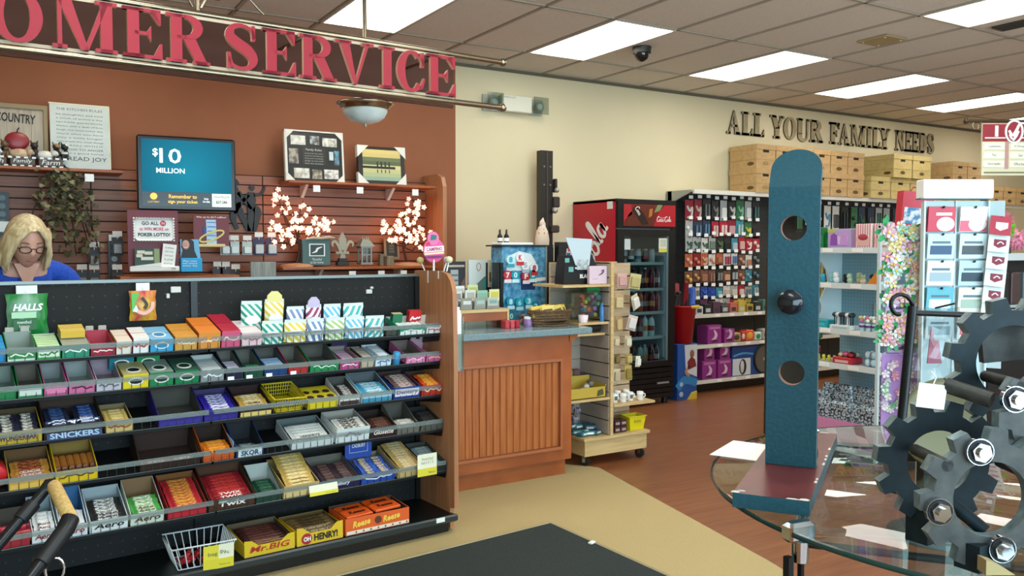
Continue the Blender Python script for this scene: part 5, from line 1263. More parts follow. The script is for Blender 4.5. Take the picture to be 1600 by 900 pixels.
# ================================================================ hanging sign over the display
sg = thing('customer_service_sign', 'hanging sign of big crimson serif letters between two brushed metal rails', 'sign', mw=DM @ T(0, .40, 0))
SX0, SX1 = -3.55, .585
for z in (2.345, 2.612):
    put('rail', G().cyl((SX0, 0, z), (SX1, 0, z), .0165, n=14), M_nickel, sg)
    put('rail_knob', G().ball((SX1 + .012, 0, z), .024, 14, 10), M_nickel, sg)
M_crim = mat('a00f28', 0.55); M_lcream = mat('d8a890', 0.6)
for (ch, a, b) in (('C', -3.42, -3.13), ('U', -3.09, -2.80), ('S', -2.77, -2.56), ('T', -2.53, -2.28), ('O', -2.007, -1.815), ('M', -1.781, -1.524), ('E', -1.502, -1.335), ('R', -1.316, -1.124),
                   ('S', -1.052, -0.887), ('E', -0.865, -0.697), ('R', -0.677, -0.479), ('V', -0.479, -0.273), ('I', -0.235, -0.131), ('C', -0.127, 0.053), ('E', 0.065, 0.250)):
    g = G(); glyph(g, ch, a, b - a, .222, 2.368, -.030, -.008)
    put('letter', g, [M_crim, M_lcream], sg)
put('letter_track', G().box(SX0, -.008, 2.354, 0.254, -.004, 2.374), mat('b0a088', .5), sg); put('letter_track', G().box(SX0, -.008, 2.583, 0.255, -.004, 2.599), mat('c0b098', .5), sg)
put('backing_board', G().box(SX0, .46, 2.40, 0.539, .475, 2.735), mat('4e2b1c', 0.75), sg)
for x in (-2.9, -0.919 - .25):
    put('drop_rod', G().cyl((x, 0, 2.60), (x, 0, ZC), .010, n=10), M_nickel, sg)
    gs = G()
    for s_ in (-1, 1):
        gs.tube([(x + s_ * (.02 + .30 * k / 10), 0, 2.64 + .22 * math.sin(k / 10 * PI * .9) ** 1.0 * (1 - k / 14)) for k in range(11)], .006, 6)
        gs.tube([(x + s_ * (.10 + (.055 - .0035 * k) * math.cos(k * .6)), 0, 2.72 + (.055 - .0035 * k) * math.sin(k * .6)) for k in range(14)], .005, 6)
    put('scroll', gs, M_nickel, sg)
for x in (-2.2, -.6, .2): put('board_hanger', G().box(x - .008, -.004, 2.60, x + .008, .465, 2.612), M_nickel, sg)

# pendant lamp behind the sign
lp = thing('pendant_lamp', 'pendant lamp with a bronze rim and frosted bowl behind the big sign', 'lamp', (1.945, 4.93, 2.285))
put('rod', G().cyl((0, 0, .10), (0, 0, ZC - 2.285), .014, n=10), M_nickel, lp)
put('canopy', G().lathe([(.06, ZC - 2.285 - .001), (.055, ZC - 2.315), (.015, ZC - 2.325)], n=18), M_nickel, lp)
put('rim', G().lathe([(.012, .15), (.10, .135), (.135, .12), (.172, .118), (.178, .108), (.155, .094), (.150, .080), (.136, .074), (.120, .074)], n=30), mat('a8937a', 0.25, 0.95), lp)
mb = noise_mat('frosted_bowl', 'bccac6', 'dfe8e4', (6, 6, 6), .3)
put('bowl', G().lathe([(.137, .085), (.134, .06), (.118, .03), (.09, .008), (.05, -.006), (.001, -.010)], n=30), mb, lp)
put('finial', G().lathe([(.010, -.008), (.007, -.018), (.009, -.026), (.001, -.034)], n=10), mat('a89a84', .4, .6), lp)

# ================================================================ service counter and what stands on it
ct = thing('service_counter', 'cherry wood counter with a ribbed front panel and grey top', 'counter', (2.66, 4.92, 0))
ox, oy = 2.66, 4.92
FX0, FX1 = 2.02 - ox, 3.20 - ox
FY = 4.50 - oy
g = G()
g.box(FX0, FY + .012, .12, FX1, .40, .94)
g.box(FX0, FY, .78, FX1, FY + .013, .94).box(FX0, FY, .12, FX1, FY + .013, .20).box(3.115 - ox, FY, .20, FX1, FY + .013, .78).box(FX0, FY, .2, 2.10 - ox, FY + .013, .78)
put('body', g, M_oak, ct)
put('kick_plate', G().box(FX0, FY + .05, 0, FX1 - .015, .38, .12), M_oak, ct)
bx0, bx1 = 2.10 - ox, 3.115 - ox
n = 20; p = (bx1 - bx0 - .03) / n
for k in range(n):
    x = bx0 + .012 + p * k
    gg = G().prism([(x + .001, FY + .012), (x + p * .14, FY + .004), (x + p * .84, FY + .004), (x + p - .003, FY + .012)], .215, .765, 'xy')
    put('bead_slat', gg, M_oakx, ct)
put('moulding', G().box(bx0, FY - .012, .772, bx1 + .012, FY + .006, .79).box(bx0, FY - .012, .192, bx1 + .012, FY + .006, .21).box(bx1 - .006, FY - .010, .21, bx1 + .010, FY + .006, .772), mat('a05c36', 0.4), ct)
put('corner_cap', G().prism([(FX1 - .02, .90), (FX1 + .02, .905), (FX1 + .045, .935), (FX1 + .045, .945), (FX1 - .02, .945)], FY - .01, FY + .3, 'xz'), M_oak, ct)
M_lam = noise_mat('grey_laminate', '6e8488', '7e9296', (120, 120, 120), 0.16, 0, 2)
put('worktop', G().rbox(FX0, FY - .05, .945, 3.335 - ox, .42, .988, .006), M_lam, ct)
CT = .988
# clear brochure holder over the counter edge
t = thing('brochure_holder', 'clear acrylic holder with white sheets hung over the counter edge', 'holder', (2.31, 4.40, .80))
put('holder', G().box(-.09, 0, -.02, .035, .004, .2).box(-.09, .03, -.02, .035, .034, .30).box(.031, 0, -.02, .035, .034, .3).box(-.09, 0, -.024, .035, .034, -.02), M_acrylic, t)
for k in range(3): put('sheet', G().box(-.08 + .012 * k, .008 + .007 * k, -.015, .012 + .01 * k, .010 + .007 * k, .36 - .02 * k), M_paper, t)
# wooden riser with cards
rs = thing('wooden_riser', 'low wooden riser with an open front on the counter top', 'riser', (2.62, 4.86, CT))
put('riser_top', G().box(-.24, -.13, .105, .24, .13, .125), M_maple, rs)
put('front_board', G().box(-.22, -.12, .05, .24, -.105, .105), M_oak, rs)
put('side', G().box(-.24, -.13, 0, -.225, .13, .105).box(.225, -.13, 0, .24, .13, .105), M_maple, rs)
put('glass_front', G().box(-.22, -.125, 0, .225, -.122, .05), M_acrylic, rs)
cards = [(-.17, -.10, .0, '8c8a80', 'd8d6cc'), (-.07, -.10, .0, '8a897e', 'cfcfc4'), (.03, -.10, .0, '94948c', '9cb8a8'), (.13, -.09, .0, 'b0b4a8', '7c9c90'), (-.20, -.04, .045, 'd4d2c4', 'c4c2b0'), (-.11, -.04, .045, 'd0cec4', '8a847c'), (-.01, -.04, .05, 'cfd0c4', 'a8a698'), (.08, -.04, .045, '8fb49c', '7aa88c'), (.17, -.04, .05, 'd4d490', 'c8b850'), (-.17, .02, .075, 'd0d0c8', 'b4b2a8'), (-.06, .02, .075, 'd8d8d0', 'bcbab0'), (.04, .02, .08, 'c8cc8c', 'aab45c')]
for k, (x, y, z, c0, c1) in enumerate(cards):
    o = thing('card_stack', '%s box of gift cards, %s in the %s row on the wooden riser' % ({'8fb49c': 'green', 'd4d490': 'yellow', 'c8cc8c': 'lime'}.get(c0, 'grey white'), ORD[k if k < 4 else (k - 4 if k < 9 else k - 9)], 'front' if k < 4 else ('middle' if k < 9 else 'rear')), 'cards', (2.62 + x, 4.86 + y, CT + .125))
    put('holder', G().rbox(-.042, -.012, 0, .042, .035, .055 + z, .003), mat('8a867c', .5), o)
    put('card', G().box(-.038, -.016, .02 + z * .6, .038, -.012, .075 + z), mat(c0, .5), o); put('card_print', G().box(-.025, -.0175, .035 + z * .7, .03, -.016, .058 + z), mat(c1, .5), o)
for k in range(3): tag(put('red_box', G().rbox(-.016, -.03, 0, .016, .03, .05, .003), mat(('b83038', 'c04850', 'a82430')[k], .45), None, T(2.80 + k * .037, 4.70 - 0.02, CT + .0, .1 * k)), 'small red box, %s of three at the foot of the riser' % ORD[k], 'box', 'red boxes by the riser')
# leaflet boards behind
t = thing('black_notice_board', 'black framed notice sheet behind the counter next to the brown wall edge', 'poster', mw=T(2.80, 5.36, .955) @ Matrix.Diagonal((.55, 1, 1, 1)))
put('board', G().box(-.15, 0, 0, .13, .02, .46), mat('161413', .4), t)
put('price_list', G().box(-.09, -.003, .14, .02, 0, .40), mat('a4aaa8', .6), t)
for k in range(6): put('list_line', G().box(-.085, -.0045, .165 + k * .038, .015, -.002, .178 + k * .038), mat('5c6468', .6), t)
put('picture', G().prism([(.03, .12), (.12, .2), (.12, .35), (.06, .30)], -.003, 0, 'xz'), mat('6a4840', .5), t); put('title_bar', G().box(-.13, -.003, .42, .11, 0, .435), mat('b8a898', .6), t)
t = thing('white_brochure_board', 'white leaflet board with a teal and olive picture behind the counter', 'poster', mw=T(2.985, 5.36, .955) @ Matrix.Diagonal((.58, 1, 1, 1)))
put('board', G().box(-.15, 0, 0, .145, .02, .47), mat('d0d4cc', .6), t)
put('picture', G().prism([(-.12, .19), (-.06, .15), (.12, .27), (.14, .33), (.08, .35), (-.13, .25)], -.003, 0, 'xz'), mat('5c7468', .5), t); put('teal_shape', G().cyl((.10, -.004, .30), (.10, 0, .30), .035, n=16), mat('1a8a8c', .5), t)
put('stamp', G().tube([(-.01 + .028 * math.cos(a), -.003, .42 + .028 * math.sin(a)) for a in [2 * PI * k / 16 for k in range(16)]], .004, 5, closed=True), mat('c8947c', .5), t)
for k in range(3): put('text_line', G().box(-.1, -.002, .06 + k * .025, .09 - .04 * k, 0, .067 + k * .025), mat('8a948c', .6), t)
t = thing('leaflet_rack', 'dark slotted leaflet rack with two cream leaflets and a framed card', 'rack', mw=T(3.10, 5.345, .955))
put('back', G().box(-.06, 0, .0, .095, .02, .45), mat('1c1816', .4), t)
put('pocket', G().box(-.06, -.03, .04, .095, .0, .05).box(-.06, -.032, .05, .095, -.028, .08), mat('1c1816', .4), t)
for k in range(2): put('leaflet', G().box(-.055 + k * .062, -.012, .27, -.003 + k * .062, -.006, .47), mat(('c8b894', '8c8a80')[k], .6), t); put('leaflet_picture', G().box(-.047 + k * .062, -.0135, .31, -.012 + k * .062, -.012, .38), mat(('8a5a30', 'b0aea4')[k], .6), t)
put('framed_card', G().box(-.055, -.010, .11, .075, -.004, .22), mat('7a1c28', .5), t); put('card_face', G().box(-.045, -.0125, .12, .065, -.010, .20), M_white, t)
# blue lottery cabinet
t = thing('lottery_cabinet', 'tall blue speckled ticket cabinet with rows of teal and red ticket rolls', 'cabinet', mw=T(3.24, 5.16, CT))
sm = noise_mat('ice_blue_print', '1a6a98', '7ab8d0', (26, 26, 26), .35, 0, 3, .35, .7)
put('cabinet', G().rbox(-.18, 0, 0, .20, .16, .535, .006), sm, t)
put('dark_side', G().box(.20, -.005, 0, .26, .165, .53), mat('14181c', .4), t); put('silver_edge', G().box(.188, -.006, 0, .203, .0, .535), mat('9aa8ac', .3, .6), t)
put('left_rail', G().box(-.205, -.02, 0, -.18, .1, .42).box(-.225, -.02, .0, -.218, .02, .42), mat('2a2e30', .3, .5), t)
put('arch_panel', G().prism([(-.15, .36), (.08, .36), (.10, .42), (.06, .48), (-.04, .50), (-.12, .47)], -.012, 0, 'xz'), mat('dce6e6', .4), t)
put('dark_blue_panel', G().box(-.02, -.004, .22, .10, 0, .31), mat('14386a', .4), t)  # plain dark blue panel on the cabinet front
cells = [(-.125, .44, 'bfe4ea', '2a98ac'), (-.045, .455, 'eef0ee', 'c8303c'), (.0, .40, 'f0f0f0', 'a8b8c4'), (.075, .38, 'e4e8ea', 'b02838'), (-.15, .33, 'b8303c', 'e8dcdc'), (-.085, .33, '1a94a8', 'c8ecf0'), (.005, .32, 'b83040', 'eed8d8'), (.065, .33, '2aa0a8', 'd8f0f0'), (-.125, .14, '148ca4', 'c0e8ee'), (-.05, .13, '1a98ac', 'a8dce4'), (.03, .14, '2aa4b4', 'd0f0f4'), (.09, .10, '1c84a0', 'b8e0e8'), (-.12, .035, '1690a4', 'c8f0f0')]
for k, (x, z, c0, c1) in enumerate(cells):
    put('ticket_roll', G().cyl((x, -.03, z), (x, .0, z), .034, n=14), mat(c0, .35), t)
    text(['8', 'K', '5', '8', '7', '0', 'F', '0', '8', '6', '3', '2', '0'][k], t, x, -.032, z, .03, .04, mat(c1, .4), bold=.04)
    put('ticket', G().box(x - .03, -.034, z - .055, x + .03, -.031, z - .03), mat(c1, .4), t)
put('white_strip', G().prism([(.02, .275), (.19, .285), (.19, .31), (.02, .30)], -.008, 0, 'xz'), M_white, t)
put('roof_board', G().box(-.20, -.02, .535, .25, .2, .545), mat('17191b', .5), t)
for k, x in enumerate((-.13, -.075)):
    b = thing('small_bottle', ['slim dark bottle with a white label on the blue cabinet, nearer the wall edge', 'slim dark bottle with a white label on the blue cabinet, beside the figurine'][k], 'bottle', (3.24 + x - .02, 5.24, CT + .563))
    put('glass', G().lathe([(.018, 0), (.019, .045), (.008, .065), (.007, .095), (.001, .095)], n=12), mat('16120e', .12), b); put('label', G().lathe([(.0195, .010), (.0195, .034)], n=12), M_white, b)
tag(put('paper_pile', G().rbox(-.17, -.07, 0, .10, .08, .018, .004), M_paper, None, T(3.24, 5.25, CT + .545)), 'pile of white paper lying on top of the blue cabinet', 'paper')
b = thing('santa_figurine', 'small pink and white cloaked figurine on the blue cabinet', 'figurine', (3.455, 5.24, CT + .545))
put('robe', G().lathe([(.052, 0), (.055, .04), (.045, .10), (.025, .14), (.001, .15)], n=14), mat('d8c0a8', .6), b); put('red_cape', G().lathe([(.050, .05), (.048, .09), (.036, .12)], n=7), mat('a83a3c', .6), b)
put('head', G().ball((0, -.005, .155), .024, 12, 8), mat('d8b8a4', .6), b); put('beard', G().ball((0, -.018, .14), (.018, .012, .022), 10, 6), mat('ded8cc', .7), b); put('cap', G().cyl((0, 0, .165), (.012, .005, .205), .022, .003, 10), mat('d8cabc', .6), b)
# tall dark post with ornaments
t = thing('tall_display_post', 'tall black metal upright with fittings rising behind the blue cabinet', 'post', (4.42, 6.62, 0))
put('post', G().box(-.065, 0, 0, .065, .08, 2.43), mat('1c1612', .4), t); put('groove', G().box(-.008, -.004, 1.6, .008, 0, 2.43), mat('3a3028', .4), t)
for z in (2.28, 2.11): 
    for x in (-.035, .035): put('bolt', G().cyl((x, -.006, z), (x, .0, z), .009, n=8), mat('8a8478', .4, .6), t)
put('clamp', G().rbox(.06, -.03, 1.90, .13, .03, 2.0, .008).rbox(.075, -.03, 2.04, .1, .02, 2.17, .006), mat('2e2822', .4), t); put('silver_knob', G().ball((.07, -.03, 1.87), .03, 10, 8).ball((.09, -.03, 2.06), .024, 10, 8), mat('a8a49a', .3, .5), t)
put('lower_bracket', G().rbox(.03, -.04, 1.66, .12, .02, 1.73, .01), mat('3a3028', .4), t)
# papers, wicker basket, papers under
tag(put('loose_papers', G().rbox(-.11, -.07, 0, .12, .08, .03, .003), M_paper, None, T(3.31, 5.02, CT, .3)), 'loose white sheets lying behind the wicker basket', 'paper')
t = thing('wicker_basket', 'shallow brown wicker basket filled with yellow packets on the counter', 'basket', (3.165, 4.70, CT))
M_wick = noise_mat('wicker', '4a3420', '7a5c3a', (60, 60, 160), .7, .5)
g = G(); nn = 26
for j in range(6):
    z = .006 + j * .017; r0 = .108 + j * .0055
    g.tube([(1.12 * (r0 + (.003 if (k + j) % 2 else -.003)) * math.cos(2 * PI * k / nn), .72 * (r0 + (.003 if (k + j) % 2 else -.003)) * math.sin(2 * PI * k / nn), z) for k in range(nn)], .009, 6, closed=True)
put('weave', g, M_wick, t); put('base', G().lathe([(.001, .002), (.105, .002), (.105, .01), (.001, .01)], n=20), M_wick, t)
bpy.data.objects[t.children[-1].name].scale = (1.1, .7, 1)
put('rim', G().tube([(1.12 * .145 * math.cos(2 * PI * k / 24), .72 * .145 * math.sin(2 * PI * k / 24), .104) for k in range(24)], .008, 6, closed=True), M_wick, t)
put('lining', G().lathe([(.001, .03), (.11, .03)], n=16), mat('3a2a1c', .9), t)
for k in range(9):
    q = tag(put('yellow_packet', G().rbox(-.042, -.012, 0, .042, .012, .075, .004), mat(('d8b848', 'e4c860')[k % 2], .4), None, T(3.165 + .028 * (k - 4), 4.70 + .02 * ((k % 3) - 1), CT + .062, rnd.uniform(-.4, .4), rnd.uniform(-.5, .2), rnd.uniform(-.3, .3))), 'yellow packet with dark lettering in the wicker basket, %s along' % ORDN[k], 'packet', 'yellow packets in the basket')
    put('print_band', G().box(-.03, -.0135, .03, .032, -.012, .05), mat('5a4420', .5), q)
t = thing('purple_jar', 'small jar with a purple label at the cabinet foot', 'jar', (3.0, 4.72, CT))
put('jar', G().lathe([(.028, 0), (.03, .01), (.03, .04), (.024, .05)], n=14), mat('8c6a9c', .35), t); put('lid', G().lathe([(.027, .05), (.027, .065), (.001, .068)], n=14), mat('e0dce4', .4), t)
t = thing('cherry_figurine', 'heap of dark dried flowers beside the wicker basket', 'ornament', (3.06, 4.82, CT))
for k in range(12): put('bloom', G().ball((rnd.uniform(-.05, .05), rnd.uniform(-.03, .03), .02 + rnd.uniform(0, .05)), rnd.uniform(.014, .022), 8, 6), mat(('3a2a22', '5a3c30', '8a6a58', '2a1c18')[k % 4], .7), t)
t = thing('curved_cable', 'grey cable arching down from the blue cabinet', 'cable', (0, 0, 0))
put('cable', G().tube([(3.44, 5.12, 1.26), (3.48, 5.06, 1.25), (3.52, 5.0, 1.18), (3.53, 4.97, 1.08), (3.50, 4.94, .995)], .006, 6), mat('4a4640', .5), t)

# ================================================================ slat wall merchandiser on castors
mc = thing('slatwall_merchandiser', 'pale maple four way slat merchandiser on castors beside the counter', 'display stand', (3.66, 4.98, 0))
mx, my = 3.66, 4.98
def mb_box(nm, x0, y0, z0, x1, y1, z1, m): return put(nm, G().box(x0 - mx, y0 - my, z0, x1 - mx, y1 - my, z1), m, mc)
mb_box('base_box', 3.40, 4.62, .075, 3.95, 5.34, .185, M_maple)
mb_box('base_shelf', 3.38, 4.60, .185, 3.965, 5.36, .205, M_maple)
mb_box('spine_edge', 3.605, 4.60, .205, 3.63, 4.62, 1.41, M_maple)
mb_box('cross_edge', 3.345, 4.97, .205, 3.95, 4.985, 1.41, M_maple)
mb_box('spine_core', 3.612, 4.62, .205, 3.624, 5.34, 1.41, mat('3c3026', .8))
mb_box('cap', 3.595, 4.60, 1.41, 3.64, 5.34, 1.415, M_maple)
M_slg = noise_mat('grey_slat', 'a09488', 'aa9e92', (8, 8, 8), .6)
for k in range(12):
    z = .21 + k * .1
    mb_box('slat', 3.600, 4.622, z, 3.612, 4.97, z + .092, M_slg)
    mb_box('slat', 3.624, 4.622, z, 3.636, 4.97, z + .092, M_mapleg)
    mb_box('slat', 3.636, 4.835, z, 3.965, 4.85, z + .092, M_mapleg)
    mb_box('slat', 3.345, 4.955, z, 3.60, 4.97, z + .092, M_slg)
for (x, y) in ((3.43, 4.66), (3.92, 4.66), (3.43, 5.30), (3.92, 5.30)):
    c = put('castor', G().cyl((-.012, 0, .035), (.012, 0, .035), .034, n=16), mat('1c1c1c', .5), mc, T(x - mx, y - my, 0, .4))
    put('fork', G().box(-.018, -.012, .03, -.014, .012, .078).box(.014, -.012, .03, .018, .012, .078).box(-.018, -.014, .068, .018, .014, .078), M_chrome, c)
def m_shelf(x0, y0, x1, y1, z): mb_box('side_shelf', x0, y0, z, x1, y1, z + .016, M_maple)
m_shelf(3.27, 4.60, 3.60, 4.97, .46); m_shelf(3.637, 4.60, 4.01, 4.835, .40); m_shelf(3.345, 4.62, 3.60, 4.97, .985); m_shelf(3.20, 4.60, 3.60, 4.97, 1.245)
# right face : hanging kraft packs
def kraft_pack(p, w, h, ry, rz, c, label, pr=None):
    o = thing('hanging_pack', label, 'pack', mw=T(p[0], p[1], p[2], rz, 0, ry), group='packs on the merchandiser')
    put('card', G().box(-w / 2, -.003, -h, w / 2, 0, 0), mat(c, .7), o); put('pouch', G().rbox(-w * .4, -.02, -h * .9, w * .4, -.003, -h * .2, .006), mat(pr or 'b89a6c', .45), o)
    put('hook', G().cyl((0, 0, -.008), (0, 4.836 - p[1], -.008), .003, n=6), M_chrome, o)
rowsm = [[((3.813, 4.740, 1.330), .085, .10, 0, 0, 'd0a8a0', 'c89a94'), ((3.943, 4.740, 1.324), .085, .11, .15, -.3, 'c8b880', 'b0a060')], [((3.785, 4.740, 1.179), .08, .11, .05, 0, 'b89a6a', 'c8b48a'), ((3.921, 4.740, 1.171), .085, .11, -.35, .3, 'c8bca4', 'ded8cc')], [((3.780, 4.740, 1.023), .065, .11, -.06, .1, 'a88a58', 'c4a878'), ((3.922, 4.740, 1.022), .075, .11, .25, -.2, 'c8b8ac', 'd0c8c4')], [((3.764, 4.740, 0.881), .06, .08, .12, .2, 'c0ac88', 'cabc9c'), ((3.870, 4.740, 0.875), .06, .08, 0, 0, 'c4b494', 'd4caae')], [((3.771, 4.740, 0.751), .05, .07, 0, 0, '6a5a30', '7a6a3a'), ((3.877, 4.740, 0.744), .06, .07, 0, 0, 'a08a48', 'b8a460'), ((3.966, 4.740, 0.724), .05, .08, .1, .2, 'ded8c4', 'e4e0d0')], [((3.771, 4.740, 0.645), .06, .10, .05, 0, 'c8bca0', 'b8a888'), ((3.871, 4.740, 0.661), .065, .11, -.05, 0, 'b8a050', '8a7838')]]
DESC = {'d0a8a0': 'rosy', 'c8b880': 'straw yellow', 'b89a6a': 'tan', 'c8bca4': 'cream tilted', 'a88a58': 'dark tan narrow', 'c8b8ac': 'pinkish beige', 'c0ac88': 'sand folded', 'c4b494': 'pale sand', '6a5a30': 'olive', 'a08a48': 'mustard', 'ded8c4': 'ivory', 'c8bca0': 'stone', 'b8a050': 'golden'}
for r, L in enumerate(rowsm):
    for (p, w, h, ry, rz, c, p_) in L: kraft_pack(p, w, h, ry, rz, c, '%s pack on the %s hook row of the maple merchandiser' % (DESC[c], ORD[r]), p_)
for k, (x, y) in enumerate(((3.70, 4.68), (3.765, 4.66), (3.845, 4.68), (3.92, 4.66), (3.80, 4.77), (3.89, 4.78))):
    o = thing('white_mug', 'small white printed mug, %s' % ['first along the shelf edge', 'second along the shelf edge', 'third along the shelf edge', 'last along the shelf edge', 'nearer one in the rear', 'other one in the rear'][k], 'mug', (x, y, .417), rnd.uniform(-1, 1), 'mugs on the merchandiser shelf')
    put('cup', G().lathe([(.020, 0), (.022, .003), (.024, .062), (.021, .062), (.019, .008), (.001, .008)], n=14), M_white, o); put('handle', G().tube([(.022, 0, .048), (.036, 0, .045), (.038, 0, .028), (.023, 0, .018)], .004, 6), M_white, o); put('print', G().lathe([(.0237, .02), (.0242, .045)], n=14, c=(0, 0, 0)) if k % 2 else G().box(-.012, -.0255, .018, .010, -.023, .046), mat('5a5c54' if k % 2 == 0 else 'd8d4c8', .5), o)
for k in range(8):
    o = thing('maroon_box', 'small maroon tea box beside the yellow bin, %s layer, %s %s' % (('lower', 'upper')[(k // 2) % 2], ('front', 'rear')[k // 4], ('by the spine', 'by the bin')[k % 2]), 'box', (3.70 + (k % 2) * .056, 4.66 + .05 * (k // 4), .206 + .045 * ((k // 2) % 2)), 0, 'maroon tea boxes')
    put('box', G().rbox(-.026, -.022, 0, .026, .022, .043, .003), mat('3c2024', .4), o); put('print', G().box(-.018, -.0232, .012, .018, -.022, .030), mat('a88a84', .5), o)
t = thing('yellow_bin', 'translucent yellow bin on the merchandiser base', 'bin', (3.88, 4.69, .206))
g = G(); P = []
for (z, s_) in ((0, .80), (.10, 1.0), (.10, .96), (.006, .76)): P += [(-.075 * s_, -.055 * s_, z), (.075 * s_, -.055 * s_, z), (.075 * s_, .055 * s_, z), (-.075 * s_, .055 * s_, z)]
F = [(0, 3, 2, 1), (12, 13, 14, 15)]
for k in range(3): F += [(k * 4 + j, k * 4 + (j + 1) % 4, k * 4 + 4 + (j + 1) % 4, k * 4 + 4 + j) for j in range(4)]
g._add(P, F, 0); put('bin', g, mat('d8c81c', .3), t); put('rim', G().tube([(-.078, -.058, .10), (.078, -.058, .10), (.078, .058, .10), (-.078, .058, .10)], .004, 6, closed=True), mat('e0d438', .3), t); put('slot', G().box(-.03, -.056, .055, .03, -.047, .075), mat('a89a10', .4), t)
# left face: shelves with goods
t = thing('tan_tray', 'yellowish tray box of rolled goods on the middle shelf of the merchandiser', 'box', (3.41, 4.70, .477))
put('tray', G().box(-.13, -.08, 0, .17, .12, .005).box(-.13, -.08, 0, .17, -.075, .075).box(-.13, .115, 0, .17, .12, .13).box(-.13, -.08, 0, -.125, .12, .09).box(.165, -.08, 0, .17, .12, .09), mat('b89c38', .6), t); put('leaf_print', G().prism([(.09, .01), (.15, .02), (.14, .06), (.10, .05)], -.083, -.08, 'xz'), mat('4a4a2a', .6), t)
for k in range(4): tag(put('rolled_pouch', G().cyl((-.045, 0, .02), (.045, 0, .02), .02, n=12).ball((-.045, 0, .02), (.008, .02, .02), 10, 6).ball((.045, 0, .02), (.008, .02, .02), 10, 6), mat(('4a4438', '8a8a84', 'c8c4b8', '6a6454')[k], .5), None, T(3.40 + .04 * k, 4.68 + .015 * k, .49 + .018 * k, .5 + .2 * k)), ['dark', 'grey', 'pale', 'olive'][k] + ' rolled pouch lying in the tan tray', 'pouch', 'rolled pouches')
for k, (x, w, h, c, c2, sh) in enumerate(((3.445, .06, .17, '9a8848', '4a4424', 'olive'), (3.51, .06, .17, '6a4c48', '2a84a8', 'brown and blue'), (3.56, .045, .14, '4a3434', 'c8c4bc', 'dark red'))):
    o = thing('standing_pouch', sh + ' pouch standing behind the tan tray', 'pouch', (x, 4.88, .477)); put('pouch', G().rbox(-w / 2, -.02, 0, w / 2, .02, h, .01), mat(c, .5), o); put('label', G().box(-w * .35, -.0215, h * .1, w * .3, -.02, h * .45), mat(c2, .5), o)
for k in range(9):
    o = thing('teal_packet', 'teal snack packet on the merchandiser base, %s in the %s row' % (ORDN[k % 3], ORDN[(k // 3) % 3]), 'packet', mw=T(3.45 + (k % 3) * .055 - .02, 4.68 + .07 * ((k // 3) % 3), .207 + .03 * (k // 5), rnd.uniform(-.5, .5), rnd.uniform(-.2, .2)), group='teal packets in the heap')
    put('packet', G().rbox(-.045, -.03, 0, .045, .03, .028, .008), mat(('2c6a74', '3a7c80', '2a4c5c')[k % 3], .4), o); put('label', G().box(-.03, -.031, .008, .02, -.0295, .022), mat(('d0dcd8', 'e4e8e4', 'b8c4c4')[k % 3], .4), o)
for k in range(5):
    o = thing('ball_bag', 'bag of grey patterned balls hung under the middle shelf, %s of five' % ORDN[k], 'bag', (3.36 + .04 * (k % 2), 4.68 + .03 * k, .33 + .05 * (k % 3)), 0, 'hung bags of grey balls'); put('ball', G().ball((0, 0, 0), .028, 10, 8), noise_mat('ball_print', '3a3a40', 'a09ca8', (60, 60, 60), .4) if k == 0 else bpy.data.materials['ball_print'], o); put('hook', G().cyl((0, 0, .02), (0, 0, .12 - .05 * (k % 3)), .003, n=6), M_chrome, o)
# pack of toys in clear bag on the upper left
t = thing('toy_bag', 'large clear bag of small bright toys hanging below the upper shelf', 'bag', (3.46, 4.72, 1.0))
put('bag', G().rbox(-.13, -.05, .02, .13, .05, .22, .02), M_acrylic, t)
for k in range(22): put('toy', G().rbox(-.014, -.012, -.014, .014, .012, .014, .004), mat(('c8508c', '3a9cc8', 'd8c848', '4aa86a', 'b878c0', '2a4a8c', 'd86a4a')[k % 7], .4), t, T(rnd.uniform(-.04, .11), rnd.uniform(-.035, .03), rnd.uniform(.04, .19), rnd.uniform(0, 3), rnd.uniform(0, 3)))
put('green_header', G().box(.02, -.012, .20, .13, .012, .235), mat('1c8a4c', .5), t)
tag(put('white_cup', G().lathe([(.03, 0), (.036, .05), (.03, .05), (.001, .01)], n=14), mat('e4d4d4', .4), None, T(3.40, 4.645, 1.002)), 'white cup with a red rim on the merchandiser shelf', 'cup')
tag(put('blue_vial', G().lathe([(.014, 0), (.016, .01), (.016, .09), (.008, .11), (.008, .13), (.001, .13)], n=12), mat('3a7ab8', .2), None, T(3.56, 4.645, 1.002)), 'slim blue bottle at the merchandiser spine', 'bottle')
tag(put('dark_roll', G().cyl((-.10, 0, .03), (.10, 0, .03), .03, n=14), mat('2a2826', .4), None, T(3.49, 4.72, .94)), 'dark roll lying under the toy shelf', 'roll')
for o_ in [o for o in col.objects if o.name.startswith('dark_roll')]: o_.location.z = .925
mb_box('roll_rest', 3.345, 4.66, .905, 3.60, 4.97, .921, M_maple)
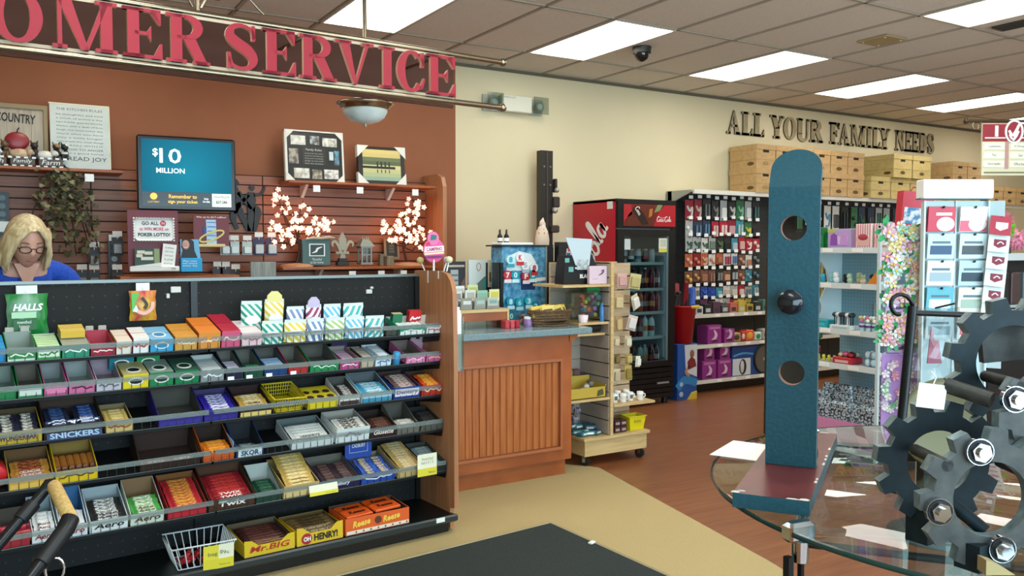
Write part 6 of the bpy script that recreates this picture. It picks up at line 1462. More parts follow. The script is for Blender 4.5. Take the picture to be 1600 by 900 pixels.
# pads and box of black tablets on the top shelf
t = thing('black_carton_stand', 'black and white counter carton with a tall pale header card', 'carton', (3.40, 4.76, 1.262))
put('carton', G().prism([(-.125, 0), (.13, 0), (.14, .09), (.12, .20), (-.10, .20), (-.115, .12)], -.06, .05, 'xz'), mat('12151a', .4), t)
put('flap_tip', G().prism([(.0, .18), (.17, .10), (.10, .22)], -.062, -.05, 'xz'), mat('1c2024', .4), t)
put('header_card', G().prism([(-.03, .13), (.085, .13), (.11, .31), (-.115, .32)], -.068, -.063, 'xz'), mat('c0d0d8', .5), t); put('header_picture', G().box(-.02, -.070, .10, .075, -.066, .17), noise_mat('stone_picture', '8a989c', 'c8d0d0', (40, 40, 40), .5), t)
put('badge', G().box(-.085, -.063, .085, -.045, -.060, .12).box(-.115, -.063, .15, -.08, -.060, .18), mat('6aa8a4', .5), t); text('BLAK', t, .05, -.0625, .055, .08, .028, M_white, bold=.04)
put('small_label', G().box(-.03, -.0635, .105, .0, -.0605, .118), M_white, t)
t = thing('pink_card_box', 'pale pink square box with a small leaf drawing on the top shelf', 'box', mw=T(3.53, 4.645, 1.262, -.05))
put('box', G().rbox(-.075, 0, 0, .07, .03, .125, .003), mat('d8c0cc', .6), t); put('leaf_drawing', G().ribbon([(.0, .06), (.03, .075), (.04, .095), (.02, .09)], [.003, .012, .014, .003], -.002, .0), mat('6a5a68', .6), t); text('petal', t, -.03, -.001, .035, .04, .012, mat('9a8a98', .6))
t = thing('sports_picture_box', 'dark box picturing a white and red sports shirt behind the black carton', 'box', (3.64, 5.10, 1.416))
put('box', G().rbox(-.13, 0, -.01, .06, .06, .14, .003), mat('16181c', .4), t); put('shirt', G().prism([(-.07, 0), (.04, 0), (.04, .11), (.02, .125), (-.02, .10), (-.06, .09)], -.003, 0, 'xz'), mat('d8d4d0', .5), t); put('sleeve', G().prism([(-.07, .0), (-.03, .0), (-.03, .06), (-.06, .06)], -.005, -.002, 'xz'), mat('2a4a7c', .5), t); put('red_print', G().box(-.05, -.005, .07, -.015, -.002, .105), mat('c02a34', .5), t); put('figure', G().prism([(-.015, .0), (.012, .0), (.015, .08), (.0, .1), (-.015, .08)], -.006, -.003, 'xz'), mat('b08058', .5), t)
put('cap_shape', G().box(-.02, -.005, .115, .03, -.002, .135), M_white, t)

# ================================================================ drinks cooler
co = thing('drinks_cooler', 'tall red and black glass door drinks cooler against the beige wall', 'cooler', (5.24, 6.5, 0))
cxo, cyo = 5.24, 6.5
CX0, CX1, CY0, CY1 = 4.88, 5.60, 6.15, 6.84
def cb(nm, x0, y0, z0, x1, y1, z1, m, par=None): return put(nm, G().box(x0 - cxo, y0 - cyo, z0, x1 - cxo, y1 - cyo, z1), m, par or co)
M_red = noise_mat('cooler_red', 'b3142a', 'bb1a30', (3, 3, 3), .35)
cb('red_side', CX0, CY0 + .03, .05, CX0 + .02, CY1, 1.965, M_red)
cb('far_side', CX1 - .02, CY0 + .03, .05, CX1, CY1, 1.965, M_black)
cb('back', CX0 + .02, CY1 - .03, .05, CX1 - .02, CY1, 1.965, M_black)
cb('top', CX0, CY0, 1.945, CX1, CY1, 1.972, M_black)
cb('floor_pan', CX0 + .02, CY0 + .03, .36, CX1 - .02, CY1 - .03, .38, mat('8a949a', .4))
cb('inner_lining', CX0 + .021, CY0 + .05, .38, CX0 + .03, CY1 - .03, 1.68, mat('b8c4c8', .5)); cb('inner_back', CX0 + .03, CY1 - .045, .38, CX1 - .03, CY1 - .031, 1.68, mat('8c989c', .5)); cb('inner_far', CX1 - .03, CY0 + .05, .38, CX1 - .021, CY1 - .03, 1.68, mat('a8b4b8', .5)); cb('inner_roof', CX0 + .02, CY0 + .05, 1.68, CX1 - .02, CY1 - .03, 1.70, mat('a0acb0', .5))
hd = cb('header', CX0 + .01, CY0 - .01, 1.70, CX1 - .002, CY0 + .05, 1.955, mat('101012', .3))
cb('header_picture', CX0 + .07, CY0 - .014, 1.72, CX1 - .015, CY0 - .009, 1.925, mat('7a1418', .35), hd)
hx, hz = CX0 + .07 - cxo, 1.72
def hp(nm, poly, c, d=.0): return put(nm, G().prism([(hx + a, hz + b) for a, b in poly], CY0 - .017 - d - cyo, CY0 - .013 - cyo, 'xz'), mat(c, .35), hd)
hp('brown_glow', [(.02, .0), (.36, 0), (.37, .2), (.16, .2), (.05, .1)], '5c2410'); hp('red_sweep', [(.36, 0), (.635, 0), (.635, .205), (.5, .2), (.42, .13)], 'b01824'); hp('bottle', [(.10, .15), (.14, .19), (.24, .12), (.30, .02), (.22, .01)], '2a1410', .001); hp('green_leaf', [(.37, .13), (.41, .205), (.47, .205), (.44, .15)], '7a8a58'); hp('red_corner', [(.0, .05), (.10, .11), (.09, .2), (.0, .2)], 'a81c24'); hp('amber_glint', [(.30, .08), (.34, .10), (.35, .17), (.31, .16)], 'b8682c', .001)
gg = G(); script_mark(gg, 0, 0, .052, 0, .003); put('script_lettering', gg, M_white, hd, T(hx + .40, CY0 - .0185 - cyo, hz + .045))
gg = G(); script_mark(gg, 0, 0, .052, 0, .003, part=slice(0, 4)); put('bottle_lettering', gg, mat('e8dcd0', .4), hd, T(hx + .13, CY0 - .0195 - cyo, hz + .165, 0, 0, .95))
# door: black frame, glass, handle edge
dr = cb('door_frame', CX0 + .01, CY0 - .01, .375, CX0 + .085, CY0 + .04, 1.69, M_black)
cb('stile', CX1 - .09, CY0 - .01, .375, CX1 - .005, CY0 + .04, 1.69, M_black, dr); cb('rail_top', CX0 + .085, CY0 - .01, 1.63, CX1 - .09, CY0 + .04, 1.69, M_black, dr); cb('rail_bottom', CX0 + .085, CY0 - .01, .375, CX1 - .09, CY0 + .04, .43, M_black, dr)
cb('silver_bead', CX1 - .098, CY0 - .006, .43, CX1 - .09, CY0 + .03, 1.63, mat('8aa0a8', .3, .5), dr)
cb('glass_pane', CX0 + .085, CY0 + .012, .43, CX1 - .09, CY0 + .018, 1.63, glass_mat('cooler_glass', 'dce8ea', 0, .05), dr)
cb('white_notice', CX0 + .10, CY0 + .006, 1.50, CX0 + .17, CY0 + .011, 1.60, mat('c8d0d0', .6), dr); cb('notice_card', CX1 - .20, CY0 + .006, 1.475, CX1 - .095, CY0 + .011, 1.61, mat('e0e0cc', .6), dr); cb('notice_band', CX1 - .20, CY0 + .004, 1.475, CX1 - .095, CY0 + .007, 1.51, mat('d4cc4c', .6), dr)
text('PLEASE\nCLOSE\nDOOR', dr, CX1 - .148 - cxo, CY0 + .004 - cyo, 1.56, .07, .06, mat('8a8a78', .6))
for k in range(6): cb('grille_slat', CX0 + .02, CY0 - .006 + .004 * (k % 2), .07 + k * .05, CX1 - .005, CY0 + .03, .112 + k * .05, M_black)
cb('grille_back', CX0 + .02, CY0 + .03, .06, CX1 - .005, CY0 + .04, .375, mat('050506', .8)); cb('silver_badge', CX1 - .22, CY0 - .01, .205, CX1 - .07, CY0 - .005, .222, mat('a8acac', .3, .5))
for x, y in ((CX0 + .05, CY0 + .08), (CX1 - .05, CY0 + .08), (CX0 + .05, CY1 - .06), (CX1 - .05, CY1 - .06)): put('foot', G().cyl((x - cxo, y - cyo, 0), (x - cxo, y - cyo, .06), .03, n=10), M_black, co)
cb('price_sticker', CX0 - .004, CY0 + .06, 1.88, CX0, CY0 + .14, 1.95, mat('d8d4cc', .6))
# upright script running up the red side (only its end shows above the goods)
gg = G(); script_mark(gg, -3.5 * .33, 0, .33, 0, .003)
th_ = 1.0
put('side_lettering', gg, M_white, co, Matrix(((0, 1, 0, CX0 - .004 - cxo), (-math.cos(th_), 0, math.sin(th_), 6.26 - cyo), (math.sin(th_), 0, math.cos(th_), 1.70), (0, 0, 0, 1))))
cb('light_strip', CX1 - .05, CY0 + .055, .45, CX1 - .035, CY0 + .075, 1.60, mat('e4f4f8', .4, 0, 5.0))
shz = [.66, .90, 1.125, 1.375]
for z in shz: cb('wire_shelf', CX0 + .032, CY0 + .06, z - .008, CX1 - .032, CY1 - .06, z, mat('9aa4a4', .4, .5)); cb('shelf_edge', CX0 + .032, CY0 + .05, z - .022, CX1 - .032, CY0 + .06, z + .006, mat('b8c0bc', .4), None)
def drink(name, label, x, y, z, prof, c, lab, cap, grp, n=12):
    o = thing(name, label, 'bottle', (x, y, z), 0, grp)
    put('body', G().lathe(prof, n=n), mat(c, .15), o)
    h = prof[-1][1]; r = max(p[0] for p in prof)
    put('label', G().lathe([(r + .0006, h * .30), (r + .0006, h * .56)], n=n), mat(lab, .4), o)
    put('cap', G().cyl((0, 0, h), (0, 0, h + .016), prof[-1][0] + .001, n=10), mat(cap, .4), o)
PET = [(.026, 0), (.032, .012), (.031, .10), (.033, .13), (.026, .165), (.013, .185)]
CAN = [(.026, 0), (.031, .008), (.031, .105), (.027, .115)]
LV = [('lowest', .38, ['3a1a14', '4a2a20', '8a9c98', '3a1c20']), ('second', .66, ['5a1c1c', '6a2424', '7a3030', 'c8d8d8', 'b8c8c8']), ('third', .90, ['3a3a40', '44444a', 'b0562c', '6a1c24', '8a2430']), ('fourth', 1.125, ['241c1c', '1e2420', '2c2022', '521a24', '5a2028'])]
for (nm, z, cs) in LV:
    for k in range(8):
        c = cs[min(len(cs) - 1, k * len(cs) // 8)]
        x = CX0 + .085 + k * .071
        if nm == 'second' and k in (7,): continue
        drink('drink_bottle', '%s drink bottle on the %s cooler shelf' % ({0: 'first', 1: 'second', 2: 'third', 3: 'fourth', 4: 'fifth', 5: 'sixth', 6: 'seventh', 7: 'eighth'}[k], nm), x, CY0 + .10 + .012 * (k % 2), z + .001, PET, c, ('8a2a2c', 'b8a8a0', '7a7c7c', 'c87a3c')[(k + len(nm)) % 4], ('b8282c', '2a2c2c', 'c8d0d0')[(k + len(nm)) % 3], 'bottles on the %s cooler shelf' % nm)
for k in range(6):
    drink('drink_can', '%s drink can on the top cooler shelf' % ORD[k], CX0 + .09 + k * .085, CY0 + .11, 1.376, CAN, ('2a2a2c', 'b0b4b4')[k % 2], ('c8c8c8', '7a2c34', 'd8d8d8', '3a6a7c', 'a83a3c', 'c8b8b0')[k], '9aa0a0', 'cans on the top cooler shelf')

# ================================================================ wall gondola with peg packs
gd = thing('wall_gondola', 'long white edged gondola with pegboard along the beige wall', 'shelving', (8.0, 6.6, 0))
gx, gy = 8.0, 6.6
def gb_(nm, x0, y0, z0, x1, y1, z1, m, par=None): return put(nm, G().box(x0 - gx, y0 - gy, z0, x1 - gx, y1 - gy, z1), m, par or gd)
M_gw = mat('d4d0c4', .45); M_gdark = peg_mat('dark_pegboard', '35383a', '202224', .0254 * 2, .14)
GX_0, GX_1 = 6.12, 12.6
for k in range(5):
    a = GX_0 + k * 1.296; gb_('back_panel', a, 6.80, .10, a + 1.29, 6.82, 2.10, M_gdark)
gb_('canopy_board', GX_0, 6.46, 2.10, GX_1, 6.82, 2.118, M_gw); gb_('canopy_lip', GX_0, 6.44, 2.078, GX_1, 6.462, 2.122, M_gw)
put('canopy_end', G().prism([(6.46 - gy, 2.10), (6.82 - gy, 1.98), (6.82 - gy, 2.118), (6.46 - gy, 2.118)], GX_0 - .02 - gx, GX_0 - gx, 'yz'), mat('a8a89c', .5), gd)
for z, y0 in ((.80, 6.44), (.485, 6.40), (.115, 6.40)):
    gb_('shelf', GX_0, y0, z, GX_1, 6.80, z + .02, mat('7c8488', .45)); gb_('shelf_edge', GX_0, y0 - .015, z - .012, GX_1, y0, z + .026, M_gw)
    for k in range(6): gb_('price_tag', 6.42 + k * .21, y0 - .018, z - .006, 6.49 + k * .21, y0 - .015, z + .022, M_paper)
gb_('kick_plate', GX_0, 6.50, 0, GX_1, 6.52, .105, M_black); gb_('end_upright', GX_0 - .02, 6.76, 0, GX_0, 6.84, 2.12, mat('8a8c88', .4, .3))
PK = {}
def blister(x, z, w, h, card, body, style, row, word, y=6.60):
    o = thing('peg_pack', '%s peg pack on the %s hook row of the wall gondola' % (word, row), 'pack', (x, y, z), 0, 'peg packs, %s row' % row)
    k = (w, h, card, body, style)
    if k not in PK:
        g1 = G().box(-w / 2, -.003, -h, w / 2, 0, 0); g2 = G()
        if style == 0: g2.rbox(-w * .36, -.022, -h * .9, w * .36, -.003, -h * .35, .006)
        elif style == 1: g2.cyl((-w * .2, -.016, -h * .9), (-w * .2, -.016, -h * .25), w * .13, n=8).cyl((w * .2, -.016, -h * .9), (w * .2, -.016, -h * .25), w * .13, n=8)
        elif style == 2: g2.ball((-w * .2, -.012, -h * .45), (w * .22, .014, w * .22), 10, 6).ball((w * .2, -.012, -h * .7), (w * .22, .014, w * .22), 10, 6)
        else: g2.ribbon([(-w * .3, -h * .3), (0, -h * .55), (w * .3, -h * .35), (w * .2, -h * .8), (-w * .25, -h * .85)], w * .16, -.016, -.003)
        PK[k] = (g1.mesh('card', [mat(card, .45)]), g2.mesh('blister', [mat(body, .3)]), G().box(-.028, -.03, .012, .028, -.027, .046).mesh('price_tag', [M_paper]), G().cyl((0, -.03, -.008), (0, .2, -.008), .003, n=5).mesh('hook', [M_chrome]))
    for nm, me in zip(('card', 'blister', 'price_tag', 'hook'), PK[k]): link(nm, me, o)
    return o
r5 = random.Random(21)
WORDS = {'8a1c2c': 'dark red', 'b01e34': 'bright red', '24282a': 'black', '2e6a48': 'green', 'a8acaa': 'silver', '2c3a50': 'navy', 'd8d4cc': 'white', '7a5240': 'brown', 'c0603c': 'rust', '3a8ca0': 'teal', '2c50a8': 'blue', 'c8b040': 'yellow', '6a3a58': 'plum'}
rows_ = [('top', 2.03, .19, [('8a1c2c', 'd8cec8', 3), ('8a1c2c', 'c8b4a8', 3), ('24282a', '5a5c58', 1), ('24282a', '8a8680', 3), ('a8acaa', 'e0e0da', 0), ('24282a', 'd0ccc4', 3), ('2e6a48', '8ac4a0', 3), ('a8acaa', 'd4d8d4', 0), ('24282a', '3a6058', 1)]),
         ('second', 1.81, .15, [('a8acaa', 'e4e4e0', 2), ('2c3a50', '4a6480', 1), ('2c3a50', '50708c', 1), ('b01e34', 'd8b0a8', 1), ('b01e34', 'e0c4bc', 1), ('8a1c2c', 'c89aa0', 0), ('3a8ca0', 'a8c4c0', 1), ('2e6a48', 'c8c050', 3), ('24282a', '2a2c2e', 0)]),
         ('third', 1.635, .14, [('a8acaa', '3c5a4c', 3), ('a8acaa', '3c5a4c', 3), ('d8d4cc', '4a6a58', 3), ('a8acaa', '6a7c70', 0), ('24282a', '5a6a48', 3), ('24282a', '1e2022', 0), ('3a8ca0', 'a8b8c0', 0), ('b01e34', 'd8a8a0', 0), ('b01e34', 'f0d8d0', 3), ('b01e34', 'd4c8bc', 2)]),
         ('fourth', 1.45, .115, [('c0603c', 'd4a490', 2), ('8a1c2c', 'c87860', 2), ('c0603c', 'c8a890', 3), ('d8d4cc', 'c88a6c', 2), ('c0603c', 'a86a50', 0), ('d8d4cc', 'b0485c', 1), ('d8d4cc', '5a7cb0', 1), ('7a5240', 'b89a88', 2), ('d8d4cc', 'a87860', 0), ('24282a', '6a7c80', 2)]),
         ('fifth', 1.275, .115, [('7a5240', 'd8a850', 2), ('7a5240', 'c8a070', 2), ('7a5240', '9a6a50', 0), ('7a5240', 'a07868', 1), ('24282a', '8a8a84', 1), ('7a5240', 'c89878', 0), ('24282a', 'a8b0b0', 1), ('7a5240', 'b07c60', 2), ('3a8ca0', '8ab0b8', 2), ('24282a', '4a7080', 2)]),
         ('sixth', 1.10, .105, [('d8d4cc', 'a86a58', 1), ('d8d4cc', '8a8c88', 1), ('2c50a8', '4a6cc0', 3), ('2c50a8', '3a5ab0', 3), ('3a8ca0', '70b8c8', 0), ('d8d4cc', 'c8b8a8', 0), ('a8acaa', 'c0c0b8', 0), ('b01e34', 'd8c4bc', 0), ('a8acaa', '7a9098', 1), ('3a8ca0', 'b0c4c8', 1)]),
         ('lowest', .965, .12, [('24282a', '4a4a4c', 1), ('24282a', '6a6864', 0), ('6a3a58', '8a8a8a', 0), ('24282a', 'a8aaa4', 2), ('d8d4cc', '3a4044', 0), ('a8acaa', '3c4446', 2), ('b01e34', 'd87a68', 0), ('c8b040', 'e0d068', 2), ('c8b040', '4a4838', 2), ('24282a', '7ab0a8', 0)])]
for nm, z, h, L in rows_:
    n = len(L)
    for k, (c, b_, st) in enumerate(L):
        pos = ['first', 'second', 'third', 'fourth', 'fifth', 'sixth', 'seventh', 'eighth', 'ninth', 'tenth'][k]
        blister(6.20 + k * 1.06 / (n - .5), z + r5.uniform(-.012, .012), (.104 if n > 9 else .114) * r5.uniform(.85, 1.08), h * r5.uniform(1.0, 1.22), c, b_, st, nm, WORDS[c] + ' ' + pos)
for k in range(20):
    c = r5.choice(['24282a', '24282a', 'a8acaa', '2e6a48', '2c3a50', '24282a', 'd8d4cc', '8a1c2c'])
    blister(7.9 + k * .165 + r5.uniform(-.02, .02), 2.02, .12, r5.uniform(.22, .36), c, r5.choice(['3a3c3e', '5a8ca0', 'c8c8c0', '2e5a40', '101214']), k % 4, 'far', '%s %s' % (WORDS[c], ['first', 'second', 'third', 'fourth', 'fifth', 'sixth', 'seventh', 'eighth', 'ninth', 'tenth'][k % 10] + (' late' if k > 9 else '')))
# goods on its lower shelves
def purple_box(x, y, z, s_, lab):
    o = thing('purple_box', lab, 'box', (x, y, z))
    put('box', G().rbox(-s_ / 2, 0, 0, s_ / 2, .16, s_ * 1.0, .004), mat('8a2c7c', .4), o); put('fan_picture', G().ribbon([(-.04, .04), (0, .06), (.02, .10), (-.01, .15)], [.02, .035, .04, .01], -.002, 0), mat('d0b4c8', .4), o); put('base_picture', G().ball((.0, -.001, .035), (.05, .003, .016), 12, 6), mat('4a1c44', .4), o); put('title', G().box(-s_ * .38, -.0015, s_ * .8, s_ * .38, 0, s_ * .92), mat('b070a8', .4), o)
for (x, z, s_, lab) in ((6.33, .136, .20, 'lower stack, nearer the red bucket'), (6.555, .136, .20, 'lower stack, beside the fan box'), (6.33, .336 + .0, .145, 'upper on the stack nearer the red bucket'), (6.555, .336 + .0, .145, 'upper on the stack beside the fan box'), (6.40, .506, .20, 'middle shelf, tall'), (6.62, .506, .15, 'middle shelf, short')):
    purple_box(x, 6.41, z, s_, 'purple boxed appliance with a pale picture, ' + lab)
t = thing('fan_box', 'large blue carton picturing a round grey fan on the bottom gondola shelf', 'box', (7.05, 6.42, .136))
put('carton', G().rbox(-.38, 0, 0, .38, .2, .335, .004), mat('1c4486', .4), t); put('white_panel', G().box(-.37, -.002, .01, -.10, 0, .19).prism([(.28, .0), (.38, .0), (.38, .335), (.22, .335)], -.002, 0, 'xz'), mat('ccd4d8', .4), t)
put('fan_disc', G().cyl((.11, -.008, .165), (.11, 0, .165), .155, n=32), mat('5c5850', .5), t); put('fan_rim', G().tube([(.11 + .155 * math.cos(2 * PI * k / 28), -.006, .165 + .155 * math.sin(2 * PI * k / 28)) for k in range(28)], .012, 6, closed=True), mat('1a1a1c', .4), t); put('fan_hub', G().cyl((.11, -.012, .165), (.11, -.006, .165), .018, n=14), mat('b8bcbc', .4), t)
put('side_fan', G().ball((-.22, -.004, .10), (.055, .008, .085), 16, 8), mat('15171a', .4), t); put('side_fan_face', G().ball((-.235, -.008, .10), (.03, .008, .07), 14, 8), mat('c8ccd0', .4), t); put('title_wave', G().ribbon([(-.36, .22), (-.22, .245), (-.06, .23)], .02, -.003, 0), mat('4a9ad0', .4), t)
SM = [('tool_pack', 'small tan framed pack on the middle gondola shelf', 6.76, .15, .10, 'a8905c', '4a3a24'), ('red_can', 'red can shaped pack on the middle gondola shelf', 6.86, .09, .11, 'a82430', 'd8c8b8'), ('sauce_pack', 'orange and red pack on the middle gondola shelf', 6.96, .15, .12, 'd8542c', 'e0a83c'), ('green_pack', 'green and white pack on the middle gondola shelf', 7.09, .13, .09, 'c8d0c4', '2c8a4c'), ('grey_pack', 'grey clear pack on the middle gondola shelf', 7.22, .14, .12, 'a8a8a0', '4c5050')]
for nm, lb, x, w, h, c, c2 in SM:
    o = thing(nm, lb, 'pack', (x, 6.44, .506)); put('pack', G().rbox(-w * .42, 0, 0, w * .42, .1, h, .01), mat(c, .4), o); put('label', G().ball((0, 0, h * .5), (w * .28, .004, h * .3), 12, 6), mat(c2, .4), o)
for k in range(9):
    o = thing('shelf_item', '%s boxed item standing on the upper gondola shelf, %s along' % (('white', 'black', 'plum', 'grey', 'coral', 'yellow', 'mustard', 'dark', 'green')[k], ['first', 'second', 'third', 'fourth', 'fifth', 'sixth', 'seventh', 'eighth', 'ninth'][k]), 'box', (6.24 + k * .125, 6.47, .821)); c = ('c8c8c4', '26282a', '5a3a50', '4a4e50', 'c86a60', 'c8b048', 'a89038', '2a3234', '4a7a68')[k]
    put('box', G().rbox(-.05, 0, 0, .05, .08, .085 + .02 * (k % 3), .004), mat(c, .4), o); put('label', G().box(-.035, -.0015, .02, .03, 0, .06), mat(('3a3a3a', 'b8bcb8')[k % 2], .4), o)
# red bucket on a printed carton
t = thing('printed_carton', 'tall blue and white carton picturing a mop user, below the red bucket', 'box', (5.84, 6.22, 0))
put('carton', G().rbox(-.13, 0, 0, .13, .2, .56, .004), mat('1f4f96', .4), t); put('white_panel', G().prism([(-.02, .28), (.13, .22), (.13, .55), (-.04, .55)], -.002, 0, 'xz'), mat('c8ccd0', .4), t); put('person_top', G().prism([(.01, .30), (.12, .33), (.10, .40), (.05, .43), (.0, .38)], -.004, 0, 'xz'), mat('7a2c2c', .4), t); put('person_head', G().ball((.06, -.004, .46), (.03, .004, .04), 12, 8), mat('8a5a44', .5), t); put('person_arm', G().ribbon([(.02, .34), (-.02, .28), (.03, .24)], .03, -.004, 0), mat('b08468', .4), t); put('wave_print', G().ribbon([(-.13, .12), (-.03, .20), (.13, .16)], .08, -.003, 0), mat('2c7cb4', .4), t); put('yellow_flash', G().prism([(.0, .0), (.13, .0), (.13, .08), (.06, .07)], -.004, 0, 'xz'), mat('d0b43c', .4), t); put('badge', G().cyl((-.08, -.004, .06), (-.08, 0, .06), .026, n=14).cyl((-.08, -.004, .16), (-.08, 0, .16), .022, n=14), mat('a8b8c8', .4), t)
t = thing('red_bucket', 'red plastic bin with a yellow latch standing on the printed carton', 'bucket', (5.85, 6.31, .561))
P = []; g = G(); g.lathe([(.001, .002), (.10, .0), (.135, .36), (.15, .365), (.15, .38), (.138, .38), (.13, .36), (.095, .012)], n=22); put('bin', g, mat('b8141c', .35), t); put('latch', G().rbox(-.02, -.158, .355, .09, -.13, .385, .006), mat('d8b83c', .4), t)
t = thing('glove_bundle', 'black and blue rubber gloves and tools sticking out of the red bin', 'gloves', (5.86, 6.31, .95))
for k, (x, z, c, rx_, w) in enumerate(((-.10, .10, '17191c', .2, .05), (-.03, .13, '1c2024', -.1, .06), (.04, .12, '14161a', .15, .06), (.10, .17, '2248a0', .35, .045), (.13, .20, '2a54b0', .6, .045), (-.06, .22, '9a2830', .25, .03), (.02, .24, '8a1c28', -.2, .025))):
    put('glove' if k < 5 else 'handle', G().rbox(-w / 2, -.025, -.03, w / 2, .025, z, .012), mat(c, .5), t, T(x, .02 * (k % 2), 0, .2 * k, 0, rx_))

# ---------------------------------------------------------------- storage boxes on the canopy
def storage_box(x, y, z, w, d, h, m, lab, holes=True):
    o = thing('storage_box', lab, 'box', (x, y, z), rnd.uniform(-.012, .012), 'kraft storage boxes')
    put('carton', G().box(-w / 2 + .006, .006, 0, w / 2 - .006, d - .006, h - .05), m, o); put('lid', G().box(-w / 2, 0, h - .055, w / 2, d, h), m, o)
    dk = mat('1e160c', .9)
    put('handle_hole', G().rbox(-.045, .003, h - .085, .045, .009, h - .058, .002), dk, o)
    put('printed_line', G().box(-w * .45, .0045, h * .36, w * .45, .0065, h * .37), mat('7c6238', .9), o); put('printed_oval', G().ball((.0, .006, h * .22), (.05, .002, .022), 12, 6), mat('5c4522' if holes else '9a7c4c', .9), o)
    put('side_line', G().box(-w / 2 + .0045, .03, h * .36, -w / 2 + .0065, d - .03, h * .37), mat('7c6238', .9), o); put('side_oval', G().ball((-w / 2 + .006, .09, h * .2), (.002, .05, .02), 12, 6), mat('5c4522', .9), o)
M_yel = noise_mat('yellow_kraft', 'b49e62', 'c0aa6e', (20, 20, 20), .8)
pos6 = ['first', 'second', 'third', 'fourth', 'fifth', 'sixth', 'seventh', 'eighth']
ST = random.Random(2)
for r, z in enumerate((2.122, 2.383)):
    for k in range(6): storage_box(7.155 + k * .306, 6.42, z, .302, .40, .26, M_card, 'kraft storage box, %s from the cooler end, in the %s layer' % (pos6[k], ('lower', 'upper')[r]), k > 3)
for k in range(6): storage_box(9.13 + k * .39, 6.40, 2.122, .38, .42, .26, M_yel, 'yellowish storage box in the lower layer, %s of its run' % pos6[k])
for k in range(2): storage_box(9.50 + k * .39, 6.36, 2.383, .38, .44, .28, M_yel, 'yellowish storage box on top, %s of the pair past the wooden sign letters' % pos6[k])
for k in range(2): storage_box(10.72 + k * .33, 6.36, 2.383, .32, .44, .26, M_card, 'kraft storage box on top, %s of the pair by the checkout sign' % pos6[k])
for k in range(3): storage_box(11.66 + k * .33, 6.40, 2.122, .32, .40, .24, M_card, 'kraft storage box in the lower layer beyond the checkout sign, %s of three' % pos6[k])

# ---------------------------------------------------------------- letters on the wall
wl_ = thing('wall_lettering', 'row of brownish serif letters reading all your family needs high on the wall', 'sign', (8.9, 6.84, 2.80))
M_let = noise_mat('aged_bronze', '8a7b5c', 'a08f68', (14, 14, 14), .5)
EDGES = {'A': (6.99, 7.23), 'L': (7.235, 7.43), 'L2': (7.44, 7.635), 'Y': (7.74, 7.99), 'O': (7.985, 8.225), 'U': (8.24, 8.475), 'R': (8.48, 8.74), 'F': (8.875, 9.08), 'A2': (9.06, 9.30), 'M': (9.305, 9.63), 'I': (9.64, 9.76), 'L3': (9.765, 9.95), 'Y2': (9.93, 10.16), 'N': (10.28, 10.50), 'E': (10.51, 10.66), 'E2': (10.675, 10.825), 'D': (10.84, 11.03), 'S': (11.05, 11.20)}
for k, (a, b) in EDGES.items():
    a2 = 6.99 + (a - 6.99) * 3.90 / 4.21; b2 = 6.99 + (b - 6.99) * 3.90 / 4.21
    g = G(); glyph(g, k[0], a2 - 8.9, b2 - a2, .265, 0, 0, .017, S=.27, t=.10)
    put('letter', g, [M_let, mat('4a4030', .6)], wl_)
# emergency light
t = thing('emergency_light', 'white twin head emergency light box on the beige wall', 'light', (4.18, 6.86, 2.86))
put('housing', G().rbox(-.16, -.09, -.07, .17, -.001, .085, .008), mat('d4d0be', .45), t); text('EMERGI-LITE', t, -.08, -.0915, .06, .13, .016, mat('77776c', .5))
for s_ in (-1, 1):
    x = s_ * .25; q = put('lamp_head', G().cyl((x, -.10, .0), (x, -.03, .0), .045, .03, 14).box(x - .08, -.02, -.07, x + .08, -.001, .08), mat('a8a898', .4), t); put('bulb', G().ball((x, -.10, 0), (.032, .015, .032), 12, 8), mat('e8e8e4', .15), q); put('lens_cover', G().box(x - .085, -.125, -.075, x + .085, -.12, .085), M_acrylic, q)

# ---------------------------------------------------------------- hanging checkout sign
t = thing('checkout_sign', 'red and white hanging sign with the number one, a check mark and aisle list', 'sign', mw=T(*(6.778, 3.638, 2.082), -.55))
Ms = mat('8a1226', .45)
put('board', G().box(-.21, 0, .0, .32, .018, .405), mat('cfc8a8', .5), t); put('red_field', G().box(-.208, -.002, .265, .32, 0, .40), Ms, t); put('pink_column', G().box(-.03, -.0015, .05, .0, 0, .265), mat('b08880', .5), t)
text('1', t, -.10, -.004, .345, .026, .085, M_white, bold=.02); put('white_line', G().box(-.19, -.004, .288, -.03, -.001, .297).box(.10, -.004, .288, .32, -.001, .297), M_white, t)
put('oval_ring', G().ribbon([(.035 + .065 * math.cos(a), .34 + .085 * math.sin(a)) for a in [2 * PI * k / 18 for k in range(18)]], .014, -.010, -.002, True, 2), M_white, t); put('oval_field', G().prism([(.035 + .06 * math.cos(2 * PI * k / 18), .34 + .08 * math.sin(2 * PI * k / 18)) for k in range(18)], -.004, -.001, 'xz'), Ms, t)
put('check_mark', G().ribbon([(-.005, .35), (.03, .31), (.075, .40)], [.018, .026, .018], -.008, -.003, False, 2), M_white, t); put('lower_check', G().ribbon([(.0, .32), (.03, .275), (.07, .345)], [.016, .022, .016], -.0095, -.003, False, 2), mat('d8d8d0', .5), t)
for k, l in enumerate(('Confectionery', 'Pop', 'School Supplies')):
    for x0, x1 in ((-.195, -.035), (.01, .17)):
        put('list_panel', G().box(x0, -.004, .20 - k * .068, x1, 0, .25 - k * .068), mat('dfe2cc', .5), t)
        text(l if x0 < 0 else ('Chips', 'Gum', 'Office Items')[k], t, (x0 + x1) / 2, -.006, .225 - k * .068, .10 if k != 1 else .03, .022, mat('4a5a50', .5))
put('bottom_line', G().box(-.19, -.004, .018, .30, 0, .028), mat('6a6a50', .5), t)
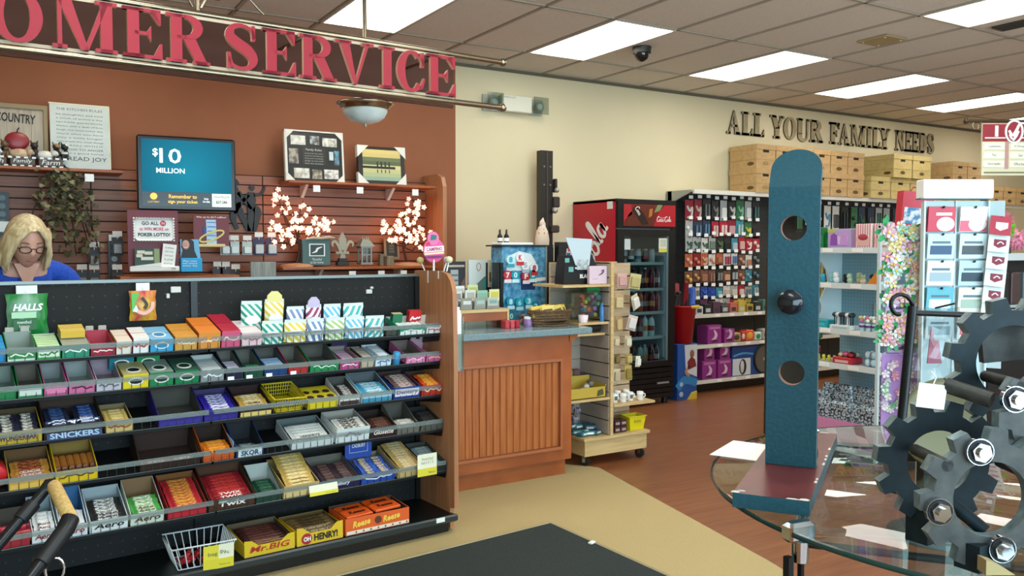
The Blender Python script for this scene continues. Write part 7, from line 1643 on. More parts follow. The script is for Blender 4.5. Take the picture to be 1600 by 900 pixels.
put('rail', G().cyl((-.33, .01, .425), (.40, .01, .425), .012, n=10), mat('4a3a2c', .4, .6), t); put('rail_end', G().ball((-.335, .01, .425), .022, 10, 8), mat('4a3a2c', .4, .6), t); put('scroll', G().tube([(-.25 + (.05 - .003 * k) * math.cos(k * .55), .01, .385 + (.05 - .003 * k) * math.sin(k * .55)) for k in range(14)], .005, 6), M_nickel, t); put('drop_rod', G().cyl((.20, .01, .43), (.20, .01, 3.2 - (6.778, 3.638, 2.082)[2]), .008, n=8), mat('4a3a2c', .4, .6), t)

# ================================================================ end of the aisle gondola (pale blue)
ec = thing('aisle_gondola', 'white gondola end with pale blue pegboard and four shelves of toys', 'shelving', (5.3, 3.75, 0))
ex, ey = 5.3, 3.75
def eb(nm, x0, y0, z0, x1, y1, z1, m, par=None): return put(nm, G().box(x0 - ex, y0 - ey, z0, x1 - ex, y1 - ey, z1), m, par or ec)
M_bpeg = peg_mat('blue_pegboard', '86aab6', '688c98', .0254, .17, (1, 2)); M_ew = mat('c4d2d4', .4)
eb('back_panel', 5.335, 3.40, .10, 5.35, 4.06, 1.52, M_bpeg)
for (z, x0) in ((1.49, 4.99), (1.245, 4.98), (.925, 4.98), (.685, 4.97), (.12, 4.95)):
    eb('shelf', x0, 3.40, z, 5.335, 4.05, z + .018, M_ew); eb('shelf_edge', x0 - .014, 3.40, z - .014, x0, 4.05, z + .024, mat('d2dcdc', .4))
    for k in range(2): eb('price_tag', x0 - .017, 3.62 + k * .24, z - .008, x0 - .014, 3.70 + k * .24, z + .018, M_paper)
eb('kick_plate', 5.0, 3.42, 0, 5.33, 4.04, .12, mat('2a3234', .5))
put('side_bracket', G().prism([(5.335 - ex, 1.50), (5.02 - ex, 1.49), (5.16 - ex, 1.35), (5.18 - ex, 1.27), (5.02 - ex, 1.0), (4.98 - ex, .92), (5.335 - ex, .92)], 4.05 - ey, 4.06 - ey, 'xz'), M_ew, ec)
eb('body', 5.35, 3.42, .10, 6.15, 4.04, .14, M_ew); eb('spine', 5.35, 3.715, .14, 6.15, 3.735, 1.52, M_ew)
for z in (.5, .85, 1.2, 1.5): eb('side_shelf', 5.35, 3.42, z, 6.15, 4.04, z + .018, M_ew)
def bx(name, lab, cat, x, y, z, w, d, h, c, c2=None, grp=None, sub=None, m=None):
    """box facing the checkout (its width runs along y)"""
    o = thing(name, lab, cat, (x, y, z), -PI / 2, grp)
    put('box', G().rbox(-w / 2, 0, 0, w / 2, d, h, .004), m or mat(c, .45), o)
    if c2: put('print', G().box(-w * .36, -.0016, h * .2, w * .36, 0, h * .62), mat(c2, .45), o)
    return o
t = bx('violet_toy_box', 'violet window box with two pale figures on the top toy shelf', 'box', 5.02, 3.84, 1.51, .19, .10, .135, 'b49ac8', 'd8c8e0')
for s_ in (-1, 1): put('toy_figure', G().prism([(s_ * .04 - .03, .02), (s_ * .04 + .03, .02), (s_ * .04 + .025, .09), (s_ * .04, .105), (s_ * .04 - .025, .09)], -.006, -.001, 'xz'), mat('8a50a8' if s_ < 0 else 'c090d0', .4), t)
put('green_corner', G().box(-.095, -.002, .11, -.03, 0, .135), mat('b0b860', .5), t)
for k in range(2):
    t = bx('popcorn_box', 'pink and white striped popcorn box on the top toy shelf, %s' % ('beside the violet box' if k == 0 else 'behind the flower garland'), 'box', 5.01 + .01 * k, 3.64 - k * .135, 1.51, .125, .09, .165, 'e8d8d4', None, 'popcorn boxes', m=stripe_mat('e6d6d2', 'c87c86', 55, 0, 'XZ'))
    put('popcorn_picture', G().prism([(-.045, .015), (.045, .015), (.05, .07), (.03, .09), (-.03, .09), (-.05, .07)], -.003, 0, 'xz'), mat('d8a8a0', .5), t); put('pink_cap', G().ball((0, -.003, .075), (.04, .004, .022), 12, 6), mat('a83a50', .5), t)
tag(put('white_notice', G().box(0, -.055, 0, .004, .055, .055), M_paper, None, T(5.0, 3.455, 1.53, 0, 0, -.2)), 'white printed notice leaning before the pink popcorn boxes', 'card')
for k in range(3): bx('green_pack', 'dark green pack at the aisle side of the top toy shelf, %s' % ORD[k], 'pack', 5.04 + k * .03, 4.01 - k * .03, 1.51, .04, .05, .15 - .03 * k, '17703a', '1c8a4a', 'dark green packs')
def plush(x, y, z, s_, c, c2, lab, grp):
    o = thing('plush_toy', lab, 'toy', (x, y, z), -PI / 2 + rnd.uniform(-.4, .4), grp)
    put('body', G().ball((0, 0, s_ * .5), (s_ * .5, s_ * .45, s_ * .5), 12, 8), mat(c, .9), o); put('head', G().ball((0, -s_ * .15, s_ * 1.15), s_ * .42, 12, 8), mat(c2, .9), o)
    for q in (-1, 1): put('ear', G().ball((q * s_ * .28, -.05 * s_, s_ * 1.5), s_ * .14, 8, 6), mat(c, .9), o)
    for q in (-1, 1): put('eye', G().ball((q * s_ * .14, -s_ * .53, s_ * 1.22), s_ * .05, 6, 4), M_black, o)
for k, (y, c, c2) in enumerate(((4.0, '2a98b0', '40b0c0'), (3.945, '8ccad4', 'a8dce0'), (3.885, 'e0e4e4', 'eceeee'), (3.83, '1c2428', '262e34'), (3.775, 'a8c0a4', 'b8ccb0'), (3.72, 'c4b890', 'b0c8a0'), (3.67, 'd8c8a0', 'a8b89c'), (3.62, '9ab8a0', '20303a'))):
    plush(5.06 + .03 * (k % 2), y, 1.264, .040 + .004 * (k % 3), c, c2, '%s plush toy on the second toy shelf' % ('dark teal', 'light blue', 'white', 'black', 'sage', 'straw', 'cream', 'green and black')[k], 'plush toys on the second shelf')
t = thing('orange_bag', 'orange paper cone bag at the end of the second toy shelf', 'bag', (5.03, 3.50, 1.264), -PI / 2); put('bag', G().prism([(-.10, 0), (.06, 0), (.10, .17), (.04, .17)], -.03, .02, 'xz'), mat('d07820', .5), t); put('twist', G().cyl((.07, 0, .17), (.085, 0, .21), .012, .03, 8), mat('e0942c', .5), t)
bx('teal_box', 'flat bright teal box on the third toy shelf', 'box', 5.0, 3.98, .944, .13, .1, .055, '1c9aa4', '40b4bc')
t = bx('white_tray', 'white tray of black eyed sweets on the third toy shelf', 'tray', 4.99, 3.80, .944, .17, .12, .03, 'd0d8d8', 'a8b4b8')
for k in range(12): tag(put('sweet_stick', G().cyl((0, 0, 0), (0, 0, .06), .005, n=6).ball((0, 0, .07), .018, 8, 6), mat(('1c2428', 'd8dce0', '2a3438')[k % 3], .4), None, T(5.02 + .025 * (k // 6), 3.735 + .026 * (k % 6), .974)), 'black and white lollipop in the white tray, %s in the %s row' % (ORDN[k % 6], ('front', 'rear')[k // 6]), 'lollipop', 'tray lollipops')
for k in range(5):
    o = thing('flower_tub', 'tub with violet band and pale flowers on the third toy shelf, %s' % ORD[k], 'tub', (5.04, 3.655 - k * .05, .944), 0, 'flower tubs'); put('tub', G().lathe([(.018, 0), (.022, .05), (.001, .05)], n=12), mat('a8c8c4', .4), o); put('band', G().lathe([(.0225, .025), (.0235, .04)], n=12), mat('6a2c88', .4), o)
    for q in range(4): put('flower', G().ball((.014 * math.cos(q * 1.6), .014 * math.sin(q * 1.6), .07 + .02 * (q % 2)), .014, 8, 6), mat(('e8dce0', 'e0c860', 'c86a90', 'd8e4d8')[(q + k) % 4], .6), o)
for k in range(3): eb('tube_rail', 5.325, 3.70 + k * .03, .95, 5.335, 3.712 + k * .03, 1.12, mat('b8ccd0', .3, .5))
for k in range(6): plush(5.03, 4.0 - k * .045, .704, .030, 'd0c040', 'd8cc58', 'small yellow chick on the fourth toy shelf, %s along' % ORDN[k], 'yellow chicks')
t = bx('red_tray', 'red tray of pink trinkets on the fourth toy shelf', 'tray', 4.99, 3.78, .704, .15, .13, .045, 'b01c2c', 'd8a8a0')
for k in range(9): tag(put('trinket', G().ball((0, 0, 0), (.020, .018, .016), 8, 6), mat(('b01c2c', 'c85a8a', 'd8c8a8', '3a1c24')[k % 4], .4), None, T(5.03 + .03 * (k // 3), 3.735 + .04 * (k % 3), .765 + .004 * (k % 2))), 'pink or red trinket in the red tray, %s of the %s row' % (ORDN[k % 3], ('front', 'middle', 'rear')[k // 3]), 'trinket', 'trinkets in the red tray')
for k in range(12): tag(put('clear_egg', G().ball((0, 0, 0), (.022, .022, .026), 10, 8), mat(('b8c8d0', 'd0c4cc', 'a8c0c8')[k % 3], .1), None, T(5.03 + .045 * (k % 2), 3.60 - .045 * ((k // 2) % 3), .732 + .052 * (k // 6))), 'clear toy egg on the fourth toy shelf, %s layer, %s %s' % (('lower', 'upper')[k // 6], ORDN[(k // 2) % 3], ('front', 'rear')[k % 2]), 'toy', 'clear eggs')
# pink display of silvery bags on the base
t = thing('pink_display_box', 'low pink cardboard display on the base shelf holding silvery bags', 'display box', (4.95, 3.72, .145), -PI / 2)
put('tray', G().box(-.31, 0, 0, .31, .30, .01).box(-.31, 0, .01, .31, .012, .17).box(-.31, .29, .01, .31, .30, .30).box(-.30, .012, .14, .30, .29, .15), mat('d08ab4', .5), t)
for s_ in (-1, 1): put('side', G().prism([(0, .01), (.3, .01), (.3, .32), (.06, .34), (0, .26)], s_ * .31 - .006, s_ * .31 + .006, 'yz'), mat('d890b8', .5), t)
put('front_lettering', G().box(-.1, -.002, .05, .1, 0, .10), mat('e0b0cc', .5), t)
for k in range(26):
    o = tag(put('silver_bag', G().rbox(-.05, -.02, 0, .05, .02, .14, .014), noise_mat('silvery_foil', '2a3440', 'b8c8d0', (60, 60, 60), .25, 0, 2, .42, .58, .5) if k == 0 else bpy.data.materials['silvery_foil'], None, T(5.0 + .06 * (k // 9), 4.0 - .062 * (k % 9) , 0.30 + .05 * (k // 9), -PI / 2 + rnd.uniform(-.4, .4), rnd.uniform(-.3, .15), rnd.uniform(-.3, .3))), 'silvery printed bag in the pink display, %s along the %s row' % (ORDN[k % 9], ('front', 'middle', 'rear')[k // 9]), 'bag', 'silvery bags')
# lattice crate beyond the gondola end
t = thing('lattice_crate', 'yellowish lattice crate beyond the toy shelves', 'crate', (5.25, 4.32, 1.02), -.5)
for k in range(5): put('lattice_bar', G().box(-.15 + k * .07, 0, 0, -.135 + k * .07, .012, .38), mat('b8a868', .6), t)
for k in range(5): put('cross_bar', G().box(-.16, .012, .02 + k * .085, .16, .022, .035 + k * .085), mat('c0b078', .6), t)
put('crate_body', G().box(-.16, .10, -1.02, .16, .4, .40), mat('3a3426', .7), t); put('green_sack', G().rbox(-.14, -.04, -.22, .14, .06, -.02, .03), mat('1c7a34', .5), t); put('red_sack', G().rbox(-.13, -.05, -.32, .12, .06, -.24, .02), mat('a8202c', .5), t)

# ================================================================ card rack, flower garlands, red gift bag
RM = T(4.10, 2.45, 0, -.545)
cr = thing('gift_card_rack', 'white spinner rack of gift cards with a blank white header', 'rack', mw=RM)
put('pole', G().cyl((0, .12, .03), (0, .12, 1.75), .02, n=10), mat('8a9698', .3, .5), cr); put('foot', G().lathe([(.24, 0), (.24, .02), (.03, .05), (.001, .05)], n=24, c=(0, .12, 0)), mat('5a6466', .4, .4), cr)
put('panel', G().box(-.155, .02, .30, .165, .03, 1.745), mat('a8c0c4', .4), cr); put('edge_frame', G().box(-.16, .0, .30, -.152, .035, 1.745).box(.162, .0, .30, .17, .035, 1.745).box(.003, .012, .3, .009, .022, 1.745), mat('c4d4d6', .35), cr); put('header', G().rbox(-.175, -.02, 1.755, .175, .06, 1.85, .004), mat('f4f6f4', .5), cr); put('header_edge', G().box(-.176, .01, 1.752, .176, .062, 1.758), mat('2c5a78', .4), cr)
GC = [('c03048', 'ece8e4', 'red card with a speckled white disc'), ('e4e0e0', 'd05a70', 'white card with a pink disc corner'), ('bcd4d8', '2c4c70', 'pale card with a blue bridge picture'), ('c4d8da', '3c4448', 'pale card with a dark picture'), ('d8e4e4', '98acb4', 'white card with a grey foot'), ('b0c8cc', '1c3444', 'pale card with a navy band'), ('58a8b8', 'd4e0e0', 'teal edged card'), ('d8e0d8', '9ab0a0', 'white card with a green arc'), ('a8c0c4', '708c94', 'grey blue card'), ('ccd8d8', 'c86070', 'white card with a pink mark')]
for k, (c, c2, lb) in enumerate(GC):
    x = -.075 if k % 2 == 0 else .085; z = 1.715 - .135 * (k // 2)
    for q in range(2):
        o = thing('gift_card', '%s, %s on the spinner rack' % (lb, ('front one', 'one hung behind it')[q]), 'card', mw=RM @ T(x, -.012 + .012 * q, z, 0, .10)); put('card', G().box(-.068, -.0015, -.126, .068, .0015, 0), mat(c, .45), o)
        if q == 0:
            if k < 2: put('disc', G().prism([(.02 + .045 * math.cos(2 * PI * j / 18), -.088 + .036 * math.sin(2 * PI * j / 18)) for j in range(18)], -.003, -.001, 'xz'), mat(c2 if k == 0 else 'ece8e8', .45), o); put('colour_field', G().box(-.066, -.0022, -.124, .066, -.001, -.07), mat('c02c44' if k == 0 else c2, .45), o); put('title', G().box(-.03, -.0026, -.045, .05, -.001, -.03), mat('e8d0d0', .5), o)
            else: put('picture', G().box(-.054, -.0026, -.105, .054, -.001, -.06), mat(c2, .45), o); put('title', G().box(-.045, -.0026, -.05, .045, -.001, -.038), mat('54707c', .5), o)
        put('peg', G().tube([(0, .03, -.004), (0, -.018, -.006), (0, -.02, .004)], .003, 5), mat('2a3a40', .4, .5), o)
sidem = RM @ T(.185, .0, 0, -.6)
put('side_panel', G().box(-.05, .02, .9, .05, .03, 1.745), mat('b8ccd0', .4), cr, T(.185, 0, 0, -.6))
for k in range(7):
    o = thing('gift_card', ('white card with a maroon animal picture, %s down the fanned column' % ORD[k] if k else 'red card with a pale picture topping the fanned column'), 'card', mw=sidem @ T(.04 - .006 * k, -.03, 1.665 - .085 * k, .25, -.25, .12) @ Matrix.Diagonal((.72, 1, .8, 1))); put('card', G().box(-.065, -.0015, -.12, .065, .0015, 0), mat('a82840' if k == 0 else 'd4dcdc', .45), o); put('maroon_picture', G().prism([(-.03, -.04), (.045, -.04), (.045, -.075), (.0, -.095), (-.03, -.08)], -.003, -.001, 'xz'), mat('e0c8cc' if k == 0 else '7c1c38', .45), o); put('white_mark', G().ribbon([(-.01, -.07), (.01, -.055), (.03, -.068)], .007, -.005, -.002), mat('e0d4d4', .5), o); put('peg', G().tube([(0, .06, -.004), (0, -.01, -.006)], .003, 5), mat('2a3a40', .4, .5), o)
# garlands of paper flowers hung on the rack's near side
FLW = ['e8e4dc', 'e6b8c4', 'e0a0b0', 'a8d4c4', 'd8c8e0', 'e8d890', 'f0ece8', '78b890']
FM = [mat(c, .7) for c in FLW] + [mat('2f9a58', .7), mat('58b078', .7), mat('e0c050', .6)]
def garland(base, w, h, n, leafy, lab, head, seed, pal):
    r3 = random.Random(seed)
    o = thing('flower_garland', lab, 'garland', mw=base)
    g = G()
    for k in range(n):
        x = r3.uniform(-w / 2, w / 2); z = r3.uniform(-h, 0); y = r3.uniform(-.045, 0); s_ = r3.uniform(.022, .034); a0 = r3.uniform(0, 6); m = pal[k % len(pal)]
        c = Vector((x, y, z)); tx = r3.uniform(-.5, .5); tz = r3.uniform(-.4, .4)
        for j in range(5):
            a = a0 + 2 * PI * j / 5
            def P(rr_, aa, dy): return tuple(c + Vector((rr_ * math.cos(aa), dy + tx * rr_ * math.cos(aa) + tz * rr_ * math.sin(aa), rr_ * math.sin(aa))))
            g._add([P(0, 0, 0), P(s_ * .8, a - .5, -.004), P(s_, a, -.010), P(s_ * .8, a + .5, -.004)], [(0, 1, 2, 3)], m)
        g.ball((c.x, c.y - .006, c.z), s_ * .26, 6, 4, 10 if m != 5 else 0)
        if k % 2 == 0 or leafy:
            for q in range(2 if leafy else 1):
                a = r3.uniform(0, 6); g._add([tuple(c + Vector((0, .008, 0))), tuple(c + Vector((s_ * 1.3 * math.cos(a - .35), .004, s_ * 1.3 * math.sin(a - .35)))), tuple(c + Vector((s_ * 2 * math.cos(a), .0, s_ * 2 * math.sin(a)))), tuple(c + Vector((s_ * 1.3 * math.cos(a + .35), .004, s_ * 1.3 * math.sin(a + .35))))], [(0, 1, 2, 3)], 8 + k % 2)
    f = put('flowers', g, FM, o); f['kind'] = 'stuff'
    put('cord', G().tube([(-w * .3, .01, -h), (-w * .35, .005, -h * .5), (0, .01, .01), (w * .35, .005, -h * .5), (w * .3, .01, -h)], .004, 5), mat('3a7a50', .6), o)
    if head: put('header_card', G().rbox(-w * .42, -.004, -h - .05, w * .42, .004, -h + .02, .002), mat(head, .5), o); put('bow_print', G().ribbon([(-.06, -h - .02), (-.02, -h - .03), (.02, -h - .02), (.06, -h - .03)], .014, -.008, -.003), mat('4a2848', .5), o)
    return o
BM = lambda p: T(*p, -.6)
garland(BM((4.000, 2.669, 1.626)), .20, .40, 120, False, 'upper garland of pastel flowers hung beside the gift card rack', 'c8a4d4', 4, [0, 1, 3, 4, 6, 2, 5])
garland(BM((4.023, 2.688, 1.159)), .19, .15, 60, True, 'middle leafy garland with pink flowers hung beside the gift card rack', 'b894cc', 5, [1, 2, 1, 6])
t = thing('flower_pack', 'lilac header pack of mixed paper flowers lowest beside the gift card rack', 'pack', mw=BM((4.064, 2.709, 0.918)))
put('card', G().rbox(-.10, 0, -.37, .10, .008, .03, .002), mat('b48acc', .5), t)
r3 = random.Random(9); g = G()
for k in range(46):
    x, z = r3.uniform(-.09, .09), r3.uniform(-.27, -.02); s_ = r3.uniform(.016, .026); a0 = r3.uniform(0, 6)
    for j in range(5):
        a = a0 + 2 * PI * j / 5; g._add([(x, -.012, z), (x + s_ * .8 * math.cos(a - .5), -.016, z + s_ * .8 * math.sin(a - .5)), (x + s_ * math.cos(a), -.022, z + s_ * math.sin(a)), (x + s_ * .8 * math.cos(a + .5), -.016, z + s_ * .8 * math.sin(a + .5))], [(0, 1, 2, 3)], (0, 6, 2, 4, 7, 1)[k % 6])
f = put('flowers', g, FM, t); f['kind'] = 'stuff'
put('gold_print', G().ribbon([(-.03, -.34), (.02, -.31), (.07, -.33)], .02, -.003, 0), mat('c8a868', .5), t); put('back_hook', G().tube([(0, .004, .02), (0, .02, .06), (0, .16, .06)], .004, 6), M_chrome, t)
eb('garland_rail', 4.86, 2.98, 1.64, 4.875, 3.42, 1.655, M_ew); eb('garland_post', 4.86, 3.405, .1, 4.88, 3.425, 1.66, M_ew)
t = thing('red_gift_bag', 'bright red gift bag with a blue and white picture panel by the rack header', 'bag', mw=T(*(4.377, 2.849, 1.622), -.5, 0, .10))
put('bag', G().prism([(-.085, 0), (.085, 0), (.09, .20), (-.09, .20)], 0, .07, 'xz'), mat('c81838', .4), t); put('picture', G().box(-.075, -.002, .02, .03, 0, .11), noise_mat('blue_white_print', '2c7cb8', 'e0e8ec', (26, 26, 26), .4, 0, 2, .45, .55), t); put('side_picture', G().box(.035, -.002, .03, .08, 0, .115), mat('a8a4b4', .5), t)
put('handle', G().tube([(-.04, .02, .20), (-.03, .02, .225), (.03, .02, .225), (.04, .02, .20)], .004, 6), mat('a01028', .4), t)
# far items seen past the rack
fg = thing('far_gondola', 'dark stocked gondola with a white top edge beyond the gift card rack', 'shelving', (6.70, 3.43, 0))
put('case', G().box(-.5, 0, .05, 1.4, .4, 1.42), mat('1c2226', .5), fg); put('top_board', G().box(-.52, -.06, 1.42, 1.42, .42, 1.47), mat('c8d4d6', .4), fg); put('kick', G().box(-.48, .03, 0, 1.38, .38, .05), M_black, fg)
for k in range(3): put('shelf', G().box(-.5, -.05, .35 + k * .36, 1.4, .0, .37 + k * .36), mat('a8b8bc', .4), fg)
for k in range(10): tag(put('dark_pack', G().rbox(-.06, -.045, 0, .06, -.005, .24, .006), mat(('2a3236', '1e2428', '4a3a3c', '56666c')[k % 4], .4), None, fg.matrix_basis @ T(-.4 + .16 * (k % 5), 0, .731 + .36 * (k // 5))), 'dark upright pack on the far gondola, %s along the %s shelf' % (ORD[k % 5], ('middle', 'upper')[k // 5]), 'pack', 'packs on the far gondola')
for k, (x, z, c, lb) in enumerate(((.0, .09, '6ac828', 'lime green'), (.10, .15, 'd87890', 'coral pink'), (.12, .0, 'e090a8', 'soft pink'))):
    o = thing('pompom', lb + ' fluffy pompom beyond the gift card rack', 'toy', tuple(fg.matrix_basis @ Vector((-.18 + x * 1.6, .1 + .09 * (k % 2), 1.577 + z * .9 ))))
    g = G(); r4 = random.Random(k)
    for q in range(150):
        v = Vector((r4.gauss(0, 1), r4.gauss(0, 1), r4.gauss(0, 1))).normalized(); g.cyl(tuple(v * .04), tuple(v * .092), .010, .003, 4, caps=False)
    f = put('strands', g, mat(c, .8), o); f['kind'] = 'stuff'; put('core', G().ball((0, 0, 0), .06, 10, 8), mat(c, .8), o)
put('pompom_stand', G().cyl((.0, .14, 1.47), (.0, .14, 1.75), .012, n=8), mat('3a4446', .4), fg)


# ================================================================ round glass table and the things on it
TC = (2.236, 1.144); TZ = .885
tb = thing('glass_table', 'large round glass topped table on a black metal frame', 'table', (TC[0], TC[1], 0))
M_top = glass_mat('table_glass', 'f2faf7', 0.0, .015, 1.22)
put('glass_top', G().lathe([(.001, TZ - .012), (.771, TZ - .012), (.780, TZ - .008), (.780, TZ - .004), (.771, TZ), (.001, TZ)], n=96), M_top, tb)
put('edge_band', G().lathe([(.7795, TZ - .012), (.782, TZ - .010), (.782, TZ - .002), (.7795, TZ)], n=96, caps=False), mat('1c3c38', .08), tb)
cor = [Vector((1.573, 1.225, 0.845)[:2]) - Vector(TC), Vector((1.998, 1.302, 0.845)[:2]) - Vector(TC)]
ang = math.atan2(cor[0].y, cor[0].x)
for k in range(4):
    a = ang + k * PI / 2; v = Vector((math.cos(a), math.sin(a)))
    p = v * .762
    put('clamp', G().rbox(-.05, -.018, -.028, .022, .018, .016, .008).cyl((-.02, 0, -.075), (-.02, 0, -.028), .018, .02, 12), M_chrome, tb, T(p.x, p.y, TZ, a))
    q = v * .775; put('post', G().box(q.x - .008, q.y - .008, .0, q.x + .008, q.y + .008, TZ - .06), M_blackmetal, tb)
    b = ang + (k + 1) * PI / 2; v2 = Vector((math.cos(b), math.sin(b))) * .74
    put('frame_bar', G().cyl((v.x * .74, v.y * .74, TZ - .035), (v2.x, v2.y, TZ - .035), .009, n=8), M_blackmetal, tb); put('lower_bar', G().cyl((v.x * .775, v.y * .775, .12), (v2.x * 1.02, v2.y * 1.02, .12), .009, n=8), M_blackmetal, tb)
t = thing('glass_box', 'clear square glass box standing on the floor under the round table', 'glass box', (2.10, .98, 0), .3)
for s_ in (-1, 1): put('pane', G().box(s_ * .2 - .004, -.2, .02, s_ * .2 + .004, .2, .74), M_top, t); put('pane', G().box(-.2, s_ * .2 - .004, .02, .2, s_ * .2 + .004, .74), M_top, t)
put('lid', G().box(-.21, -.21, .74, .21, .21, .748), M_top, t); put('base', G().box(-.21, -.21, 0, .21, .21, .02), mat('8a9a96', .4), t)
# painted board with the upright plank
bd = Vector((.664, .435)).normalized(); BM_ = Matrix(((bd.y, bd.x, 0, 1.528), (-bd.x, bd.y, 0, 1.345), (0, 0, 1, TZ + .001), (0, 0, 0, 1)))
M_teal = noise_mat('teal_paint', '0d404d', '114b59', (90, 90, 90), .4, .25, 3, .3, .7, .5)
M_mar = noise_mat('maroon_paint', '57201f', '6b2c2a', (14, 14, 14), .3, .05)
pk = thing('bottle_plank', 'tall teal painted plank with two holes and a dark bottle neck through it', 'bottle holder', mw=BM_)
g = G().boxm(-.087, 0, 0, .087, .79, .035, 0, 1, 0); put('base_board', g, [M_teal, M_mar], pk)
chips = [(-.082, .004, .02, .012), (-.07, .02, .018, .006), (.075, .004, .022, .014), (.05, .003, .03, .006), (.083, .17, .007, .02), (.083, .20, .006, .018), (.084, .36, .007, .03), (.084, .42, .006, .02), (.083, .46, .007, .02), (.05, .783, .03, .008), (.083, .55, .006, .03)]
for k, (x, y, w, d) in enumerate(chips): put('paint_chip', G().prism([(x - w / 2, y), (x + w * .3, y - d * .1), (x + w / 2, y + d * .5), (x + w * .1, y + d), (x - w * .4, y + d * .8)], .0362, .034, 'xy'), mat('d8d4c8', .7), pk)
# upright: outline with holes, slightly tipped tongue at the top
PW = .065
g = G(); y0, y1 = 0, .028
def strip(z0, z1): g.box(-PW, y0, z0, PW, y1, z1)
def hole_block(zc, r, half):
    n = 24; ring = [(r * math.cos(2 * PI * k / n), zc + r * math.sin(2 * PI * k / n)) for k in range(n)]
    sq = []
    for k in range(n):
        a = 2 * PI * k / n; c, s_ = math.cos(a), math.sin(a); q = 1 / max(abs(c) / PW, abs(s_) / half); sq.append((q * c, zc + q * s_))
    P = [(x, y0, z) for x, z in ring] + [(x, y0, z) for x, z in sq] + [(x, y1, z) for x, z in ring] + [(x, y1, z) for x, z in sq]
    F = []; FI = []
    for k in range(n):
        j = (k + 1) % n
        F += [(k, j, n + j, n + k), (2 * n + j, 2 * n + k, 3 * n + k, 3 * n + j), (n + k, n + j, 3 * n + j, 3 * n + k)]; FI.append((j, k, 2 * n + k, 2 * n + j))
    g._add(P, F, 0); g._add(P, FI, 1, True)
HZ = (.250, .635)
strip(0, HZ[0] - PW); hole_block(HZ[0], .033, PW); strip(HZ[0] + PW, HZ[1] - PW); hole_block(HZ[1], .033, PW); strip(HZ[1] + PW, .744)
put('plank', g, [M_teal, mat('8a5a48', .6)], pk, T(.005, .313, .036))
n = 20; tip = [(-PW, 0), (PW, 0), (PW, .062)] + [(PW * math.cos(PI * k / n), .062 + PW * 1.05 * math.sin(PI * k / n)) for k in range(1, n)] + [(-PW, .062)]
put('tongue', G().prism(tip, 0, .026, 'xz'), M_teal, pk, T(.005, .313, .7795, 0, -.62))
put('foot_bracket', G().ball((.05, .375, .062), (.02, .03, .03), 10, 8).cyl((.05, .345, .05), (.05, .42, .05), .012, n=8), mat('2a2620', .6), pk)
t = thing('wine_bottle', 'dark bottle whose neck sticks out through the teal plank', 'bottle', mw=BM_ @ T(.008, .313, .036 + .436) @ Matrix.Rotation(-.10, 4, 'X'))
put('neck', G().lathe([(.001, -.085), (.030, -.085), (.032, -.078), (.032, -.030), (.028, -.026), (.028, .0)], n=22, axis='y'), mat('11161c', .15), t); put('foil_band', G().lathe([(.0325, -.05), (.0325, -.042)], n=22, axis='y'), mat('3a4c50', .25, .3), t)
put('body', G().lathe([(.028, .03), (.028, .06), (.04, .10), (.042, .30), (.001, .30)], n=22, axis='y'), mat('10140f', .12), t)
tag(put('paper_sheet', G().box(-.11, -.07, 0, .11, .07, .0015), mat('f4f4f2', .7), None, T(*(1.931, 1.804, 0.886), .45)), 'white sheet of paper lying on the glass table by the plank', 'paper')
# gear sculpture
def gear_poly(R, n, tooth, a0=0.0):
    P = []
    for k in range(n):
        a = a0 + 2 * PI * k / n; w = 2 * PI / n
        for f, r in ((-.32, R - tooth), (-.20, R), (.20, R), (.32, R - tooth), (.5, R - tooth)): P.append((r * math.cos(a + f * w), r * math.sin(a + f * w)))
    return P
def gear(o, c, R, r_in, n, th, mats, a0, yaw, spokes=0, bolts=()):
    """toothed ring standing upright; c is the hub, yaw turns its face"""
    m_ = T(*c, yaw)
    out = gear_poly(R, n, R * .19, a0); N = len(out)
    ins = [(r_in * math.cos(math.atan2(z, x)), r_in * math.sin(math.atan2(z, x))) for x, z in out]
    g = G(); P = [(x, 0, z) for x, z in out] + [(x, 0, z) for x, z in ins] + [(x, th, z) for x, z in out] + [(x, th, z) for x, z in ins]
    F = []; FS = []
    for k in range(N):
        j = (k + 1) % N
        F += [(N + k, N + j, j, k), (2 * N + k, 2 * N + j, 3 * N + j, 3 * N + k)]; FS += [(k, j, 2 * N + j, 2 * N + k), (N + j, N + k, 3 * N + k, 3 * N + j)]
    g._add(P, F, 0); g._add(P, FS, 1)
    q = put('toothed_ring', g, mats, o, m_)
    for (bx_, bz) in bolts:
        b = put('bolt', G().cyl((bx_, -.012, bz), (bx_, 0, bz), .026, n=20).cyl((bx_, -.020, bz), (bx_, -.012, bz), .019, n=6, smooth=False).cyl((bx_, -.028, bz), (bx_, -.020, bz), .011, n=12), M_chrome, q); put('washer', G().lathe([(.020, -.0135), (.024, -.0135)], n=20, axis='y', c=(bx_, 0, bz)), mat('14181a', .4), b)
    return q
M_gear = noise_mat('gear_steel', '0c171b', '15242a', (26, 26, 26), .55, .1, 4, .3, .7, .25, .1); M_gear2 = noise_mat('gear_steel_worn', '262726', '3f3f3b', (30, 30, 30), .5, .15, 4, .3, .7, .5, .25); M_gedge = noise_mat('worn_edge', '5a6e72', '8a9c9e', (40, 40, 40), .45, 0, 3, .3, .7, .5, .4)
gs_ = thing('gear_sculpture', 'dark steel sculpture of interlocking toothed gears bolted together on the glass table', 'sculpture', (0, 0, 0))
YAW = -.55
gA = (1.670, 1.022, 1.055); gB = (1.611, 0.880, 1.022); gC = (1.808, 0.949, 1.264); gD = (1.758, 0.822, 1.171)
gear(gs_, gA, .131, .067, 11, .026, [M_gear, M_gedge], .15, YAW)
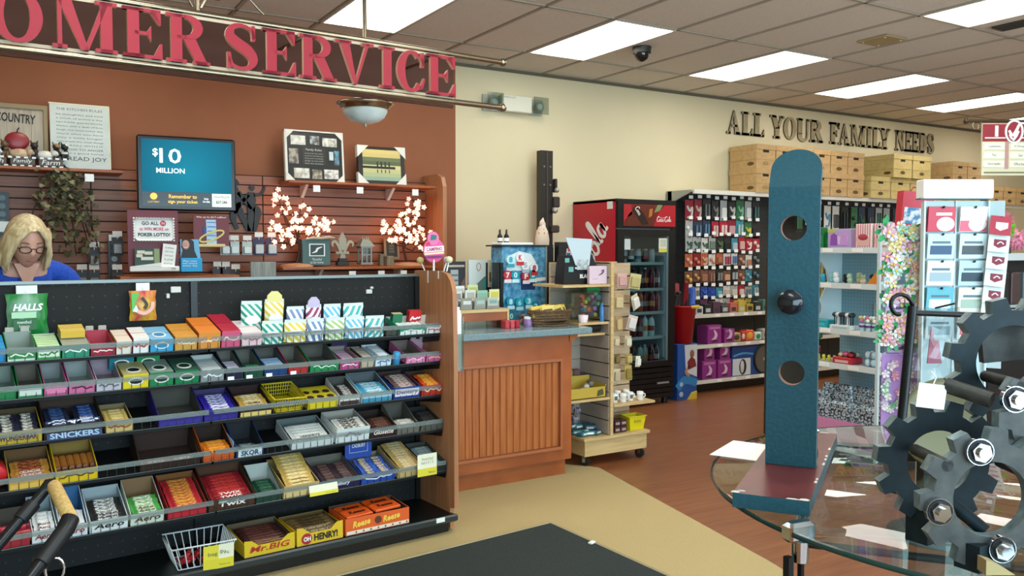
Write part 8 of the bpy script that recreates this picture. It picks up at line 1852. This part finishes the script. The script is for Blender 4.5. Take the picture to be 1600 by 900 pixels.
gear(gs_, gB, .137, .073, 11, .026, [M_gear2, M_gedge], .33, YAW, bolts=((-.103, -.021), (-.029, .094), (.018, -.094)))
gear(gs_, gC, .136, .078, 11, .028, [M_gear, M_gedge], .1, YAW)
gear(gs_, gD, .130, .05, 11, .025, [M_gear2, M_gedge], .3, YAW, bolts=((-.104, .041),))
fwd = Vector((math.sin(.55), math.cos(.55), 0))
for (a, b) in ((gA, gB), (gC, gD)):
    for off in ((.09, .04), (-.085, .065)):
        pa = Vector(b) + Vector((off[0] * math.cos(.55), -off[0] * math.sin(.55), off[1])); put('cross_rod', G().cyl(tuple(pa), tuple(pa + fwd * .13), .012, n=10), M_gear2, gs_)
for (px_, dd) in ((gA, .10), (gB, .06)):
    p = Vector(px_) + fwd * .02; put('stand_foot', G().box(p.x - .05, p.y - .02, TZ, p.x + .05, p.y + .03, px_[2] - .085), M_gear, gs_)
rodA = Vector(gC) + Vector((0.02, 0, .10)); put('long_rod', G().cyl(tuple(rodA), tuple(rodA + Vector((.30, -.05, -.05))), .014, n=10), M_gear2, gs_); put('diagonal_rod', G().cyl((1.648, 0.998, 1.223), (1.667, 0.914, 1.203), .016, n=10), M_gear2, gs_); put('lower_rod', G().cyl((1.631, 0.972, 0.989), (1.650, 0.911, 0.944), .014, n=10), M_gear, gs_); put('tooth_plate', G().prism([(-.05, -.06), (.05, -.05), (.04, .04), (-.02, .07), (-.06, .02)], 0, .02, 'xz'), M_gear2, gs_, T(*(1.881, 1.001, 1.311), YAW))
tag(put('cork_wedge', G().prism([(-.02, 0), (.035, 0), (.0, .022), (-.02, .028)], 0, .03, 'xz'), mat('a08c60', .8), None, T(*(1.567, 0.842, 0.896), YAW)), 'tan cork wedge under the bolted gear', 'wedge')
t = thing('gear_price_tag', 'blank white price tag hung on the gear sculpture', 'price tag', mw=T(*(1.612, 1.006, 1.201), YAW, 0, .12)); put('tag', G().rbox(-.029, -.001, -.024, .029, .001, .026, .001), M_paper, t); put('string', G().tube([(0, 0, .024), (.004, .0, .04), (-.002, .01, .05)], .0012, 4), M_white, t)
# black scroll topped stand behind the gears
t = thing('scroll_stand', 'black metal stand with a curled scroll top behind the gears', 'stand', (0, 0, 0))
pb = Vector((1.928, 1.295, 0.990)); pt = Vector((1.973, 1.287, 1.357)); rt = Vector((math.cos(.547), -math.sin(.547), 0))
put('upright', G().cyl((pb.x, pb.y, TZ), tuple(pt), .0115, n=10), M_blackmetal, t)
sc = [pt + rt * (-.030 + (.034 - .0019 * k) * math.cos(k * .45) - .004) + Vector((0, 0, (.034 - .0012 * k) * math.sin(k * .45))) for k in range(12)]
put('scroll', G().tube([tuple(pt)] + [tuple(p) for p in sc], .0055, 8), M_blackmetal, t)
pe = Vector((2.269, 1.105, 1.327)); p0 = Vector((1.976, 1.285, 1.340)); put('cross_bar', G().cyl(tuple(p0), tuple(pe), .0075, n=8), M_blackmetal, t); put('far_upright', G().cyl((pe.x, pe.y, TZ), tuple(pe), .0115, n=10), M_blackmetal, t); put('base_bar', G().box(pb.x - .015, pb.y - .015, TZ, pb.x + .015, pb.y + .015, TZ + .02), M_blackmetal, t)
t = thing('clear_bag_of_foil', 'crumpled clear bag hanging behind the black scroll stand', 'bag', mw=T(*(2.368, 1.471, 1.177), -.5)); r4 = random.Random(3); g = G(); nx_, nz_ = 9, 11
P = [((i / 8 - .5) * .16 + r4.uniform(-.006, .006), r4.uniform(-.018, .018), (j / 10 - .5) * .30 + r4.uniform(-.006, .006)) for j in range(nz_) for i in range(nx_)]
g._add(P, [(j * nx_ + i, j * nx_ + i + 1, (j + 1) * nx_ + i + 1, (j + 1) * nx_ + i) for j in range(nz_ - 1) for i in range(nx_ - 1)], 0); put('film', g, glass_mat('crinkled_film', 'd8dcdc', .35, .04), t); put('pink_label', G().prism([(-.005, -.02), (.04, -.02), (.03, .05), (.015, .05), (.012, .085), (.005, .085)], .03, .034, 'xz'), mat('c86a80', .5), t); put('hanger', G().cyl((0, 0, .15), (0, -.1, .17), .003, n=5), M_blackmetal, t)
t = thing('straw_hat_plate', 'dull gold round plate standing behind the left gear', 'plate', mw=T(*(2.237, 1.366, 1.017), -.5)); put('plate', G().lathe([(.001, .0), (.09, .0), (.125, -.012), (.127, -.008), (.092, .008), (.001, .008)], n=28, axis='y'), mat('5c5434', .4, .3), t); put('stand', G().box(-.04, .01, -.20, .04, .05, -.10), M_black, t)
t = thing('lettered_box', 'dark box with yellow handwriting behind the gears', 'box', mw=T(2.30, 1.42, TZ + .001, -.5)); put('box', G().rbox(-.09, 0, 0, .09, .08, .12, .004), mat('20241c', .5), t); text('wwwwww', t, -.01, -.002, .07, .13, .035, mat('b8b02c', .5), shear=.3)

# ================================================================ push handle in the corner
t = thing('cart_handle', 'black tubular push handle of a cart with a tan foam grip', 'cart', (0, 0, 0))
A = Vector((0.091, 2.202, 0.961)); B = Vector((0.122, 2.074, 0.900)); A2 = Vector((-0.038, 2.098, 0.840)); B2 = Vector((0.018, 1.968, 0.800))
put('grip', G().tube([tuple(A.lerp(B, f)) for f in (.06, .1, .9, .94)], [.013, .0155, .0155, .013], 14), noise_mat('tan_foam', 'b08c50', 'c8a464', (160, 160, 160), .85, .3), t)
M_bl = mat('16191c', .3, .2)
put('arm', G().tube([tuple(A2 + (A2 - A) * 1.2), tuple(A2), tuple(A.lerp(A2, .15)), tuple(A.lerp(A2, .05) + Vector((0, 0, .004))), tuple(A.lerp(B, .06))], [.0125, .0125, .0125, .0135, .0145], 12), M_bl, t)
put('arm', G().tube([tuple(B2 + (B2 - B) * 1.2), tuple(B2), tuple(B.lerp(B2, .35)), tuple(B.lerp(B2, .12)), tuple(B.lerp(A, .06))], [.0125, .0125, .0155, .020, .019], 12), M_bl, t)
put('sleeve', G().cyl(tuple(A.lerp(A2, .30)), tuple(A.lerp(A2, .52)), .0165, n=12), mat('0f1113', .45), t); put('sleeve', G().cyl(tuple(B.lerp(B2, .1)), tuple(B.lerp(B2, .62)), .019, n=12), mat('0f1113', .45), t)
ring_c = Vector((0.085, 2.021, 0.815)); put('ring', G().tube([tuple(ring_c + Vector((.018 * math.cos(a), 0, .026 * math.sin(a)))) for a in [2 * PI * k / 16 for k in range(16)]], .003, 6, closed=True), M_chrome, t)
low = (A2 + (A2 - A) * 1.2 + B2 + (B2 - B) * 1.2) / 2
put('cart_frame', G().box(low.x - .18, low.y - .15, .09, low.x + .14, low.y + .2, .12), M_bl, t); put('column', G().tube([tuple(A2 + (A2 - A) * 1.2), (low.x - .05, low.y + .05, .45), (low.x - .05, low.y + .05, .1)], .012, 8).tube([tuple(B2 + (B2 - B) * 1.2), (low.x + .05, low.y - .02, .45), (low.x + .05, low.y - .02, .1)], .012, 8), M_bl, t)
for dx in (-.17, .13): put('wheel', G().cyl((low.x + dx - .012, low.y, .06), (low.x + dx + .012, low.y, .06), .06, n=18), M_black, t)

# ================================================================ cashier behind the candy display
WX, WY = .087, 4.73
def skin_body(name, verts, edges, radii, m, parent, root=0, levels=2):
    me = bpy.data.meshes.new(name); me.from_pydata(verts, edges, []); me.materials.append(m)
    o = link(name, me, parent)
    me.skin_vertices.new() if hasattr(me.skin_vertices, 'new') and not len(me.skin_vertices) else None
    md = o.modifiers.new('skin', 'SKIN'); md.use_smooth_shade = True
    if not len(me.skin_vertices):
        bpy.context.view_layer.update()
    for i, r in enumerate(radii):
        sv = me.skin_vertices[0].data[i]; sv.radius = r if isinstance(r, tuple) else (r, r)
    me.skin_vertices[0].data[root].use_root = True
    s = o.modifiers.new('sub', 'SUBSURF'); s.levels = levels; s.render_levels = levels
    return o
woman_ = thing('person', 'blonde person with glasses in a blue top looking down behind the candy display', 'person', (WX, WY, .06), .18)
M_skin = noise_mat('skin', 'c08c76', 'cc9a84', (12, 12, 12), .55); M_blue = noise_mat('blue_knit', '123c9c', '1a4cb4', (90, 90, 90), .85, .2)
bv = [(0, 0, .92), (0, .01, 1.08), (0, 0, 1.22), (0, -.03, 1.335), (0, -.055, 1.385), (0, -.075, 1.44),
      (-.10, -.02, 1.335), (.10, -.02, 1.335), (-.19, -.02, 1.31), (.19, -.02, 1.31), (-.25, -.06, 1.10), (.25, -.06, 1.10), (-.18, -.28, 1.02), (.18, -.28, 1.02), (-.15, -.36, 1.02), (.15, -.36, 1.02),
      (-.09, 0, .86), (.09, 0, .86), (-.10, -.01, .48), (.10, -.01, .48), (-.10, .02, .09), (.10, .02, .09), (-.10, -.10, .04), (.10, -.10, .04)]
be = [(0, 1), (1, 2), (2, 3), (3, 4), (4, 5), (3, 6), (3, 7), (6, 8), (7, 9), (8, 10), (9, 11), (10, 12), (11, 13), (12, 14), (13, 15), (0, 16), (0, 17), (16, 18), (17, 19), (18, 20), (19, 21), (20, 22), (21, 23)]
br = [(.15, .10), (.135, .095), (.14, .10), (.085, .07), .052, .048, .06, .06, .052, .052, .042, .042, .032, .032, .026, .026, .085, .085, .058, .058, .04, .04, .035, .035]
skin_body('body', bv, be, br, M_skin, woman_)
tv_ = [(0, 0, .84), (0, .01, 1.05), (0, 0, 1.20), (0, .0, 1.30), (-.10, -.015, 1.335), (.10, -.015, 1.335), (-.195, -.02, 1.315), (.195, -.02, 1.315), (-.26, -.06, 1.10), (.26, -.06, 1.10), (-.20, -.24, 1.035), (.20, -.24, 1.035)]
skin_body('blouse', tv_, [(0, 1), (1, 2), (2, 3), (3, 4), (3, 5), (4, 6), (5, 7), (6, 8), (7, 9), (8, 10), (9, 11)], [(.19, .13), (.17, .12), (.175, .125), (.12, .09), (.075, .07), (.075, .07), .07, .07, .06, .06, .05, .05], M_blue, woman_)
lv_ = [(0, 0, .92), (-.09, 0, .84), (.09, 0, .84), (-.10, -.01, .48), (.10, -.01, .48), (-.10, .02, .10), (.10, .02, .10)]
skin_body('trousers', lv_, [(0, 1), (0, 2), (1, 3), (2, 4), (3, 5), (4, 6)], [(.17, .12), .11, .11, .08, .08, .06, .06], mat('1c1e26', .8), woman_)
put('neckline', G().prism([(-.055, 1.375), (.0, 1.24), (.055, 1.375)], -.128, -.09, 'xz'), M_skin, woman_)
put('shoe', G().rbox(-.145, -.20, -.06, -.06, .07, .06, .02), M_black, woman_); put('shoe', G().rbox(.06, -.20, -.06, .145, .07, .06, .02), M_black, woman_)
# hands resting on the counter
for s_ in (-1, 1):
    V = [(s_ * .15, -.36, 1.02), (s_ * .145, -.42, 1.015)]; E_ = [(0, 1)]; R_ = [(.03, .016), (.036, .015)]
    for f, (dx, l) in enumerate(((-.028, .062), (-.009, .072), (.010, .068), (.028, .052))):
        i = len(V); V += [(s_ * .145 + dx, -.445, 1.015), (s_ * .145 + dx * 1.15, -.445 - l * .55, 1.008), (s_ * .145 + dx * 1.2, -.445 - l, .992)]; E_ += [(1, i), (i, i + 1), (i + 1, i + 2)]; R_ += [.0095, .0085, .007]
    i = len(V); V += [(s_ * .145 - s_ * .040, -.39, 1.01), (s_ * .145 - s_ * .062, -.425, 1.0)]; E_ += [(0, i), (i, i + 1)]; R_ += [.011, .009]
    skin_body('hand', V, E_, R_, M_skin, woman_, 0, 1)
# head: one shaped surface
def head_mesh():
    g = G(); nu, nv = 32, 26; P = []; F = []
    for j in range(nv + 1):
        ph = PI * j / nv - PI / 2
        for i in range(nu):
            t_ = 2 * PI * i / nu
            x = math.cos(ph) * math.sin(t_); y = -math.cos(ph) * math.cos(t_); z = math.sin(ph)
            X, Y, Z = x * .074, y * .092, z * .118
            if z < 0: X *= 1 - .34 * (-z) ** 1.4; Y *= 1 - .10 * (-z); Y -= .016 * (-z)
            fr = max(0, -y)
            zz = Z / .118
            Y -= .020 * fr * math.exp(-((X / .012) ** 2) - ((zz + .18) / .16) ** 2) * 1.2                                  # nose
            Y += .011 * fr * (math.exp(-((X - .031) / .016) ** 2 - ((zz - .02) / .11) ** 2) + math.exp(-((X + .031) / .016) ** 2 - ((zz - .02) / .11) ** 2))   # eye hollows
            Y -= .006 * fr * math.exp(-(X / .03) ** 2 - ((zz + .82) / .14) ** 2)                                             # chin
            Y -= .005 * fr * math.exp(-((abs(X) - .042) / .018) ** 2 - ((zz + .22) / .16) ** 2)                              # cheeks
            Y += .004 * fr * math.exp(-(X / .028) ** 2 - ((zz + .52) / .03) ** 2)                                           # mouth line
            P.append((X, Y, Z))
    for j in range(nv):
        for i in range(nu): F.append((j * nu + i, j * nu + (i + 1) % nu, (j + 1) * nu + (i + 1) % nu, (j + 1) * nu + i))
    g._add(P, F, 0, True); return g
HM = T(0.0, -.125, 1.475, .10, .38)
hd_ = put('head', head_mesh(), M_skin, woman_, HM)
for s_ in (-1, 1):
    put('ear', G().ball((s_ * .071, .005, -.01), (.010, .018, .030), 10, 8), M_skin, hd_)
    put('eye', G().ball((s_ * .031, -.070, .004), (.013, .010, .009), 12, 8), mat('d8d0c8', .3), hd_); put('eyelid', G().ball((s_ * .031, -.0715, .008), (.0155, .0112, .0085), 12, 8), M_skin, hd_); put('eyebrow', G().tube([(s_ * .016, -.089, .026), (s_ * .032, -.087, .031), (s_ * .046, -.076, .026)], .0028, 6), mat('7a5c40', .8), hd_)
put('lips', G().tube([(-.020, -.086, -.062), (-.008, -.094, -.058), (0, -.094, -.060), (.008, -.094, -.058), (.020, -.086, -.062)], [.002, .0045, .004, .0045, .002], 8), mat('96504a', .5), hd_)
gl = G()
for s_ in (-1, 1):
    gl.tube([(s_ * (.034 + .024 * math.cos(a)), -.100 + .006 * math.cos(a), .0 + .016 * math.sin(a)) for a in [2 * PI * k / 16 for k in range(16)]], .0026, 6, closed=True); gl.tube([(s_ * .058, -.094, .004), (s_ * .074, -.05, .008), (s_ * .076, .0, .006)], .0024, 6)
gl.tube([(-.010, -.102, .004), (0, -.105, .007), (.010, -.102, .004)], .0024, 6)
put('glasses', gl, mat('2a211c', .3), hd_)
M_hair = noise_mat('blonde_hair', 'b89c70', 'e2cca0', (60, 60, 9), .5, .35); hg = G(); P = []; F = []; nu, nv = 40, 18; r6 = random.Random(2)
for j in range(nv + 1):
    v = j / nv
    for i in range(nu):
        t_ = -PI + 2 * PI * i / nu         # 0 is the face side
        fr = math.cos(t_); wave = 1 + .035 * math.sin(i * 2.1 + j * .5) + .02 * math.sin(i * 5.3)
        face = max(0.0, fr) ** .6
        maxdrop = .60 - .42 * min(1, max(0, (fr - .35) / .4)) if fr > .35 else .60
        vv = v * maxdrop / .60
        if vv < .5:
            ph = PI / 2 - vv * PI * .95
            X = math.cos(ph) * math.sin(t_) * .094 * wave; Y = -math.cos(ph) * fr * .112 * wave + .006; Z = math.sin(ph) * .137
        else:
            q = (vv - .5) / .5
            X = math.sin(t_) * (.094 + .022 * math.sin(q * 2.2)) * wave; Y = -fr * (.112 - .012 * q) * wave + .006 + .01 * q; Z = math.sin(PI / 2 - .5 * PI * .95) * .137 - q * .125 - .012 * math.sin(i * 1.7)
        P.append((X, Y, Z))
for j in range(nv):
    for i in range(nu): F.append((j * nu + i, j * nu + (i + 1) % nu, (j + 1) * nu + (i + 1) % nu, (j + 1) * nu + i))
hg._add(P, F, 0, True)
for s_ in (-1, 1):
    for k in range(9): hg.tube([(s_ * (.02 + .006 * k), -.098 + .006 * k, .10 - .002 * k), (s_ * (.062 + .003 * k), -.084 + .008 * k, .05), (s_ * (.085 + .002 * k), -.06 + .009 * k, -.04), (s_ * (.088 + .003 * (k % 4)), -.045 + .010 * k, -.085 - .012 * (k % 3)), (s_ * .080, -.045 + .010 * k, -.125 - .01 * (k % 3))], [.010, .015, .016, .014, .004], 7)
put('hair', hg, M_hair, hd_)

fit_texts()
